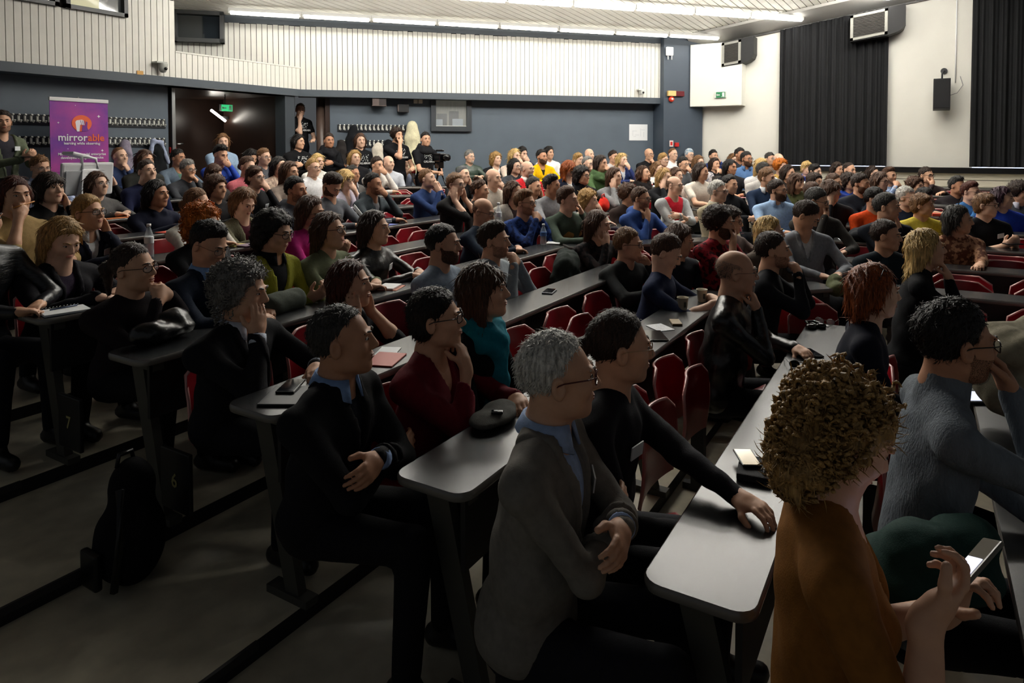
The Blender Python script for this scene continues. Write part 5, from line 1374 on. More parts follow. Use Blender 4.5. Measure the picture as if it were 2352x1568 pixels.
ORD = {-1: 'very front', 0: 'first', 1: 'second', 2: 'third', 3: 'fourth', 4: 'fifth', 5: 'sixth', 6: 'seventh', 7: 'eighth', 8: 'ninth', 9: 'tenth'}
for i in range(-1, 10):
    D = row_D(i)
    if i < 9:
        lab = {-1: 'black lecture desk before the person in mustard, mostly out of the picture',
               0: 'glossy black lecture desk carrying the black tablet case and the folded eyeglasses',
               1: 'glossy black lecture desk between the grey jacket and the dark jacket, row number 4',
               2: 'black lecture desk row with a smartphone lying alone near its edge',
               3: 'black lecture desk row carrying the small water bottle and tan bag, row number 6',
               4: 'black lecture desk row with the open ring notebook at its aisle end, row number 7'}.get(i, '%s black lecture desk row from the front, beside the aisle on the banner side' % ORD[i])
        desk_row(1, i, 1.68 if i >= 0 else 1.3, C1[0] + 0.25 - 0.39 * D - 0.12, lab, {1: '4', 3: '6', 4: '7'}.get(i))
    a, bb = 0.385 * D + 0.15, 7.586 - 0.44 * D - 0.12
    if i <= 8:
        for side, (x0, x1) in enumerate(((a, min(bb, 4.15)), (max(a, 4.95), bb))):
            if x1 - x0 > 0.5: desk_row(2, i, x0, x1, '%s black lecture desk row of the middle block, %s the central aisle' % (ORD[i], 'before' if side == 0 else 'beyond'))
    if i <= 8: desk_row(3, i, 0.44 * D + 0.15, 6.2, '%s black lecture desk row of the block under the black curtains' % ORD[i])
BUILT = {}
def hold(u, v, d, u2, v2, d2, n):
    """arm that reaches from one spot towards another"""
    a, e = V3(at_depth(u, v, d)), V3(at_depth(u2, v2, d2))
    return lambda g: (a, -UP + g['br'] * 0.3 - g['f'] * 0.2, e - a, V3(n), 0.8)
PEOPLE[0][0]['arm'] = {1: hold(2130, 1420, 1.22, 2215, 1325, 1.24, (0.2, 0.5, 0.75)), -1: hold(2175, 1400, 1.40, 2235, 1320, 1.36, (-0.2, -0.4, 0.8))}
for _sp, _k in PEOPLE:
    BUILT[_k] = person(_sp, _k)
# ------------------------------------------------------------------ fittings on the walls
def wall_frame(u, v, D=-0.25, blk=2):
    """point on the slate wall of a block and the frame x along, y up, z out of the wall"""
    p = at_mid(u, v, D) if blk == 2 else at_y(u, v, 9 - D) if blk == 1 else at_x(u, v, WX - D)
    al, out = ALONG[blk], -UPHILL[blk]
    return p, frame_m(p, al, Vector((0, 0, 1)), out)

# curtains on the side wall
M_CURT = mat('black_curtain', '#0f1013', 0.9, var=0.2, scale=8, bump=0.2, bscale=120)
def curtain(y0, y1, z0, top, label, seed):
    rnd = random.Random(seed); n, nz = 150, 6; L = y1 - y0; vs = []
    ph = [rnd.uniform(0, 6.28) for _ in range(4)]
    def off(t, k):
        return 0.030 * math.sin(t * 46 + ph[0] + 1.6 * math.sin(t * 9 + ph[1])) * (0.65 + 0.35 * k) + 0.016 * math.sin(t * 97 + ph[2] + 0.5 * k) + 0.012 * math.sin(t * 15 + ph[3])
    for s in (0, 0.008):
        for k in range(nz + 1):
            for j in range(n + 1):
                t = j / n * L; y = y0 + t; zt = top(y)
                vs.append((WX - 0.09 - off(t, 1 - k / nz) + s, y, z0 + (zt - z0) * k / nz))
    W = n + 1; N = W * (nz + 1); fs = []
    for k in range(nz):
        for j in range(n):
            a = k * W + j; fs += [(a + 1, a, a + W, a + W + 1), (N + a, N + a + 1, N + a + W + 1, N + a + W)]
    o = obj('curtain', mesh_from('curtain', vs, fs, M_CURT, True), label=label, cat='curtain')
    return o
ztop = lambda y: 3.87 + 0.137 * (3.84 - y)
curtain(0.52, 2.30, 1.572, ztop, 'tall black pleated curtain nearer the pillar', 3)
curtain(-2.9, -0.68, 1.572, ztop, 'tall black pleated curtain at the picture edge beyond the loudspeaker', 8)
M_DAY = mat('daylight_pane', '#dfe8ff', 0.3, emit=('#cfdcff', 0.6))
for k, (a, b) in enumerate(((0.55, 2.27), (-2.85, -0.72))):
    w = obj('window_%d' % (5 + k), None, kind='structure', label='window behind the black curtain, daylight glinting under its hem')
    obj('pane', boxm('pane', (WX - 0.015, (a + b) / 2, 1.565), (0.01, b - a, 0.012), None, M_DAY), w)
    obj('window_frame', boxm('window_frame', (WX - 0.012, (a + b) / 2, 2.6), (0.012, b - a, 2.05), None, M_FRAME), w)

# fan-coil units under the cornice
M_UNIT = mat('black_duct', '#08080a', 0.6)
def fan_unit(y_a, y_g, y_b, label):
    slope = 0.137; zt = 3.85 + slope * (3.84 - y_a)
    o = thing('air_unit', label, 'air unit', (WX, y_a, zt - 0.03))
    R = Matrix.Rotation(-math.atan(slope) * 0 , 4, 'X')
    def Lz(y): return slope * (y_a - y)
    h = 0.46
    b = MB(); pts = [(y_a, Lz(y_a)), (y_b, Lz(y_b)), (y_b, Lz(y_b) - h + 0.14), (y_b + 0.03, Lz(y_b) - h + 0.06), (y_b + 0.1, Lz(y_b) - h + 0.01), (y_g, Lz(y_g) - h - 0.01), (y_a, Lz(y_a) - h)]
    n = len(pts); vs = [(-0.02, p[0] - y_a, p[1]) for p in pts] + [(-0.34, p[0] - y_a, p[1]) for p in pts]
    b.add(vs, [tuple(range(n)), tuple(range(2 * n - 1, n - 1, -1))] + [(k, n + k, n + (k + 1) % n, (k + 1) % n) for k in range(n)])
    obj('casing', b.mesh('casing', M_UNIT), o)
    w = y_a - y_g
    fr = MB()
    for (ya, yb, za, zb) in ((0, 0.045, 0, 1), (w - 0.045, w, 0, 1), (0, w, 0, 0.1), (0, w, 0.9, 1)):
        q = [(-0.36, -y_, -h * 0.97 + (h * 0.94) * z_ + slope * y_) for y_, z_ in ((ya, za), (yb, za), (yb, zb), (ya, zb))]
        q2 = [(p[0] + 0.03, p[1], p[2]) for p in q]
        fr.add(q + q2, [(0, 1, 2, 3), (7, 6, 5, 4), (0, 4, 5, 1), (1, 5, 6, 2), (2, 6, 7, 3), (3, 7, 4, 0)])
    obj('grille_frame', fr.mesh('grille_frame', mat('grille_frame', '#8d8c84', 0.5)), o)
    gr = boxm('louver', (0, 0, 0), (0.012, w - 0.08, 0.008), None, mat('louver_dark', '#4a463f', 0.6))
    for k in range(14): obj('louver', gr, o, loc=(-0.352, -w / 2, -h * 0.97 + h * 0.94 * (0.13 + 0.74 * k / 13) + slope * w / 2), rot=(-math.atan(slope), 0, 0))
    return o
fan_unit(1.10, 0.53, 0.27, 'black air unit with a pale grille hanging before the first curtain')
fan_unit(3.30, 2.95, 2.72, 'small black air unit hanging before the white boxed-in duct')

# loudspeaker on a bracket
p = at_x(2163, 216, WX - 0.22)
o = thing('loudspeaker', 'slim black loudspeaker on a wall bracket between the two curtains', 'loudspeaker', p)
b = MB(); prof = [(-0.11, -0.25), (0.09, -0.27), (0.11, 0.0), (0.09, 0.24), (-0.11, 0.25)]
M2 = Matrix(((0, 0, 1, 0), (1, 0, 0, 0), (0, 1, 0, 0), (0, 0, 0, 1)))
n = len(prof); vs = [(s * 0.11, 0, 0) for s in ()]
b.add([(x, -0.12, z) for x, z in prof] + [(x, 0.12, z) for x, z in prof], [tuple(range(n)), tuple(range(2 * n - 1, n - 1, -1))] + [(k, n + k, n + (k + 1) % n, (k + 1) % n) for k in range(n)])
obj('cabinet', b.mesh('cabinet', mat('speaker_black', '#0c0c0e', 0.55)), o)
obj('speaker_grille', boxm('speaker_grille', (-0.112, 0, 0), (0.008, 0.21, 0.46), None, mat('speaker_mesh', '#17171a', 0.8, bump=0.5, bscale=300), 0.003), o)
obj('bracket', MB().tube([(0, 0, 0.25), (0, 0, 0.34), (0.04, -0.02, 0.39), (0.2, -0.03, 0.40)], 0.014, 8).mesh('bracket', mat('bracket_grey', '#3a3b3e', 0.4), True), o)
obj('wall_plate', MB().tube([(0.2, -0.03, 0.40), (0.22, -0.03, 0.40)], 0.05, 14).mesh('wall_plate', mat('bracket_grey')), o)
obj('cable', MB().tube([(0.05, 0.1, -0.1), (0.15, -0.22, 0.02), (0.2, -0.3, 0.15), (0.21, -0.26, 0.3)], 0.005, 5).mesh('cable', mat('cable_grey', '#77767a', 0.5), True), o)
pc = at_x(2194, 190, WX - 0.01)
obj('conduit', MB().tube([(WX - 0.012, pc.y, pc.z), (WX - 0.012, pc.y, 4.42)], 0.011, 8).mesh('conduit', mat('conduit_white', '#e6e6e8', 0.4), True), label='thin white cable conduit running up the wall above the loudspeaker', cat='conduit')

# emergency exit signs
def exit_sign(M, w, h, label, lit):
    o = thing('exit_sign', label, 'exit sign', M.translation); o.rotation_euler = M.to_euler()
    obj('sign_case', boxm('sign_case', (0, 0, 0.015), (w * 1.25, h * 1.05, 0.03), None, mat('sign_case', '#c9ccc6', 0.4), 0.004), o)
    obj('sign_face', boxm('sign_face', (w * 0.05, 0, 0.032), (w, h, 0.005), None, mat('exit_green_%s' % lit, '#1f7a4a', 0.4, emit=('#1f7a4a', 0.5) if lit else None)), o)
    g = MB(); e = 0.037
    g.box((-w * 0.2, -h * 0.02, e), (w * 0.34, h * 0.14, 0.003)); g.prism([(-w * 0.42, 0), (-w * 0.3, h * 0.2), (-w * 0.3, -h * 0.2)], e - 0.0015, e + 0.0015)
    g.box((w * 0.3, h * 0.3, e), (h * 0.16, h * 0.16, 0.003)); g.box((w * 0.3, h * 0.05, e), (h * 0.2, h * 0.34, 0.003), rz(0.2)); g.box((w * 0.26, -h * 0.24, e), (h * 0.1, h * 0.32, 0.003), rz(-0.5)); g.box((w * 0.37, -h * 0.22, e), (h * 0.1, h * 0.3, 0.003), rz(0.5)); g.box((w * 0.42, 0.0, e), (h * 0.16, h * 0.8, 0.002))
    obj('pictogram', g.mesh('pictogram', mat('sign_white', '#e8efe9', 0.5)), o)
    return o
ps = at_x(1655, 218, WX - 0.335); exit_sign(frame_m(ps, Vector((0, -1, 0)), Vector((0, 0, 1)), Vector((-1, 0, 0))), 0.17, 0.11, 'green running-figure exit sign on the white boxed-in duct', 0)
ps = at_y(517, 248, 9.75)
es = exit_sign(frame_m(ps, Vector((1, 0, 0)), Vector((0, 0, 1)), Vector((0, -1, 0))), 0.2, 0.105, 'green exit sign hanging in the dark entrance', 1)
obj('hanger', MB().tube([(0, 0.05, 0), (0, Z_BAND - ps.z + 0.01, 0)], 0.008, 6).mesh('hanger', M_STEEL, True), es)

# alarm fittings on the pillar
p, M = wall_frame(1546, 215, 0.17); o = thing('alarm_sign', 'yellow box and dark red alarm sign side by side on the pillar', 'alarm', p); o.rotation_euler = M.to_euler()
obj('yellow_box', boxm('yellow_box', (-0.05, 0, 0.03), (0.17, 0.1, 0.06), None, mat('yellow_box', '#d9b878', 0.5), 0.005), o)
obj('red_sign', boxm('red_sign', (0.13, 0, 0.02), (0.19, 0.1, 0.04), None, mat('dark_red_sign', '#5c0a14', 0.4), 0.004), o)
p, M = wall_frame(1541, 228, 0.17); o = thing('alarm_bell', 'small red round alarm sounder below the yellow box', 'alarm', p); o.rotation_euler = M.to_euler()
obj('dome', MB().lathe([(0.001, 0), (0.055, 0), (0.055, 0.02), (0.045, 0.05), (0.02, 0.06), (0.001, 0.061)], n=18).mesh('dome', mat('alarm_red', '#d23a22', 0.35), True), o)
obj('lens', MB().lathe([(0.001, 0.058), (0.022, 0.058), (0.018, 0.066), (0.001, 0.067)], n=14).mesh('lens', mat('alarm_lens', '#ffe8e0', 0.3), True), o)
p, M = wall_frame(1536, 122, 0.17); o = thing('wireless_router', 'white wireless router with two aerials at the top of the pillar', 'router', p); o.rotation_euler = M.to_euler()
obj('router_body', boxm('router_body', (0, 0.03, 0.03), (0.15, 0.17, 0.05), None, mat('router_white', '#ededee', 0.4), 0.02), o)
for s in (-0.03, 0.05): obj('aerial', MB().tube([(s, -0.04, 0.03), (s, -0.13, 0.03)], 0.009, 6).mesh('aerial', mat('router_white'), True), o)
p, M = wall_frame(1547, 332, 0.17); o = thing('fire_call_point', 'red fire call point beside a small white hose sign on the pillar', 'call point', p); o.rotation_euler = M.to_euler()
obj('call_box', boxm('call_box', (0.06, 0, 0.02), (0.08, 0.08, 0.04), None, mat('call_red', '#c22a26', 0.4), 0.005), o)
obj('hose_sign', boxm('hose_sign', (-0.05, 0.02, 0.004), (0.08, 0.12, 0.006), None, mat('hose_sign', '#e4d6d2', 0.5)), o)
obj('hose_mark', boxm('hose_mark', (-0.05, 0.02, 0.008), (0.045, 0.07, 0.003), None, mat('call_red')), o)
p, M = wall_frame(393, 345, -0.36, 1); o = thing('entrance_call_point', 'red fire call point with sign at the edge of the dark entrance', 'call point', p); o.rotation_euler = M.to_euler()
obj('call_box', boxm('call_box', (0, 0, 0.03), (0.1, 0.09, 0.05), None, mat('call_red'), 0.006), o); obj('call_sign', boxm('call_sign', (0, -0.1, 0.01), (0.11, 0.09, 0.01), None, mat('hose_sign')), o)
obj('sign_mark', boxm('sign_mark', (0.0, -0.1, 0.017), (0.07, 0.05, 0.003), None, mat('call_red')), o)
p, M = wall_frame(1466, 304, -0.255); o = thing('notice_sheet', 'white sheet of paper with faint sketch lines taped to the slate wall', 'notice', p); o.rotation_euler = M.to_euler()
obj('sheet', boxm('sheet', (0, 0, 0.003), (0.40, 0.32, 0.003), None, mat('paper_white', '#e6e8ea', 0.6)), o)
g = MB(); 
for a in ((-0.08, 0.03, 0.1, 0.006), (-0.12, -0.02, 0.006, 0.1), (-0.03, -0.05, 0.09, 0.006), (0.05, 0.0, 0.006, 0.16), (0.1, 0.05, 0.08, 0.006), (0.12, -0.04, 0.006, 0.1), (-0.08, -0.08, 0.06, 0.006)): g.box((a[0], a[1], 0.0052), (a[2], a[3], 0.001))
obj('sketch_lines', g.mesh('sketch_lines', mat('sketch_grey', '#c2c6cc', 0.7)), o)
for k, u in enumerate((954, 965)):
    p, M = wall_frame(u, 233, -0.25); o = obj('junction_box', boxm('junction_box', (0, 0, 0.02), (0.075, 0.075, 0.04), None, mat('box_cream', '#d5d2c4', 0.5), 0.006), label='%s of two small cream junction boxes below the fascia' % ('first' if k == 0 else 'second'), cat='junction box', loc=p); o.rotation_euler = M.to_euler()
# brown projector box hanging from the fascia and a small speaker
p, M = wall_frame(866, 232, -0.1); o = thing('projector_box', 'brown box hanging below the fascia above the coat hooks', 'box', p); o.rotation_euler = M.to_euler()
obj('box_body', boxm('box_body', (0.03, 0.02, 0.0), (0.24, 0.2, 0.2), None, mat('brown_box', '#2c2321', 0.5)), o); obj('box_lip', boxm('box_lip', (0.03, -0.085, 0.0), (0.25, 0.012, 0.21), None, mat('brown_lip', '#5a4c48', 0.5)), o); obj('box_side', boxm('box_side', (-0.03, 0.02, 0.101), (0.11, 0.2, 0.004), None, mat('brown_lip')), o)
p, M = wall_frame(925, 249, -0.22); o = thing('small_speaker', 'small black speaker on the slate wall beside the control room window', 'speaker', p); o.rotation_euler = M.to_euler()
obj('speaker_body', boxm('speaker_body', (0, 0, 0.03), (0.2, 0.14, 0.1), None, mat('speaker_black')), o); obj('pale_edge', boxm('pale_edge', (-0.09, 0, 0.082), (0.02, 0.12, 0.004), None, mat('brown_lip')), o)
# dome camera, wall camera, orange sticker
p, M = wall_frame(364, 155, 0.03, 1); o = thing('dome_camera', 'grey dome security camera on the slats beside the projection window', 'camera', p); o.rotation_euler = M.to_euler()
obj('arm', boxm('arm', (-0.02, 0.06, 0.06), (0.15, 0.025, 0.12), None, mat('camera_grey', '#a9aaa4', 0.4), 0.006), o)
obj('dome', MB().lathe([(0.001, -0.085), (0.03, -0.078), (0.05, -0.05), (0.056, -0.01), (0.062, 0.02), (0.066, 0.045)], n=16).mesh('dome', mat('camera_grey'), True), o, loc=(0.02, 0.01, 0.07), rot=(math.radians(-90), 0, 0))
obj('lens', MB().lathe([(0.001, 0), (0.022, 0), (0.02, 0.02), (0.001, 0.022)], n=12).mesh('lens', mat('lens_black', '#0a0b0c', 0.1), True), o, loc=(0.025, -0.02, 0.12))
p, M = wall_frame(1467, 210, 0.03); o = thing('wall_camera', 'small white security camera below the slats near the pillar', 'camera', p); o.rotation_euler = M.to_euler()
obj('mount', boxm('mount', (0, 0.03, 0.05), (0.1, 0.03, 0.1), None, mat('camera_white', '#c4c6c2', 0.4), 0.006), o); obj('camera_head', boxm('camera_head', (0.02, -0.02, 0.08), (0.07, 0.08, 0.1), None, mat('camera_white'), 0.015), o); obj('lens', MB().lathe([(0.001, 0), (0.02, 0), (0.018, 0.015), (0.001, 0.016)], n=12).mesh('lens', mat('lens_black'), True), o, loc=(0.03, -0.03, 0.13))
p, M = wall_frame(321, 167, 0.023, 1); o = obj('wooden_plate', boxm('wooden_plate', (0, 0.0, 0.006), (0.085, 0.05, 0.012), None, mat('pine_plate', '#c99a55', 0.6)), label='little pine plate at the lower edge of the slats', cat='plate', loc=p); o.rotation_euler = M.to_euler()

# coat racks: dark rails with pale hooks, each hook its own part
hb = MB(); hb.box((0, 0, 0.012), (0.028, 0.075, 0.012), None, 0.004); hb.tube([(0, 0.032, 0.015), (0.006, 0.05, 0.035)], [0.009, 0.013], 8); hb.tube([(0, -0.03, 0.015), (0.012, -0.04, 0.045), (0.014, -0.02, 0.055)], [0.01, 0.01, 0.012], 8); hb.box((0, 0.0, 0.02), (0.016, 0.05, 0.01))
HOOK = hb.mesh('hook', mat('hook_white', '#dcdcd4', 0.35), False)
def rack(blk, u0, u1, v, Dw, label, n, taper=0.0):
    a = at_mid(u0, v, Dw) if blk == 2 else at_y(u0, v, 9 - Dw); bq = at_mid(u1, v, Dw) if blk == 2 else at_y(u1, v, 9 - Dw)
    t0, t1 = block_t(blk, a), block_t(blk, bq); z = a.z if taper == 0 else (a.z + bq.z) / 2
    o = thing('coat_rack', label, 'coat rack', spot(blk, t0, Dw, z)); L = t1 - t0
    o.rotation_euler = frame_m(Vector((0, 0, 0)), ALONG[blk], Vector((0, 0, 1)), -UPHILL[blk]).to_euler()
    obj('rail', boxm('rail', (L / 2, -0.01, 0.006), (L, 0.13, 0.016), None, mat('rail_dark', '#1b1e24', 0.4), 0.003), o)
    for k in range(n): obj('hook', HOOK, o, loc=(0.04 + (L - 0.08) * k / (n - 1), 0.0, 0))
    return o
rack(1, -60, 379, 268, -0.31, 'upper dark rail of pale coat hooks behind the purple banner', 34)
rack(1, -60, 379, 322, -0.31, 'lower dark rail of pale coat hooks behind the purple banner', 34)
rack(2, 775, 940, 293, -0.26, 'upper dark rail of pale coat hooks above the standing people', 17)
rack(2, 775, 940, 329, -0.26, 'lower dark rail of pale coat hooks between the standing people', 17)

# ------------------------------------------------------------------ soft things: bags and coats grown from distance fields
def soft(name, label, cat, prims, c, col, pat='', h=0.012, noise=0.006, fr=40, seed=0, parts=()):
    """prims: ('c', a, b, ra, rb) or ('e', centre, radii) relative to c"""
    c = V3(c); pts = []
    for q in prims:
        r = max(q[3], q[4]) if q[0] == 'c' else max(q[2])
        for p_ in ((q[1], q[2]) if q[0] == 'c' else (q[1],)): pts += [V3(p_) - r, V3(p_) + r]
    F = Field(np.min(pts, 0) - 0.03, np.max(pts, 0) + 0.03, h)
    for q in prims:
        if q[0] == 'c': F.cap(q[1], q[2], q[3], q[4], 0.04)
        else: F.ell(q[1], q[2], None, 0.04)
    X, Y, Z = F.block(F.lo, F.lo + F.h * F.n)[1]
    F.D += (f32(noise) * wob(X, Y, Z, fr, seed) + f32(noise * 0.5) * wob(Y, Z, X, fr * 2.1, seed + 1))[:F.n[0], :F.n[1], :F.n[2]]
    V, Q = F.mesh(); m_ = cloth_mat(col, pat)
    if not parts: return obj(name, np_mesh(name, V, Q, m_), loc=Vector(c), label=label, cat=cat)
    o = thing(name, label, cat, Vector(c)); obj('body' if cat == 'bag' else 'cloth', np_mesh(name, V, Q, m_), o)
    for pn, me in parts: obj(pn, me, o)
    return o
def L2(blk, a, b, z):    # offset along a block's rows, out of its wall
    v = ALONG[blk] * a - UPHILL[blk] * b; return (v.x, v.y, z)
def hung(blk, u, v0, v1, Dw, w, label, col, pat='', name='hanging_coat', seed=0, thick=0.06, top=0.4):
    t = at_mid(u, v0, Dw + 0.09) if blk == 2 else at_y(u, v0, 9 - Dw - 0.09); bt = at_mid(u, v1, Dw + 0.09) if blk == 2 else at_y(u, v1, 9 - Dw - 0.09)
    h = t.z - bt.z
    pr = [('c', L2(blk, 0, 0, -0.03), L2(blk, 0, 0.02, -h * 0.3), thick * 0.6, thick), ('c', L2(blk, -w * 0.25, 0.0, -h * 0.3), L2(blk, -w * 0.32, 0.02, -h), w * 0.2, w * 0.22), ('c', L2(blk, w * 0.25, 0.0, -h * 0.3), L2(blk, w * 0.3, 0.02, -h), w * 0.2, w * 0.22), ('c', L2(blk, 0, 0.02, -h * 0.3), L2(blk, 0, 0.02, -h), w * 0.22, w * 0.25), ('c', L2(blk, -w * 0.1, 0, -h * 0.08), L2(blk, -w * 0.3, 0.0, -h * 0.34), thick * 0.7, w * 0.16), ('c', L2(blk, w * 0.1, 0, -h * 0.08), L2(blk, w * 0.3, 0.0, -h * 0.34), thick * 0.7, w * 0.16)]
    return soft(name, label, 'coat', pr, t, col, pat, 0.016, 0.008, 26, seed)
hung(2, 812, 286, 400, -0.26, 0.3, 'long black coat on the upper hooks behind the long brown hair', '#15161a', seed=1)
hung(2, 785, 322, 400, -0.26, 0.26, 'dark brown jacket on the lower hooks beside the black scarf', '#2e2a29', seed=2)
cc = hung(2, 947, 280, 395, -0.26, 0.3, 'long cream hooded coat on the upper hooks behind the video camera', '#d9d2b0', seed=3, thick=0.09)
hung(2, 868, 330, 372, -0.26, 0.22, 'pale canvas bag on the lower hooks between two printed black shirts', '#d6cdbd', name='canvas_bag', seed=4)
hung(2, 893, 322, 390, -0.26, 0.26, 'black jacket on the lower hooks behind the bearded standing person', '#121318', seed=5)
hung(1, 287, 322, 420, -0.31, 0.2, 'mauve scarf hanging on the lower hooks beside the purple banner', '#8d8494', name='hanging_scarf', seed=6)
hung(1, 362, 322, 400, -0.31, 0.22, 'black and pale blue jacket on the lower hooks near the entrance', '#17191c', seed=7)
# pale lining of that jacket
p = at_y(352, 324, 9 + 0.2); soft('jacket_lining', 'pale blue sleeve of a jacket hanging near the entrance', 'coat', [('c', (0, 0, 0), (-0.09, -0.02, -0.32), 0.028, 0.035), ('c', (0, 0, 0), (0.1, -0.02, -0.02), 0.028, 0.03), ('c', (0.1, -0.02, -0.02), (0.2, -0.02, -0.3), 0.028, 0.028)], p, '#aab4cf', '', 0.012, 0.004)

# entrance lamp, hose ring, extinguisher, handle
o = thing('wall_lamp', 'lit emergency lamp in the corner of the dark entrance', 'lamp', (7.62, 10.55, 2.42))
obj('lamp_base', boxm('lamp_base', (0.13, 0, 0), (0.12, 0.04, 0.05), None, M_FRAME), o)
obj('lamp_tube', MB().tube([(-0.16, -0.02, 0.12), (0.12, -0.02, -0.06)], 0.022, 10).mesh('lamp_tube', mat('entrance_tube', '#ffffff', 0.4, emit=((1.0, 0.93, 0.82), 5.0)), True), o)
p = at_y(590, 347, 10.3); obj('hose_ring', MB().tube([(p.x + 0.13 * math.cos(a), p.y, p.z + 0.13 * math.sin(a)) for a in np.linspace(0, 2 * math.pi, 25)], 0.012, 6, False).mesh('hose_ring', mat('ring_grey', '#8d8782', 0.35), True), label='grey metal ring on the back panel of the entrance', cat='ring')
o = thing('extinguisher', 'red fire extinguisher standing in the corner of the entrance', 'extinguisher', (7.6, 10.2, 0.75))
obj('cylinder', MB().lathe([(0.001, 0), (0.08, 0), (0.085, 0.03), (0.085, 0.42), (0.06, 0.49), (0.025, 0.52), (0.025, 0.56), (0.001, 0.56)], n=16).mesh('cylinder', mat('ext_red', '#a51418', 0.3), True), o); obj('valve', boxm('valve', (0, -0.03, 0.58), (0.04, 0.12, 0.03), None, M_STEEL), o)
p, M = wall_frame(402, 330, -0.4, 1); o = obj('door_handle_bar', MB().tube([(0, 0, 0), (0, 0, 0.06), (0.09, 0, 0.06)], 0.012, 8).tube([(0, 0.06, 0), (0, -0.1, 0)], 0.016, 8).mesh('door_handle_bar', M_STEEL, True), label='steel lever handle on the jamb of the entrance', cat='door handle', loc=p); o.rotation_euler = M.to_euler()

o = thing('doorway_fill_light', 'added light panel hidden behind the entrance post, brightening the doorway', 'lamp', spot(2, -0.35, -0.8, 2.3))  # added light, hidden behind the post, to brighten the person in the doorway
obj('fill_case', boxm('fill_case', (0, 0, 0.015), (0.34, 0.34, 0.03), None, M_HOUSE), o); obj('fill_panel', boxm('fill_panel', (0, 0, -0.005), (0.3, 0.3, 0.01), None, mat('fill_panel_glow', '#ffffff', 0.4, emit=((1.0, 0.9, 0.78), 2.5))), o)
# ------------------------------------------------------------------ roll-up banner
a, b2 = at_y(113, 228, 8.85), at_y(247, 236, 8.85)
Wb = b2.x - a.x; Hb = 1.78
o = thing('rollup_banner', 'purple roll-up banner with an orange hand emblem, reading mirrorable', 'banner', ((a.x + b2.x) / 2, 8.85, a.z - Hb))
def banner_mat():
    m = mat('banner_purple', '#8a3aa0', 0.55)
    nt = m.node_tree; tc = nt.nodes.new('ShaderNodeTexCoord'); n = nt.nodes.new('ShaderNodeTexNoise'); n.inputs['Scale'].default_value = 2.2; n.inputs['Detail'].default_value = 5
    r = nt.nodes.new('ShaderNodeValToRGB'); r.color_ramp.elements[0].position = 0.35; r.color_ramp.elements[1].position = 0.68
    r.color_ramp.elements[0].color = (*srgb('#6a2f9a'), 1); r.color_ramp.elements[1].color = (*srgb('#b5409a'), 1)
    nt.links.new(tc.outputs['Object'], n.inputs['Vector']); nt.links.new(n.outputs['Fac'], r.inputs['Fac']); nt.links.new(r.outputs['Color'], nt.nodes['Principled BSDF'].inputs['Base Color'])
    return m
obj('banner_sheet', boxm('banner_sheet', (0, 0, Hb / 2), (Wb, 0.006, Hb), None, banner_mat()), o)
obj('top_bar', boxm('top_bar', (0, 0, Hb + 0.01), (Wb + 0.01, 0.03, 0.045), None, mat('bar_white', '#e6e4e4', 0.35), 0.006), o)
obj('base_bar', boxm('base_bar', (0, 0.0, 0.0), (Wb + 0.04, 0.2, 0.07), None, mat('bar_silver', '#a9aaac', 0.3, metal=0.8), 0.01), o)
obj('support_pole', MB().tube([(0, 0.03, 0.02), (0, 0.03, Hb + 0.05)], 0.012, 8).mesh('support_pole', mat('bar_silver'), True), o)
FB = frame_m(Vector((0, -0.006, 0)), Vector((1, 0, 0)), Vector((0, 0, 1)), Vector((0, -1, 0)))
M_OR, M_WH = mat('print_orange', '#f0673c', 0.6), mat('print_white', '#efeaf0', 0.6)
def on_banner(nm, me, x, z, d=0.0): return obj(nm, me, o, matrix=FB @ Matrix.Translation((x, z, d)))
s = Wb / 134.0                    # metres per photo pixel on the banner
def bz(v): return Hb - (v - 230) * s * 1.02
g = MB(); cir = [(23 * s * math.cos(t), 20 * s * math.sin(t)) for t in np.linspace(0, 2 * math.pi, 40, endpoint=False)]
g.prism([c_ for c_ in cir], 0, 0.001); on_banner('emblem_disc', g.mesh('emblem_disc', M_OR), 4 * s, bz(283))
g = MB(); g.prism([(-10 * s, -19 * s), (-4 * s, -19 * s), (-2 * s, -2 * s), (8 * s, -3 * s), (6 * s, 8 * s), (2 * s, 10 * s), (-4 * s, 9 * s), (-10 * s, 8 * s), (-13 * s, 4 * s)], 0, 0.001)
on_banner('emblem_hand', g.mesh('emblem_hand', M_WH), 2 * s, bz(284), 0.0015)
g = MB(); g.prism([(-2 * s, -19 * s), (14 * s, -17 * s), (11 * s, -8 * s), (12 * s, 4 * s), (8 * s, 6 * s), (7 * s, -4 * s), (0, -4 * s)], 0, 0.001)
for k in range(3): g.box(((-3 + 4 * k) * s, 2 * s, 0.0005), (1.0 * s, 12 * s, 0.001), rz(0.15))
on_banner('emblem_shadow_hand', g.mesh('emblem_shadow_hand', mat('print_violet', '#7a2f92', 0.6)), 5 * s, bz(284), 0.003)
text_on('lettering', 'mirror', 24.5 * s, M_WH, o, FB @ Matrix.Translation((16 * s, bz(317.5), 0.002)), 0.0022, 0.0005, 'RIGHT')
text_on('lettering', 'able', 24.5 * s, M_OR, o, FB @ Matrix.Translation((17 * s, bz(317.5), 0.002)), 0.0022, 0.0005, 'LEFT')
text_on('lettering', 'learning while observing', 8.6 * s, M_WH, o, FB @ Matrix.Translation((4 * s, bz(331), 0.002)), 0.0009, 0.0005)
text_on('lettering', 'Mirrorable is a social enterprise', 8.6 * s, M_WH, o, FB @ Matrix.Translation((4 * s, bz(356.5), 0.002)), 0.0009, 0.0005)
text_on('lettering', 'developed by Fightthestroke', 8.6 * s, M_WH, o, FB @ Matrix.Translation((4 * s, bz(365), 0.002)), 0.0009, 0.0005)
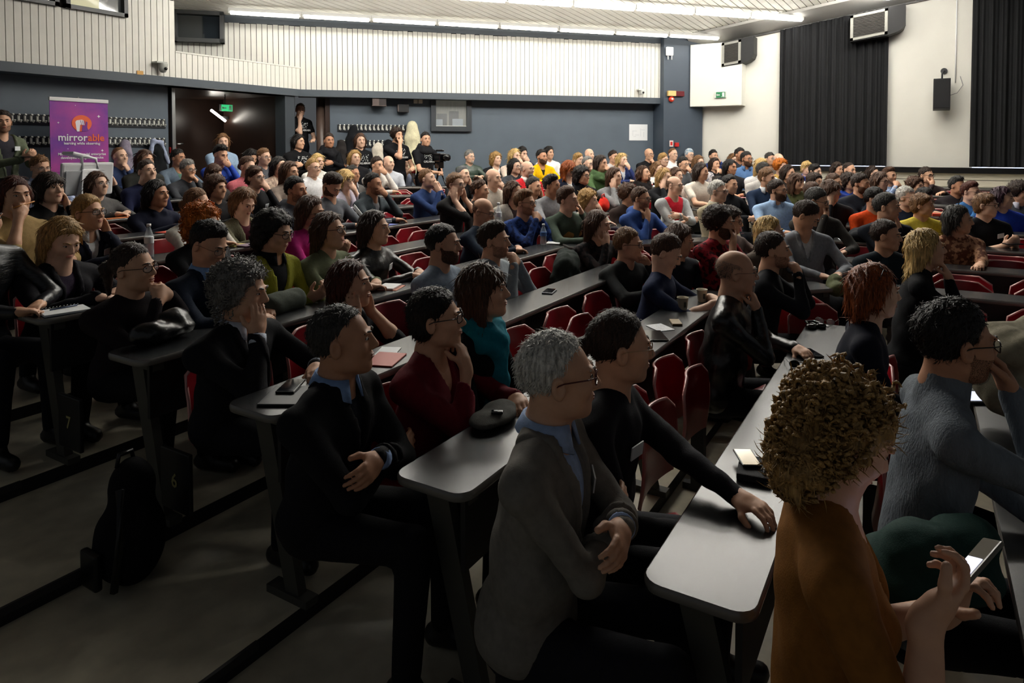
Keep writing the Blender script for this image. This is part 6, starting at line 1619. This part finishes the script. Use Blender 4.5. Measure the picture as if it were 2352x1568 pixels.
for k, (x, v, r) in enumerate(((44, 265, 4.2), (-49, 283, 2.6), (51, 348, 3.6), (-29, 344, 1.6), (-10, 241, 1.4))):
    g = MB(); g.prism([((r if j % 2 == 0 else r * 0.45) * s * math.cos(j * math.pi / 4), (r if j % 2 == 0 else r * 0.45) * s * math.sin(j * math.pi / 4)) for j in range(8)], 0, 0.001)
    on_banner('star', g.mesh('star', M_WH), x * s, bz(v), 0.001)

# white all-in-one computer seen from behind
p = at_y(192, 448, 7.28); zt = row_floor(8) + DESK_H
o = thing('computer', 'white all-in-one computer seen from behind before the purple banner', 'computer', (p.x, 7.27, zt)); pxm = 6.9 / 1568
W1 = mat('device_white', '#e9eaec', 0.3); G1 = mat('device_grey', '#b9bcc0', 0.4)
obj('screen_back', boxm('screen_back', (0, -0.06, 0.27), (0.50, 0.05, 0.33), Matrix.Rotation(math.radians(8), 4, 'X'), W1, 0.02), o)
obj('back_panel', boxm('back_panel', (-0.12, -0.092, 0.235), (0.2, 0.012, 0.24), Matrix.Rotation(math.radians(8), 4, 'X'), G1, 0.004), o)
g = MB(); g.add([(-0.07, -0.12, 0.36), (0.09, -0.12, 0.36), (0.12, -0.2, 0.0), (-0.13, -0.2, 0.0), (-0.07, -0.08, 0.38), (0.09, -0.08, 0.38), (0.12, -0.05, 0.0), (-0.13, -0.05, 0.0)], [(0, 3, 2, 1), (4, 5, 6, 7), (0, 1, 5, 4), (1, 2, 6, 5), (2, 3, 7, 6), (3, 0, 4, 7)])
obj('column', g.mesh('column', W1), o)
obj('column_inset', boxm('column_inset', (0.015, -0.165, 0.16), (0.13, 0.01, 0.2), Matrix.Rotation(math.radians(-12.5), 4, 'X'), G1, 0.003), o)
obj('arm_loop', MB().tube([(-0.065, -0.1, 0.35), (-0.06, -0.09, 0.49), (-0.02, -0.09, 0.5), (0.07, -0.1, 0.47), (0.085, -0.1, 0.36)], 0.014, 8).mesh('arm_loop', W1, True), o)
obj('scanner_head', boxm('scanner_head', (-0.06, 0.02, 0.51), (0.17, 0.22, 0.035), Matrix.Rotation(math.radians(14), 4, 'Y'), W1, 0.015), o)
lg = FB.copy(); lg.translation = Vector((0.02, -0.138, 0.30)); lg = frame_m(Vector((0.015, -0.142, 0.30)), Vector((1, 0, 0)), Vector((0, 0.2, 0.98)), Vector((0, -0.98, 0.2)))
obj('logo_ring', MB().tube([(0.022 * math.cos(t), 0.022 * math.sin(t), 0) for t in np.linspace(0, 2 * math.pi, 21)], 0.002, 5, False).mesh('logo_ring', mat('logo_dark', '#3a3d42', 0.5)), o, matrix=lg)
text_on('logo_letters', 'hp', 0.036, mat('logo_dark'), o, lg, 0.0006, 0.0005)

# ------------------------------------------------------------------ things on the desks
M_PAPER = mat('paper_white', '#e6e8ea', 0.6)
def top_z(i): return row_floor(i) + DESK_H + 0.0015
def on_desk(i, u, v, blk=1):
    """where the line of sight meets the top of desk row i of the left block"""
    q = at_z(u, v, top_z(i)); y0 = 9 - row_D(i); y = min(max(q.y, y0 + 0.06), y0 + DESK_W - 0.06)
    if abs(y - q.y) > 1e-4: q = at_y(u, v, y); q.z = top_z(i)
    return q
def desk_by(key, u, dt=0.0):
    """a spot on the desk in front of the person whose label holds key, in the direction u"""
    for sp, k in PEOPLE:
        if key in sp['label']: q = in_block(sp['blk'], u, 400, row_D(sp['row']) - DESK_W / 2); q.z = top_z(sp['row']); return q
def flat(name, label, cat, pos, size, rot, material, extra=None, group=None):
    o = thing(name, label, cat, pos, rot, group) if extra else None
    if o is None: return obj(name, boxm(name, (0, 0, size[2] / 2), size, None, material, min(0.003, size[2] * 0.3)), label=label, cat=cat, loc=pos, rot=(0, 0, rot))
    obj(extra[0], boxm(extra[0], (0, 0, size[2] / 2), size, None, material, min(0.003, size[2] * 0.3)), o)
    for nm, c, s_, m_ in extra[1:]: obj(nm, boxm(nm, c, s_, None, m_, 0.0), o)
    return o
M_PHB, M_PHS = mat('phone_black', '#0c0c0e', 0.15), mat('phone_screen', '#15171c', 0.05, spec=0.8)
def phone(label, pos, rot, rim=None):
    return flat('smartphone', label, 'phone', pos, (0.075, 0.15, 0.009), rot, rim or M_PHB, ('phone_body', ('phone_screen', (0, 0, 0.0095), (0.066, 0.136, 0.001), M_PHS)))
def bottle(label, pos, r, h, liquid=None, lab='#e2e6ea', glass='#dfe8ee', cap='#e8e8ea'):
    o = thing('bottle', label, 'bottle', pos)
    pr = [(0.001, 0), (r * 0.9, 0), (r, 0.01), (r, h * 0.2), (r * 0.93, h * 0.3), (r, h * 0.4), (r, h * 0.62), (r * 0.55, h * 0.82), (r * 0.38, h * 0.88), (r * 0.38, h * 0.93), (0.001, h * 0.93)]
    obj('bottle_body', MB().lathe(pr, n=16).mesh('bottle_body', mat('clear_plastic_' + glass, glass, 0.08, alpha=0.32, spec=0.7), True), o)
    if liquid: obj('drink', MB().lathe([(0.001, 0.004), (r * 0.88, 0.004), (r * 0.92, h * 0.2), (r * 0.86, h * 0.3), (r * 0.92, h * liquid[1]), (0.001, h * liquid[1])], n=14).mesh('drink', mat('drink_' + liquid[0], liquid[0], 0.1, alpha=liquid[2]), True), o)
    obj('paper_label', MB().lathe([(r * 1.01, h * 0.42), (r * 1.012, h * 0.43), (r * 1.012, h * 0.6), (r * 1.01, h * 0.61)], n=16).mesh('paper_label', mat('label_' + lab, lab, 0.5), True), o)
    obj('cap', MB().lathe([(0.001, h * 0.92), (r * 0.46, h * 0.92), (r * 0.46, h), (0.001, h)], n=14).mesh('cap', mat('cap_' + cap, cap, 0.4), True), o)
    return o
def cup(label, pos, h=0.085):
    o = thing('paper_cup', label, 'cup', pos)
    obj('cup_wall', MB().lathe([(0.026, 0.0), (0.027, 0.002), (0.036, h), (0.0385, h + 0.001), (0.0385, h - 0.004), (0.0345, h - 0.004), (0.025, 0.006), (0.001, 0.006)], n=18).mesh('cup_wall', mat('cup_paper', '#cfc7b0', 0.6), True), o)
    obj('print_block', boxm('print_block', (-0.024, -0.022, h * 0.5), (0.012, 0.012, h * 0.4), rz(0.75), mat('cup_print', '#4a4a40', 0.7)), o)
    return o

# nearest desk
p = on_desk(0, 1735, 1085)
o = thing('tablet_case', 'black felt tablet case lying on the nearest desk', 'case', p, math.radians(8)); g = MB()
obj('case_body', boxm('case_body', (0, 0, 0.012), (0.165, 0.115, 0.024), None, mat('felt_black', '#2a2b2e', 0.9, bump=0.3, bscale=250), 0.006), o)
obj('case_flap', boxm('case_flap', (0.0, 0.0, 0.025), (0.005, 0.11, 0.003), None, mat('felt_edge', '#1a1a1c', 0.8)), o)
o = thing('smartphone', 'smartphone with a bright screen lying on top of the felt case', 'phone', Vector((p.x + 0.03, p.y + 0.035, p.z + 0.027)), math.radians(-62))
obj('phone_body', boxm('phone_body', (0, 0, 0.0045), (0.065, 0.13, 0.009), None, M_PHB, 0.003), o); obj('phone_screen', boxm('phone_screen', (0, 0, 0.0095), (0.058, 0.12, 0.001), None, mat('screen_glare', '#c9b592', 0.1, emit=('#d8c49c', 0.05))), o)
phone('black smartphone beside the sunglasses before the leather jacket', on_desk(0, 1862, 812), math.radians(-55))
def spectacles(label, pos, rot, col, open_=True, dark=False):
    o = thing('eyeglasses', label, 'glasses', pos, rot); g = MB()
    for s_ in (-1, 1):
        g.tube([(s_ * 0.033 + 0.025 * math.cos(t), 0, 0.02 + 0.019 * math.sin(t)) for t in np.linspace(0, 2 * math.pi, 15)], 0.0018, 5, False)
    g.tube([(-0.009, 0, 0.026), (0, 0, 0.029), (0.009, 0, 0.026)], 0.0018, 5)
    obj('rims', g.mesh('rims', mat('rim_' + col, col, 0.3)), o)
    for s_ in (-1, 1):
        obj('temple_arm', MB().tube([(s_ * 0.06, 0, 0.028), (s_ * 0.062, 0.09, 0.024), (s_ * 0.058, 0.135, 0.004)], 0.002, 5).mesh('temple_arm', mat('rim_' + col)), o)
        obj('lens', MB().prism([(s_ * 0.033 + 0.025 * math.cos(t), 0.02 + 0.019 * math.sin(t)) for t in np.linspace(0, 2 * math.pi, 14, endpoint=False)], -0.0005, 0.0005, Matrix.Rotation(math.radians(90), 4, 'X')).mesh('lens', mat('sun_lens', '#0a0a0c', 0.1) if dark else mat('lens_glass')), o)
    return o
spectacles('black sunglasses lying open before the leather jacket', on_desk(0, 1840, 845), math.radians(-70), '#0b0b0c', dark=True)
spectacles('metal framed eyeglasses lying open on the nearest desk', on_desk(0, 1895, 745), math.radians(-95), '#5a5850')
o = thing('headset', 'black headphone set beside the metal framed eyeglasses', 'headphones', on_desk(0, 1885, 752)); 
obj('ear_cup', MB().lathe([(0.001, 0), (0.03, 0), (0.034, 0.012), (0.028, 0.026), (0.001, 0.028)], n=14).mesh('ear_cup', M_PHB, True), o); obj('ear_cup', MB().lathe([(0.001, 0), (0.03, 0), (0.034, 0.012), (0.028, 0.026), (0.001, 0.028)], n=14).mesh('ear_cup', M_PHB, True), o, loc=(-0.05, 0.05, 0)); obj('headband', MB().tube([(0, 0, 0.02), (0.02, 0.05, 0.03), (-0.01, 0.09, 0.03), (-0.05, 0.05, 0.02)], 0.007, 6).mesh('headband', M_PHB, True), o)
p = on_desk(0, 1920, 676); soft('shoulder_bag', 'crumpled olive bag on the desk beside the copper bob', 'bag', [('e', (0, 0, 0.06), (0.12, 0.07, 0.055)), ('e', (0.05, 0.02, 0.11), (0.06, 0.05, 0.04)), ('e', (-0.07, -0.01, 0.05), (0.06, 0.06, 0.045))], p, '#5d6246', '', 0.011, 0.007, 34, 2)
flat('paper_sheet', 'white folded paper half under the olive bag', 'paper', on_desk(0, 1880, 672), (0.06, 0.16, 0.003), math.radians(-50), M_PAPER)
cup('paper cup on the desk behind the copper bob', on_desk(0, 1966, 624))
flat('paper_sheet', 'white papers beside the cup behind the copper bob', 'paper', on_desk(0, 1950, 610), (0.09, 0.2, 0.004), math.radians(-60), M_PAPER)
# second desk
cup('paper cup nearer the aisle on the desk of the charcoal sweater', on_desk(1, 1568, 712)); cup('paper cup next to the leather jacket', on_desk(1, 1612, 692))
flat('paper_sheet', 'creased printed sheet on the desk of the charcoal sweater', 'paper', on_desk(1, 1516, 752), (0.11, 0.15, 0.002), math.radians(-38), mat('paper_grey', '#c9cbd0', 0.6, var=0.2, scale=80))
flat('wooden_box', 'flat pale wooden box behind the creased sheet', 'box', on_desk(1, 1552, 742), (0.06, 0.12, 0.012), math.radians(-62), mat('pale_wood', '#8a7450', 0.5))
flat('tablet', 'black tablet under the creased printed sheet', 'tablet', on_desk(1, 1500, 772), (0.13, 0.2, 0.008), math.radians(-58), M_PHB)
p = on_desk(1, 1130, 945); soft('purse', 'grey leather purse on the desk beside the turquoise scarf', 'bag', [('e', (0, 0, 0.024), (0.12, 0.075, 0.024)), ('e', (0.09, 0.02, 0.022), (0.07, 0.06, 0.022))], p, '#4f4f4c', '', 0.01, 0.004, 30, 3)
o = thing('car_key', 'black car key with a silver badge on the grey purse', 'key', (p.x - 0.01, p.y - 0.03, p.z + 0.047), 0.5); obj('key_fob', boxm('key_fob', (0, 0, 0.006), (0.024, 0.045, 0.011), None, M_PHB, 0.004), o); obj('key_badge', boxm('key_badge', (0, 0.006, 0.0115), (0.012, 0.014, 0.002), None, M_STEEL), o)
# third desk
phone('smartphone lying alone on the bare black desk', on_desk(2, 1262, 670), math.radians(-76), mat('phone_silver', '#7d7f84', 0.25, metal=0.6))
flat('folder', 'orange red folder on the desk beside the maroon sweater', 'folder', on_desk(2, 885, 826), (0.14, 0.2, 0.006), math.radians(-70), mat('folder_red', '#b5402c', 0.5))
flat('paper_sheet', 'white sheet at the edge of the orange red folder', 'paper', on_desk(2, 890, 808), (0.10, 0.16, 0.002), math.radians(-64), M_PAPER)
flat('notebook', 'black notebook under the hand of the grey curly head', 'notebook', on_desk(2, 655, 912), (0.15, 0.2, 0.01), math.radians(-60), mat('notebook_black', '#17181b', 0.5))
phone('black phone under the fist of the grey curly head', on_desk(2, 668, 895) + Vector((0, 0, 0.011)), math.radians(-60))
# fourth desk
p = on_desk(3, 652, 712); soft('pouch', 'grey green zipped pouch on the desk before the yellow-green cardigan', 'bag', [('c', (-0.1, 0.0, 0.055), (0.1, 0.02, 0.055), 0.055, 0.055), ('c', (-0.08, -0.02, 0.03), (0.1, 0.0, 0.03), 0.045, 0.045)], p, '#4b5148', '', 0.01, 0.003, 30, 4)
flat('notebook', 'white notepad with orange cover under the auburn head', 'notebook', on_desk(3, 893, 660), (0.12, 0.17, 0.012), math.radians(-70), M_PAPER, ('page_block', ('orange_cover', (0.02, 0.0, -0.0), (0.13, 0.18, 0.003), mat('cover_orange', '#b5552c', 0.5))))
p = on_desk(3, 380, 768); soft('handbag', 'shiny black handbag on the desk before the plum black jacket', 'bag', [('e', (0, 0, 0.05), (0.14, 0.08, 0.05)), ('e', (0.06, 0.02, 0.1), (0.07, 0.05, 0.045)), ('e', (-0.09, 0.0, 0.05), (0.07, 0.07, 0.05))], p, '#121213', 'leather', 0.01, 0.006, 36, 5)
bottle('small clear water bottle with a blue label beside the bald head in the blazer', on_desk(3, 1248, 560), 0.031, 0.2, None, '#5b86c9')
flat('notebook', 'white notepad beside the small water bottle', 'notebook', on_desk(3, 1272, 558), (0.13, 0.19, 0.01), math.radians(-70), M_PAPER)
p = on_desk(3, 1308, 545); soft('tote_bag', 'tan leather bag lying in front of the green sweater', 'bag', [('e', (0, 0, 0.05), (0.2, 0.1, 0.055)), ('e', (0.1, 0.04, 0.06), (0.12, 0.08, 0.06)), ('e', (-0.12, -0.03, 0.06), (0.06, 0.05, 0.06))], p, '#9c7440', '', 0.013, 0.012, 26, 6)
bottle('tall clear water bottle in front of the brown wavy hair', on_desk(4, 1145, 522), 0.036, 0.27, None, '#e2e6ea')
p = at_y(1300, 612, 2.55); soft('folded_coat', 'dark green coat thrown over a folding seat', 'coat', [('e', (0, 0, 0.0), (0.16, 0.1, 0.12)), ('e', (0.12, 0.05, 0.05), (0.12, 0.09, 0.08)), ('e', (-0.08, 0, -0.12), (0.12, 0.1, 0.12)), ('e', (0.1, 0, -0.14), (0.12, 0.1, 0.12))], p, '#232b28', '', 0.014, 0.012, 30, 7)
# fifth desk and the rows behind
p = on_desk(4, 148, 716)
o = thing('ring_notebook', 'open white ring notebook with a pen at the aisle end of a desk', 'notebook', p, math.radians(-12)); obj('page_block', boxm('page_block', (0, 0, 0.006), (0.21, 0.15, 0.012), None, M_PAPER, 0.003), o)
rg = MB(); [rg.tube([(-0.08 + 0.016 * k + 0.006 * math.cos(t), 0.075 + 0.006 * math.cos(t), 0.012 + 0.008 * math.sin(t)) for t in np.linspace(0, 2 * math.pi, 9)], 0.001, 4, False) for k in range(11)]
obj('wire_rings', rg.mesh('wire_rings', M_STEEL), o); obj('pen', MB().tube([(-0.06, 0.02, 0.017), (0.07, 0.045, 0.017)], 0.004, 6).mesh('pen', mat('pen_blue', '#3a4a6a', 0.4), True), o)
bottle('clear water bottle with a white cap on the desk of the navy hooded sweater', on_desk(5, 343, 590), 0.032, 0.24, None, '#e8eaec')
flat('folder', 'bright red folder with white paper on the desk of the navy hooded sweater', 'folder', on_desk(6, 392, 540), (0.2, 0.14, 0.006), 0.2, mat('folder_bright', '#c8402c', 0.5), ('cover', ('white_paper', (0.06, 0.01, 0.008), (0.12, 0.1, 0.002), M_PAPER)))
flat('folder', 'orange folder at the desk edge behind the blond glasses', 'folder', on_desk(7, 270, 507), (0.24, 0.1, 0.006), 0.1, mat('folder_orange', '#c9733c', 0.5))
flat('paper_sheet', 'open white booklet below the blond-brown head', 'paper', on_desk(8, 290, 474), (0.26, 0.16, 0.005), 0.15, M_PAPER)
flat('notebook', 'lilac notebook on the desk of the olive cardigan', 'notebook', on_desk(5, 578, 568), (0.24, 0.12, 0.012), 0.1, mat('notebook_lilac', '#7a6478', 0.5)); flat('notebook', 'yellow notepad beside the lilac notebook', 'notebook', on_desk(5, 545, 564), (0.16, 0.1, 0.01), 0.15, mat('notepad_yellow', '#b9ad62', 0.5))
flat('notebook', 'white notepad under the bending bearded person', 'notebook', on_desk(6, 775, 487), (0.2, 0.14, 0.01), 0.1, M_PAPER)
flat('glasses_case', 'black glasses case on the desk of the track jacket', 'case', on_desk(5, 916, 506), (0.17, 0.07, 0.04), 0.0, M_PHB); flat('paper_sheet', 'blue printed leaflet before the track jacket', 'paper', on_desk(5, 893, 516), (0.16, 0.12, 0.003), 0.0, mat('leaflet_blue', '#5a62a8', 0.5))
bottle('small cola bottle with a red label beside the light blue t-shirt', desk_by('light blue t-shirt', 950), 0.035, 0.25, ('#1c0a08', 0.6, 1.0), '#d0202c', '#e4d8d8', '#c02028')
p = desk_by('long brown hair in a grey top', 1386); o = soft('red_handbag', 'bright red handbag standing on the desk beside the grey top', 'bag', [('e', (0, 0, 0.07), (0.13, 0.07, 0.075)), ('e', (0, 0, 0.13), (0.08, 0.04, 0.05))], p, '#d42a1c', '', 0.013, 0.004, 26, 8, parts=[('handle', MB().tube([(-0.05, 0, 0.15), (-0.04, 0, 0.21), (0.02, 0, 0.22), (0.05, 0, 0.15)], 0.009, 6).mesh('handle', mat('handle_red', '#b52016', 0.5), True))])
o = thing('steel_flask', 'brushed steel drinking flask at the aisle end of a desk', 'flask', desk_by('red sweater and black scarf', 1503)); obj('flask_body', MB().lathe([(0.001, 0), (0.035, 0), (0.036, 0.01), (0.036, 0.17), (0.024, 0.2), (0.001, 0.2)], n=16).mesh('flask_body', M_STEEL, True), o); obj('flask_cap', MB().lathe([(0.001, 0.2), (0.022, 0.2), (0.022, 0.235), (0.001, 0.237)], n=14).mesh('flask_cap', M_PHB, True), o)
p = desk_by('striped top behind the dark waves', 1647); o = thing('laptop', 'open silver laptop seen from behind next to the dark waves', 'laptop', p, angm + 0.25); LG = mat('laptop_silver', '#8f8d88', 0.35, metal=0.7)
obj('base', boxm('base', (0, 0.1, 0.008), (0.3, 0.2, 0.015), None, LG, 0.004), o); obj('lid', boxm('lid', (0, -0.02, 0.11), (0.3, 0.007, 0.2), Matrix.Rotation(math.radians(12), 4, 'X'), LG, 0.003), o); obj('lid_emblem', boxm('lid_emblem', (0, -0.026, 0.115), (0.025, 0.003, 0.03), Matrix.Rotation(math.radians(12), 4, 'X'), mat('emblem_grey', '#5a5856', 0.4), 0.001), o)
flat('paper_sheet', 'white handout on the desk before the dark jacket with white scarf', 'paper', desk_by('white scarf in a dark jacket', 1700), (0.2, 0.14, 0.003), angm, mat('paper_pink', '#c98a92', 0.6))
flat('paper_sheet', 'white papers on the desk behind the orange t-shirt', 'paper', desk_by('lemon yellow blouse', 1955), (0.14, 0.2, 0.004), 0.3, M_PAPER)
p = desk_by('lemon yellow blouse', 1985); soft('folded_coat', 'dark grey coat heaped on the desk beside the orange t-shirt', 'coat', [('e', (0, 0, 0.06), (0.2, 0.14, 0.07)), ('e', (0.1, -0.1, 0.05), (0.12, 0.12, 0.05))], p, '#1b1d22', '', 0.016, 0.01, 26, 9)
flat('folder', 'flat orange box on the desk before the denim blue jacket', 'folder', desk_by('denim blue jacket', 2165), (0.14, 0.2, 0.03), 0.1, mat('box_orange', '#d9482c', 0.5))
# nearest right: coat, laptop, jacket, bags
p = at_depth(2320, 795, 2.9); soft('folded_coat', 'beige coat draped over the seat beyond the grey rollneck', 'coat', [('e', (0, 0, 0), (0.2, 0.16, 0.09)), ('e', (0.14, -0.16, 0.02), (0.16, 0.16, 0.1)), ('e', (0.0, 0, -0.16), (0.2, 0.14, 0.14))], p, '#8d8672', '', 0.014, 0.012, 22, 10)
p = at_z(2255, 915, top_z(-1)); o = thing('open_laptop', 'laptop with a glowing white screen on the desk of the grey rollneck', 'laptop', p, math.radians(-60)); obj('base', boxm('base', (0, 0, 0.006), (0.22, 0.16, 0.012), None, M_PHB, 0.003), o); obj('screen', boxm('screen', (0, 0.0, 0.013), (0.19, 0.12, 0.002), None, mat('screen_white', '#c9d2f0', 0.2, emit=('#cfd6f5', 0.2))), o)
flat('paper_sheet', 'white handout beside the glowing laptop screen', 'paper', at_z(2300, 885, top_z(-1) + 0.02), (0.2, 0.12, 0.002), math.radians(-65), M_PAPER)
spectacles('pair of eyeglasses lying on the desk beyond the black blazer', at_z(2300, 640, top_z(-1)), 0.4, '#8f9296'); phone('dark phone on the desk beyond the black blazer', at_z(2275, 682, top_z(-1)), 0.9)
p = at_depth(2110, 1235, 1.75); soft('folded_jacket', 'dark green quilted jacket with blue piping lying beside the mustard cardigan', 'jacket', [('e', (0, 0, -0.02), (0.1, 0.09, 0.05)), ('e', (0.1, -0.1, -0.02), (0.1, 0.09, 0.045)), ('e', (0.0, 0.04, -0.09), (0.13, 0.11, 0.07)), ('e', (0.08, -0.08, -0.1), (0.13, 0.11, 0.07))], p, '#1d3a34', '', 0.012, 0.01, 30, 11)
p = on_desk(0, 1790, 1345) ; o = soft('handbag_black', 'black handbag with a looped strap hanging at the desk edge behind the mustard cardigan', 'bag', [('e', (0.12, -0.06, -0.16), (0.13, 0.08, 0.12)), ('e', (0.1, -0.04, -0.28), (0.14, 0.09, 0.1))], p, '#0f0f11', 'leather', 0.012, 0.006, 30, 12, parts=[('strap', MB().tube([(0.03 - 0.10 * math.cos(t), 0.03 + 0.02 * math.sin(t), -0.08 + 0.12 * math.sin(t)) for t in np.linspace(0, math.pi, 13)], 0.010, 6).mesh('strap', mat('strap_black', '#0b0b0c', 0.35), True)), ('buckle', boxm('buckle', (-0.07, 0.03, -0.07), (0.03, 0.012, 0.03), None, M_CHROME, 0.003))])
# lit phone in the hands of the mustard cardigan
Jr = BUILT[0][2]; Wr, Wl = Jr[1][2], Jr[-1][2]
hd_ = unit(Jr[1][3]); pm = Vector((Wr + Wl) / 2 + hd_ * 0.10 + V3(0, 0, 0.02))
zv = (Vector(BUILT[0][1]['H']) - pm).normalized(); yv = Vector(hd_) - zv * zv.dot(Vector(hd_)); yv.normalize(); xv = yv.cross(zv)
o = thing('lit_smartphone', 'smartphone with a glowing screen held in both hands', 'phone', pm); o.rotation_euler = frame_m(pm, xv, yv, zv).to_euler()
obj('phone_body', boxm('phone_body', (0, 0, 0), (0.072, 0.145, 0.009), None, mat('phone_clear', '#6a665c', 0.2), 0.004), o); obj('phone_screen', boxm('phone_screen', (0, -0.01, 0.005), (0.055, 0.06, 0.001), None, mat('screen_lit', '#cfd8ff', 0.2, emit=('#cfd6ff', 0.5))), o)
# backpack on the aisle floor
p = at_z(300, 1330, row_floor(2)); 
soft('backpack', 'black backpack standing on the aisle step below the plum black jacket', 'bag', [('e', (0, 0, 0.17), (0.14, 0.11, 0.17)), ('e', (0.02, 0.02, 0.36), (0.09, 0.07, 0.12)), ('e', (-0.02, -0.08, 0.14), (0.1, 0.06, 0.11))], p, '#0e0d10', '', 0.014, 0.005, 20, 13, parts=[('carry_loop', MB().tube([(-0.03, 0.03, 0.46), (-0.02, 0.03, 0.51), (0.03, 0.03, 0.51), (0.04, 0.03, 0.46)], 0.009, 6).mesh('carry_loop', mat('strap_black'), True)), ('shoulder_strap', MB().tube([(-0.08, -0.08, 0.42), (-0.11, -0.13, 0.25), (-0.12, -0.1, 0.05)], 0.016, 6).mesh('shoulder_strap', mat('strap_black'), True)), ('side_pocket', boxm('side_pocket', (-0.15, 0.0, 0.12), (0.03, 0.11, 0.14), None, mat('strap_black'), 0.01))])
# things held by the standing people
def near_hand(key, sd):
    for sp, k in PEOPLE:
        if key in sp['label']: g_, J_ = BUILT[k][1], BUILT[k][2]; return J_[sd][2], J_[sd][3], g_
W, d, g_ = near_hand('holding a sheet of paper', 1); fv = Vector(g_['f'])
o = obj('paper_sheet', boxm('paper_sheet', (0, 0, 0), (0.16, 0.004, 0.3), Matrix.Rotation(0.45, 4, 'Y'), M_PAPER), label='white sheet held by the person in the black scarf', cat='paper', loc=Vector(W) + fv * 0.12 + Vector((0.05, -0.05, 0.0)), rot=(0, 0, math.atan2(fv.y, fv.x) + math.pi / 2))
W, d, g_ = near_hand('olive jacket with a phone', 1); phone('black phone in the hand of the standing person in olive', Vector(W) + Vector(g_['f']) * 0.1 + Vector((0, 0, 0.02)), 0.4)
W, d, g_ = near_hand('behind a video camera', 1); fv = Vector(g_['f']); rv = Vector(g_['br']); c = Vector(g_['P']) + fv * 0.34 + Vector((0, 0, 0.36)) - rv * 0.02
o = thing('video_camera', 'black video camera on a tripod before the slate wall', 'camera', c, math.atan2(fv.y, fv.x) - math.pi / 2)
obj('camera_body', boxm('camera_body', (0, 0, 0.0), (0.13, 0.2, 0.13), None, M_PHB, 0.012), o); obj('top_handle', boxm('top_handle', (0, 0.02, 0.11), (0.04, 0.16, 0.03), None, M_PHB, 0.008), o); obj('lens_barrel', MB().tube([(0, 0.1, 0), (0, 0.22, 0)], [0.045, 0.055], 14).mesh('lens_barrel', mat('lens_black'), True), o); obj('tripod_head', boxm('tripod_head', (0, 0, -0.12), (0.1, 0.12, 0.11), None, M_PHB, 0.01), o)
for a in (0.4, 2.5, 4.6): obj('tripod_leg', MB().tube([(0, 0, -0.16), (0.35 * math.cos(a), 0.35 * math.sin(a), 0.64 - c.z)], 0.014, 6).mesh('tripod_leg', M_PHB, True), o)
W, d, g_ = near_hand('pencil between fingers', 1); obj('pencil', MB().tube([(-0.08, -0.03, -0.01), (0.07, 0.03, 0.02)], 0.0045, 6).mesh('pencil', mat('pencil_orange', '#b5762c', 0.5), True), label='pencil held at the mouth of the person in the tan top', cat='pencil', loc=Vector(W) + Vector(d).normalized() * 0.1)
W, d, g_ = near_hand('ginger pixie cut', 1); phone('dark tablet phone held by the ginger pixie cut', Vector(W) + Vector(g_['f']) * 0.12 + Vector((0, 0, 0.03)), 0.6)
# sunglasses pushed up on two heads
for key, lab in (('copper bob', 'sunglasses pushed up into the copper hair'), ('sunglasses pushed up', 'sunglasses pushed up on the black-grey hair')):
    for sp, k in PEOPLE:
        if key in sp['label']:
            g_ = BUILT[k][1]; R_ = g_['R']; q = g_['H'] + R_ @ V3(0, 0.03, 0.118); a = math.radians(58)
            y_ = R_[:, 1] * math.cos(a) + R_[:, 2] * math.sin(a); z_ = np.cross(R_[:, 0], y_)
            o2 = obj('sunglasses', glasses_mesh('black'), label=lab, cat='sunglasses', matrix=frame_m(Vector(q - y_ * 0.1), Vector(R_[:, 0]), Vector(y_), Vector(z_)))
texts_to_meshes()
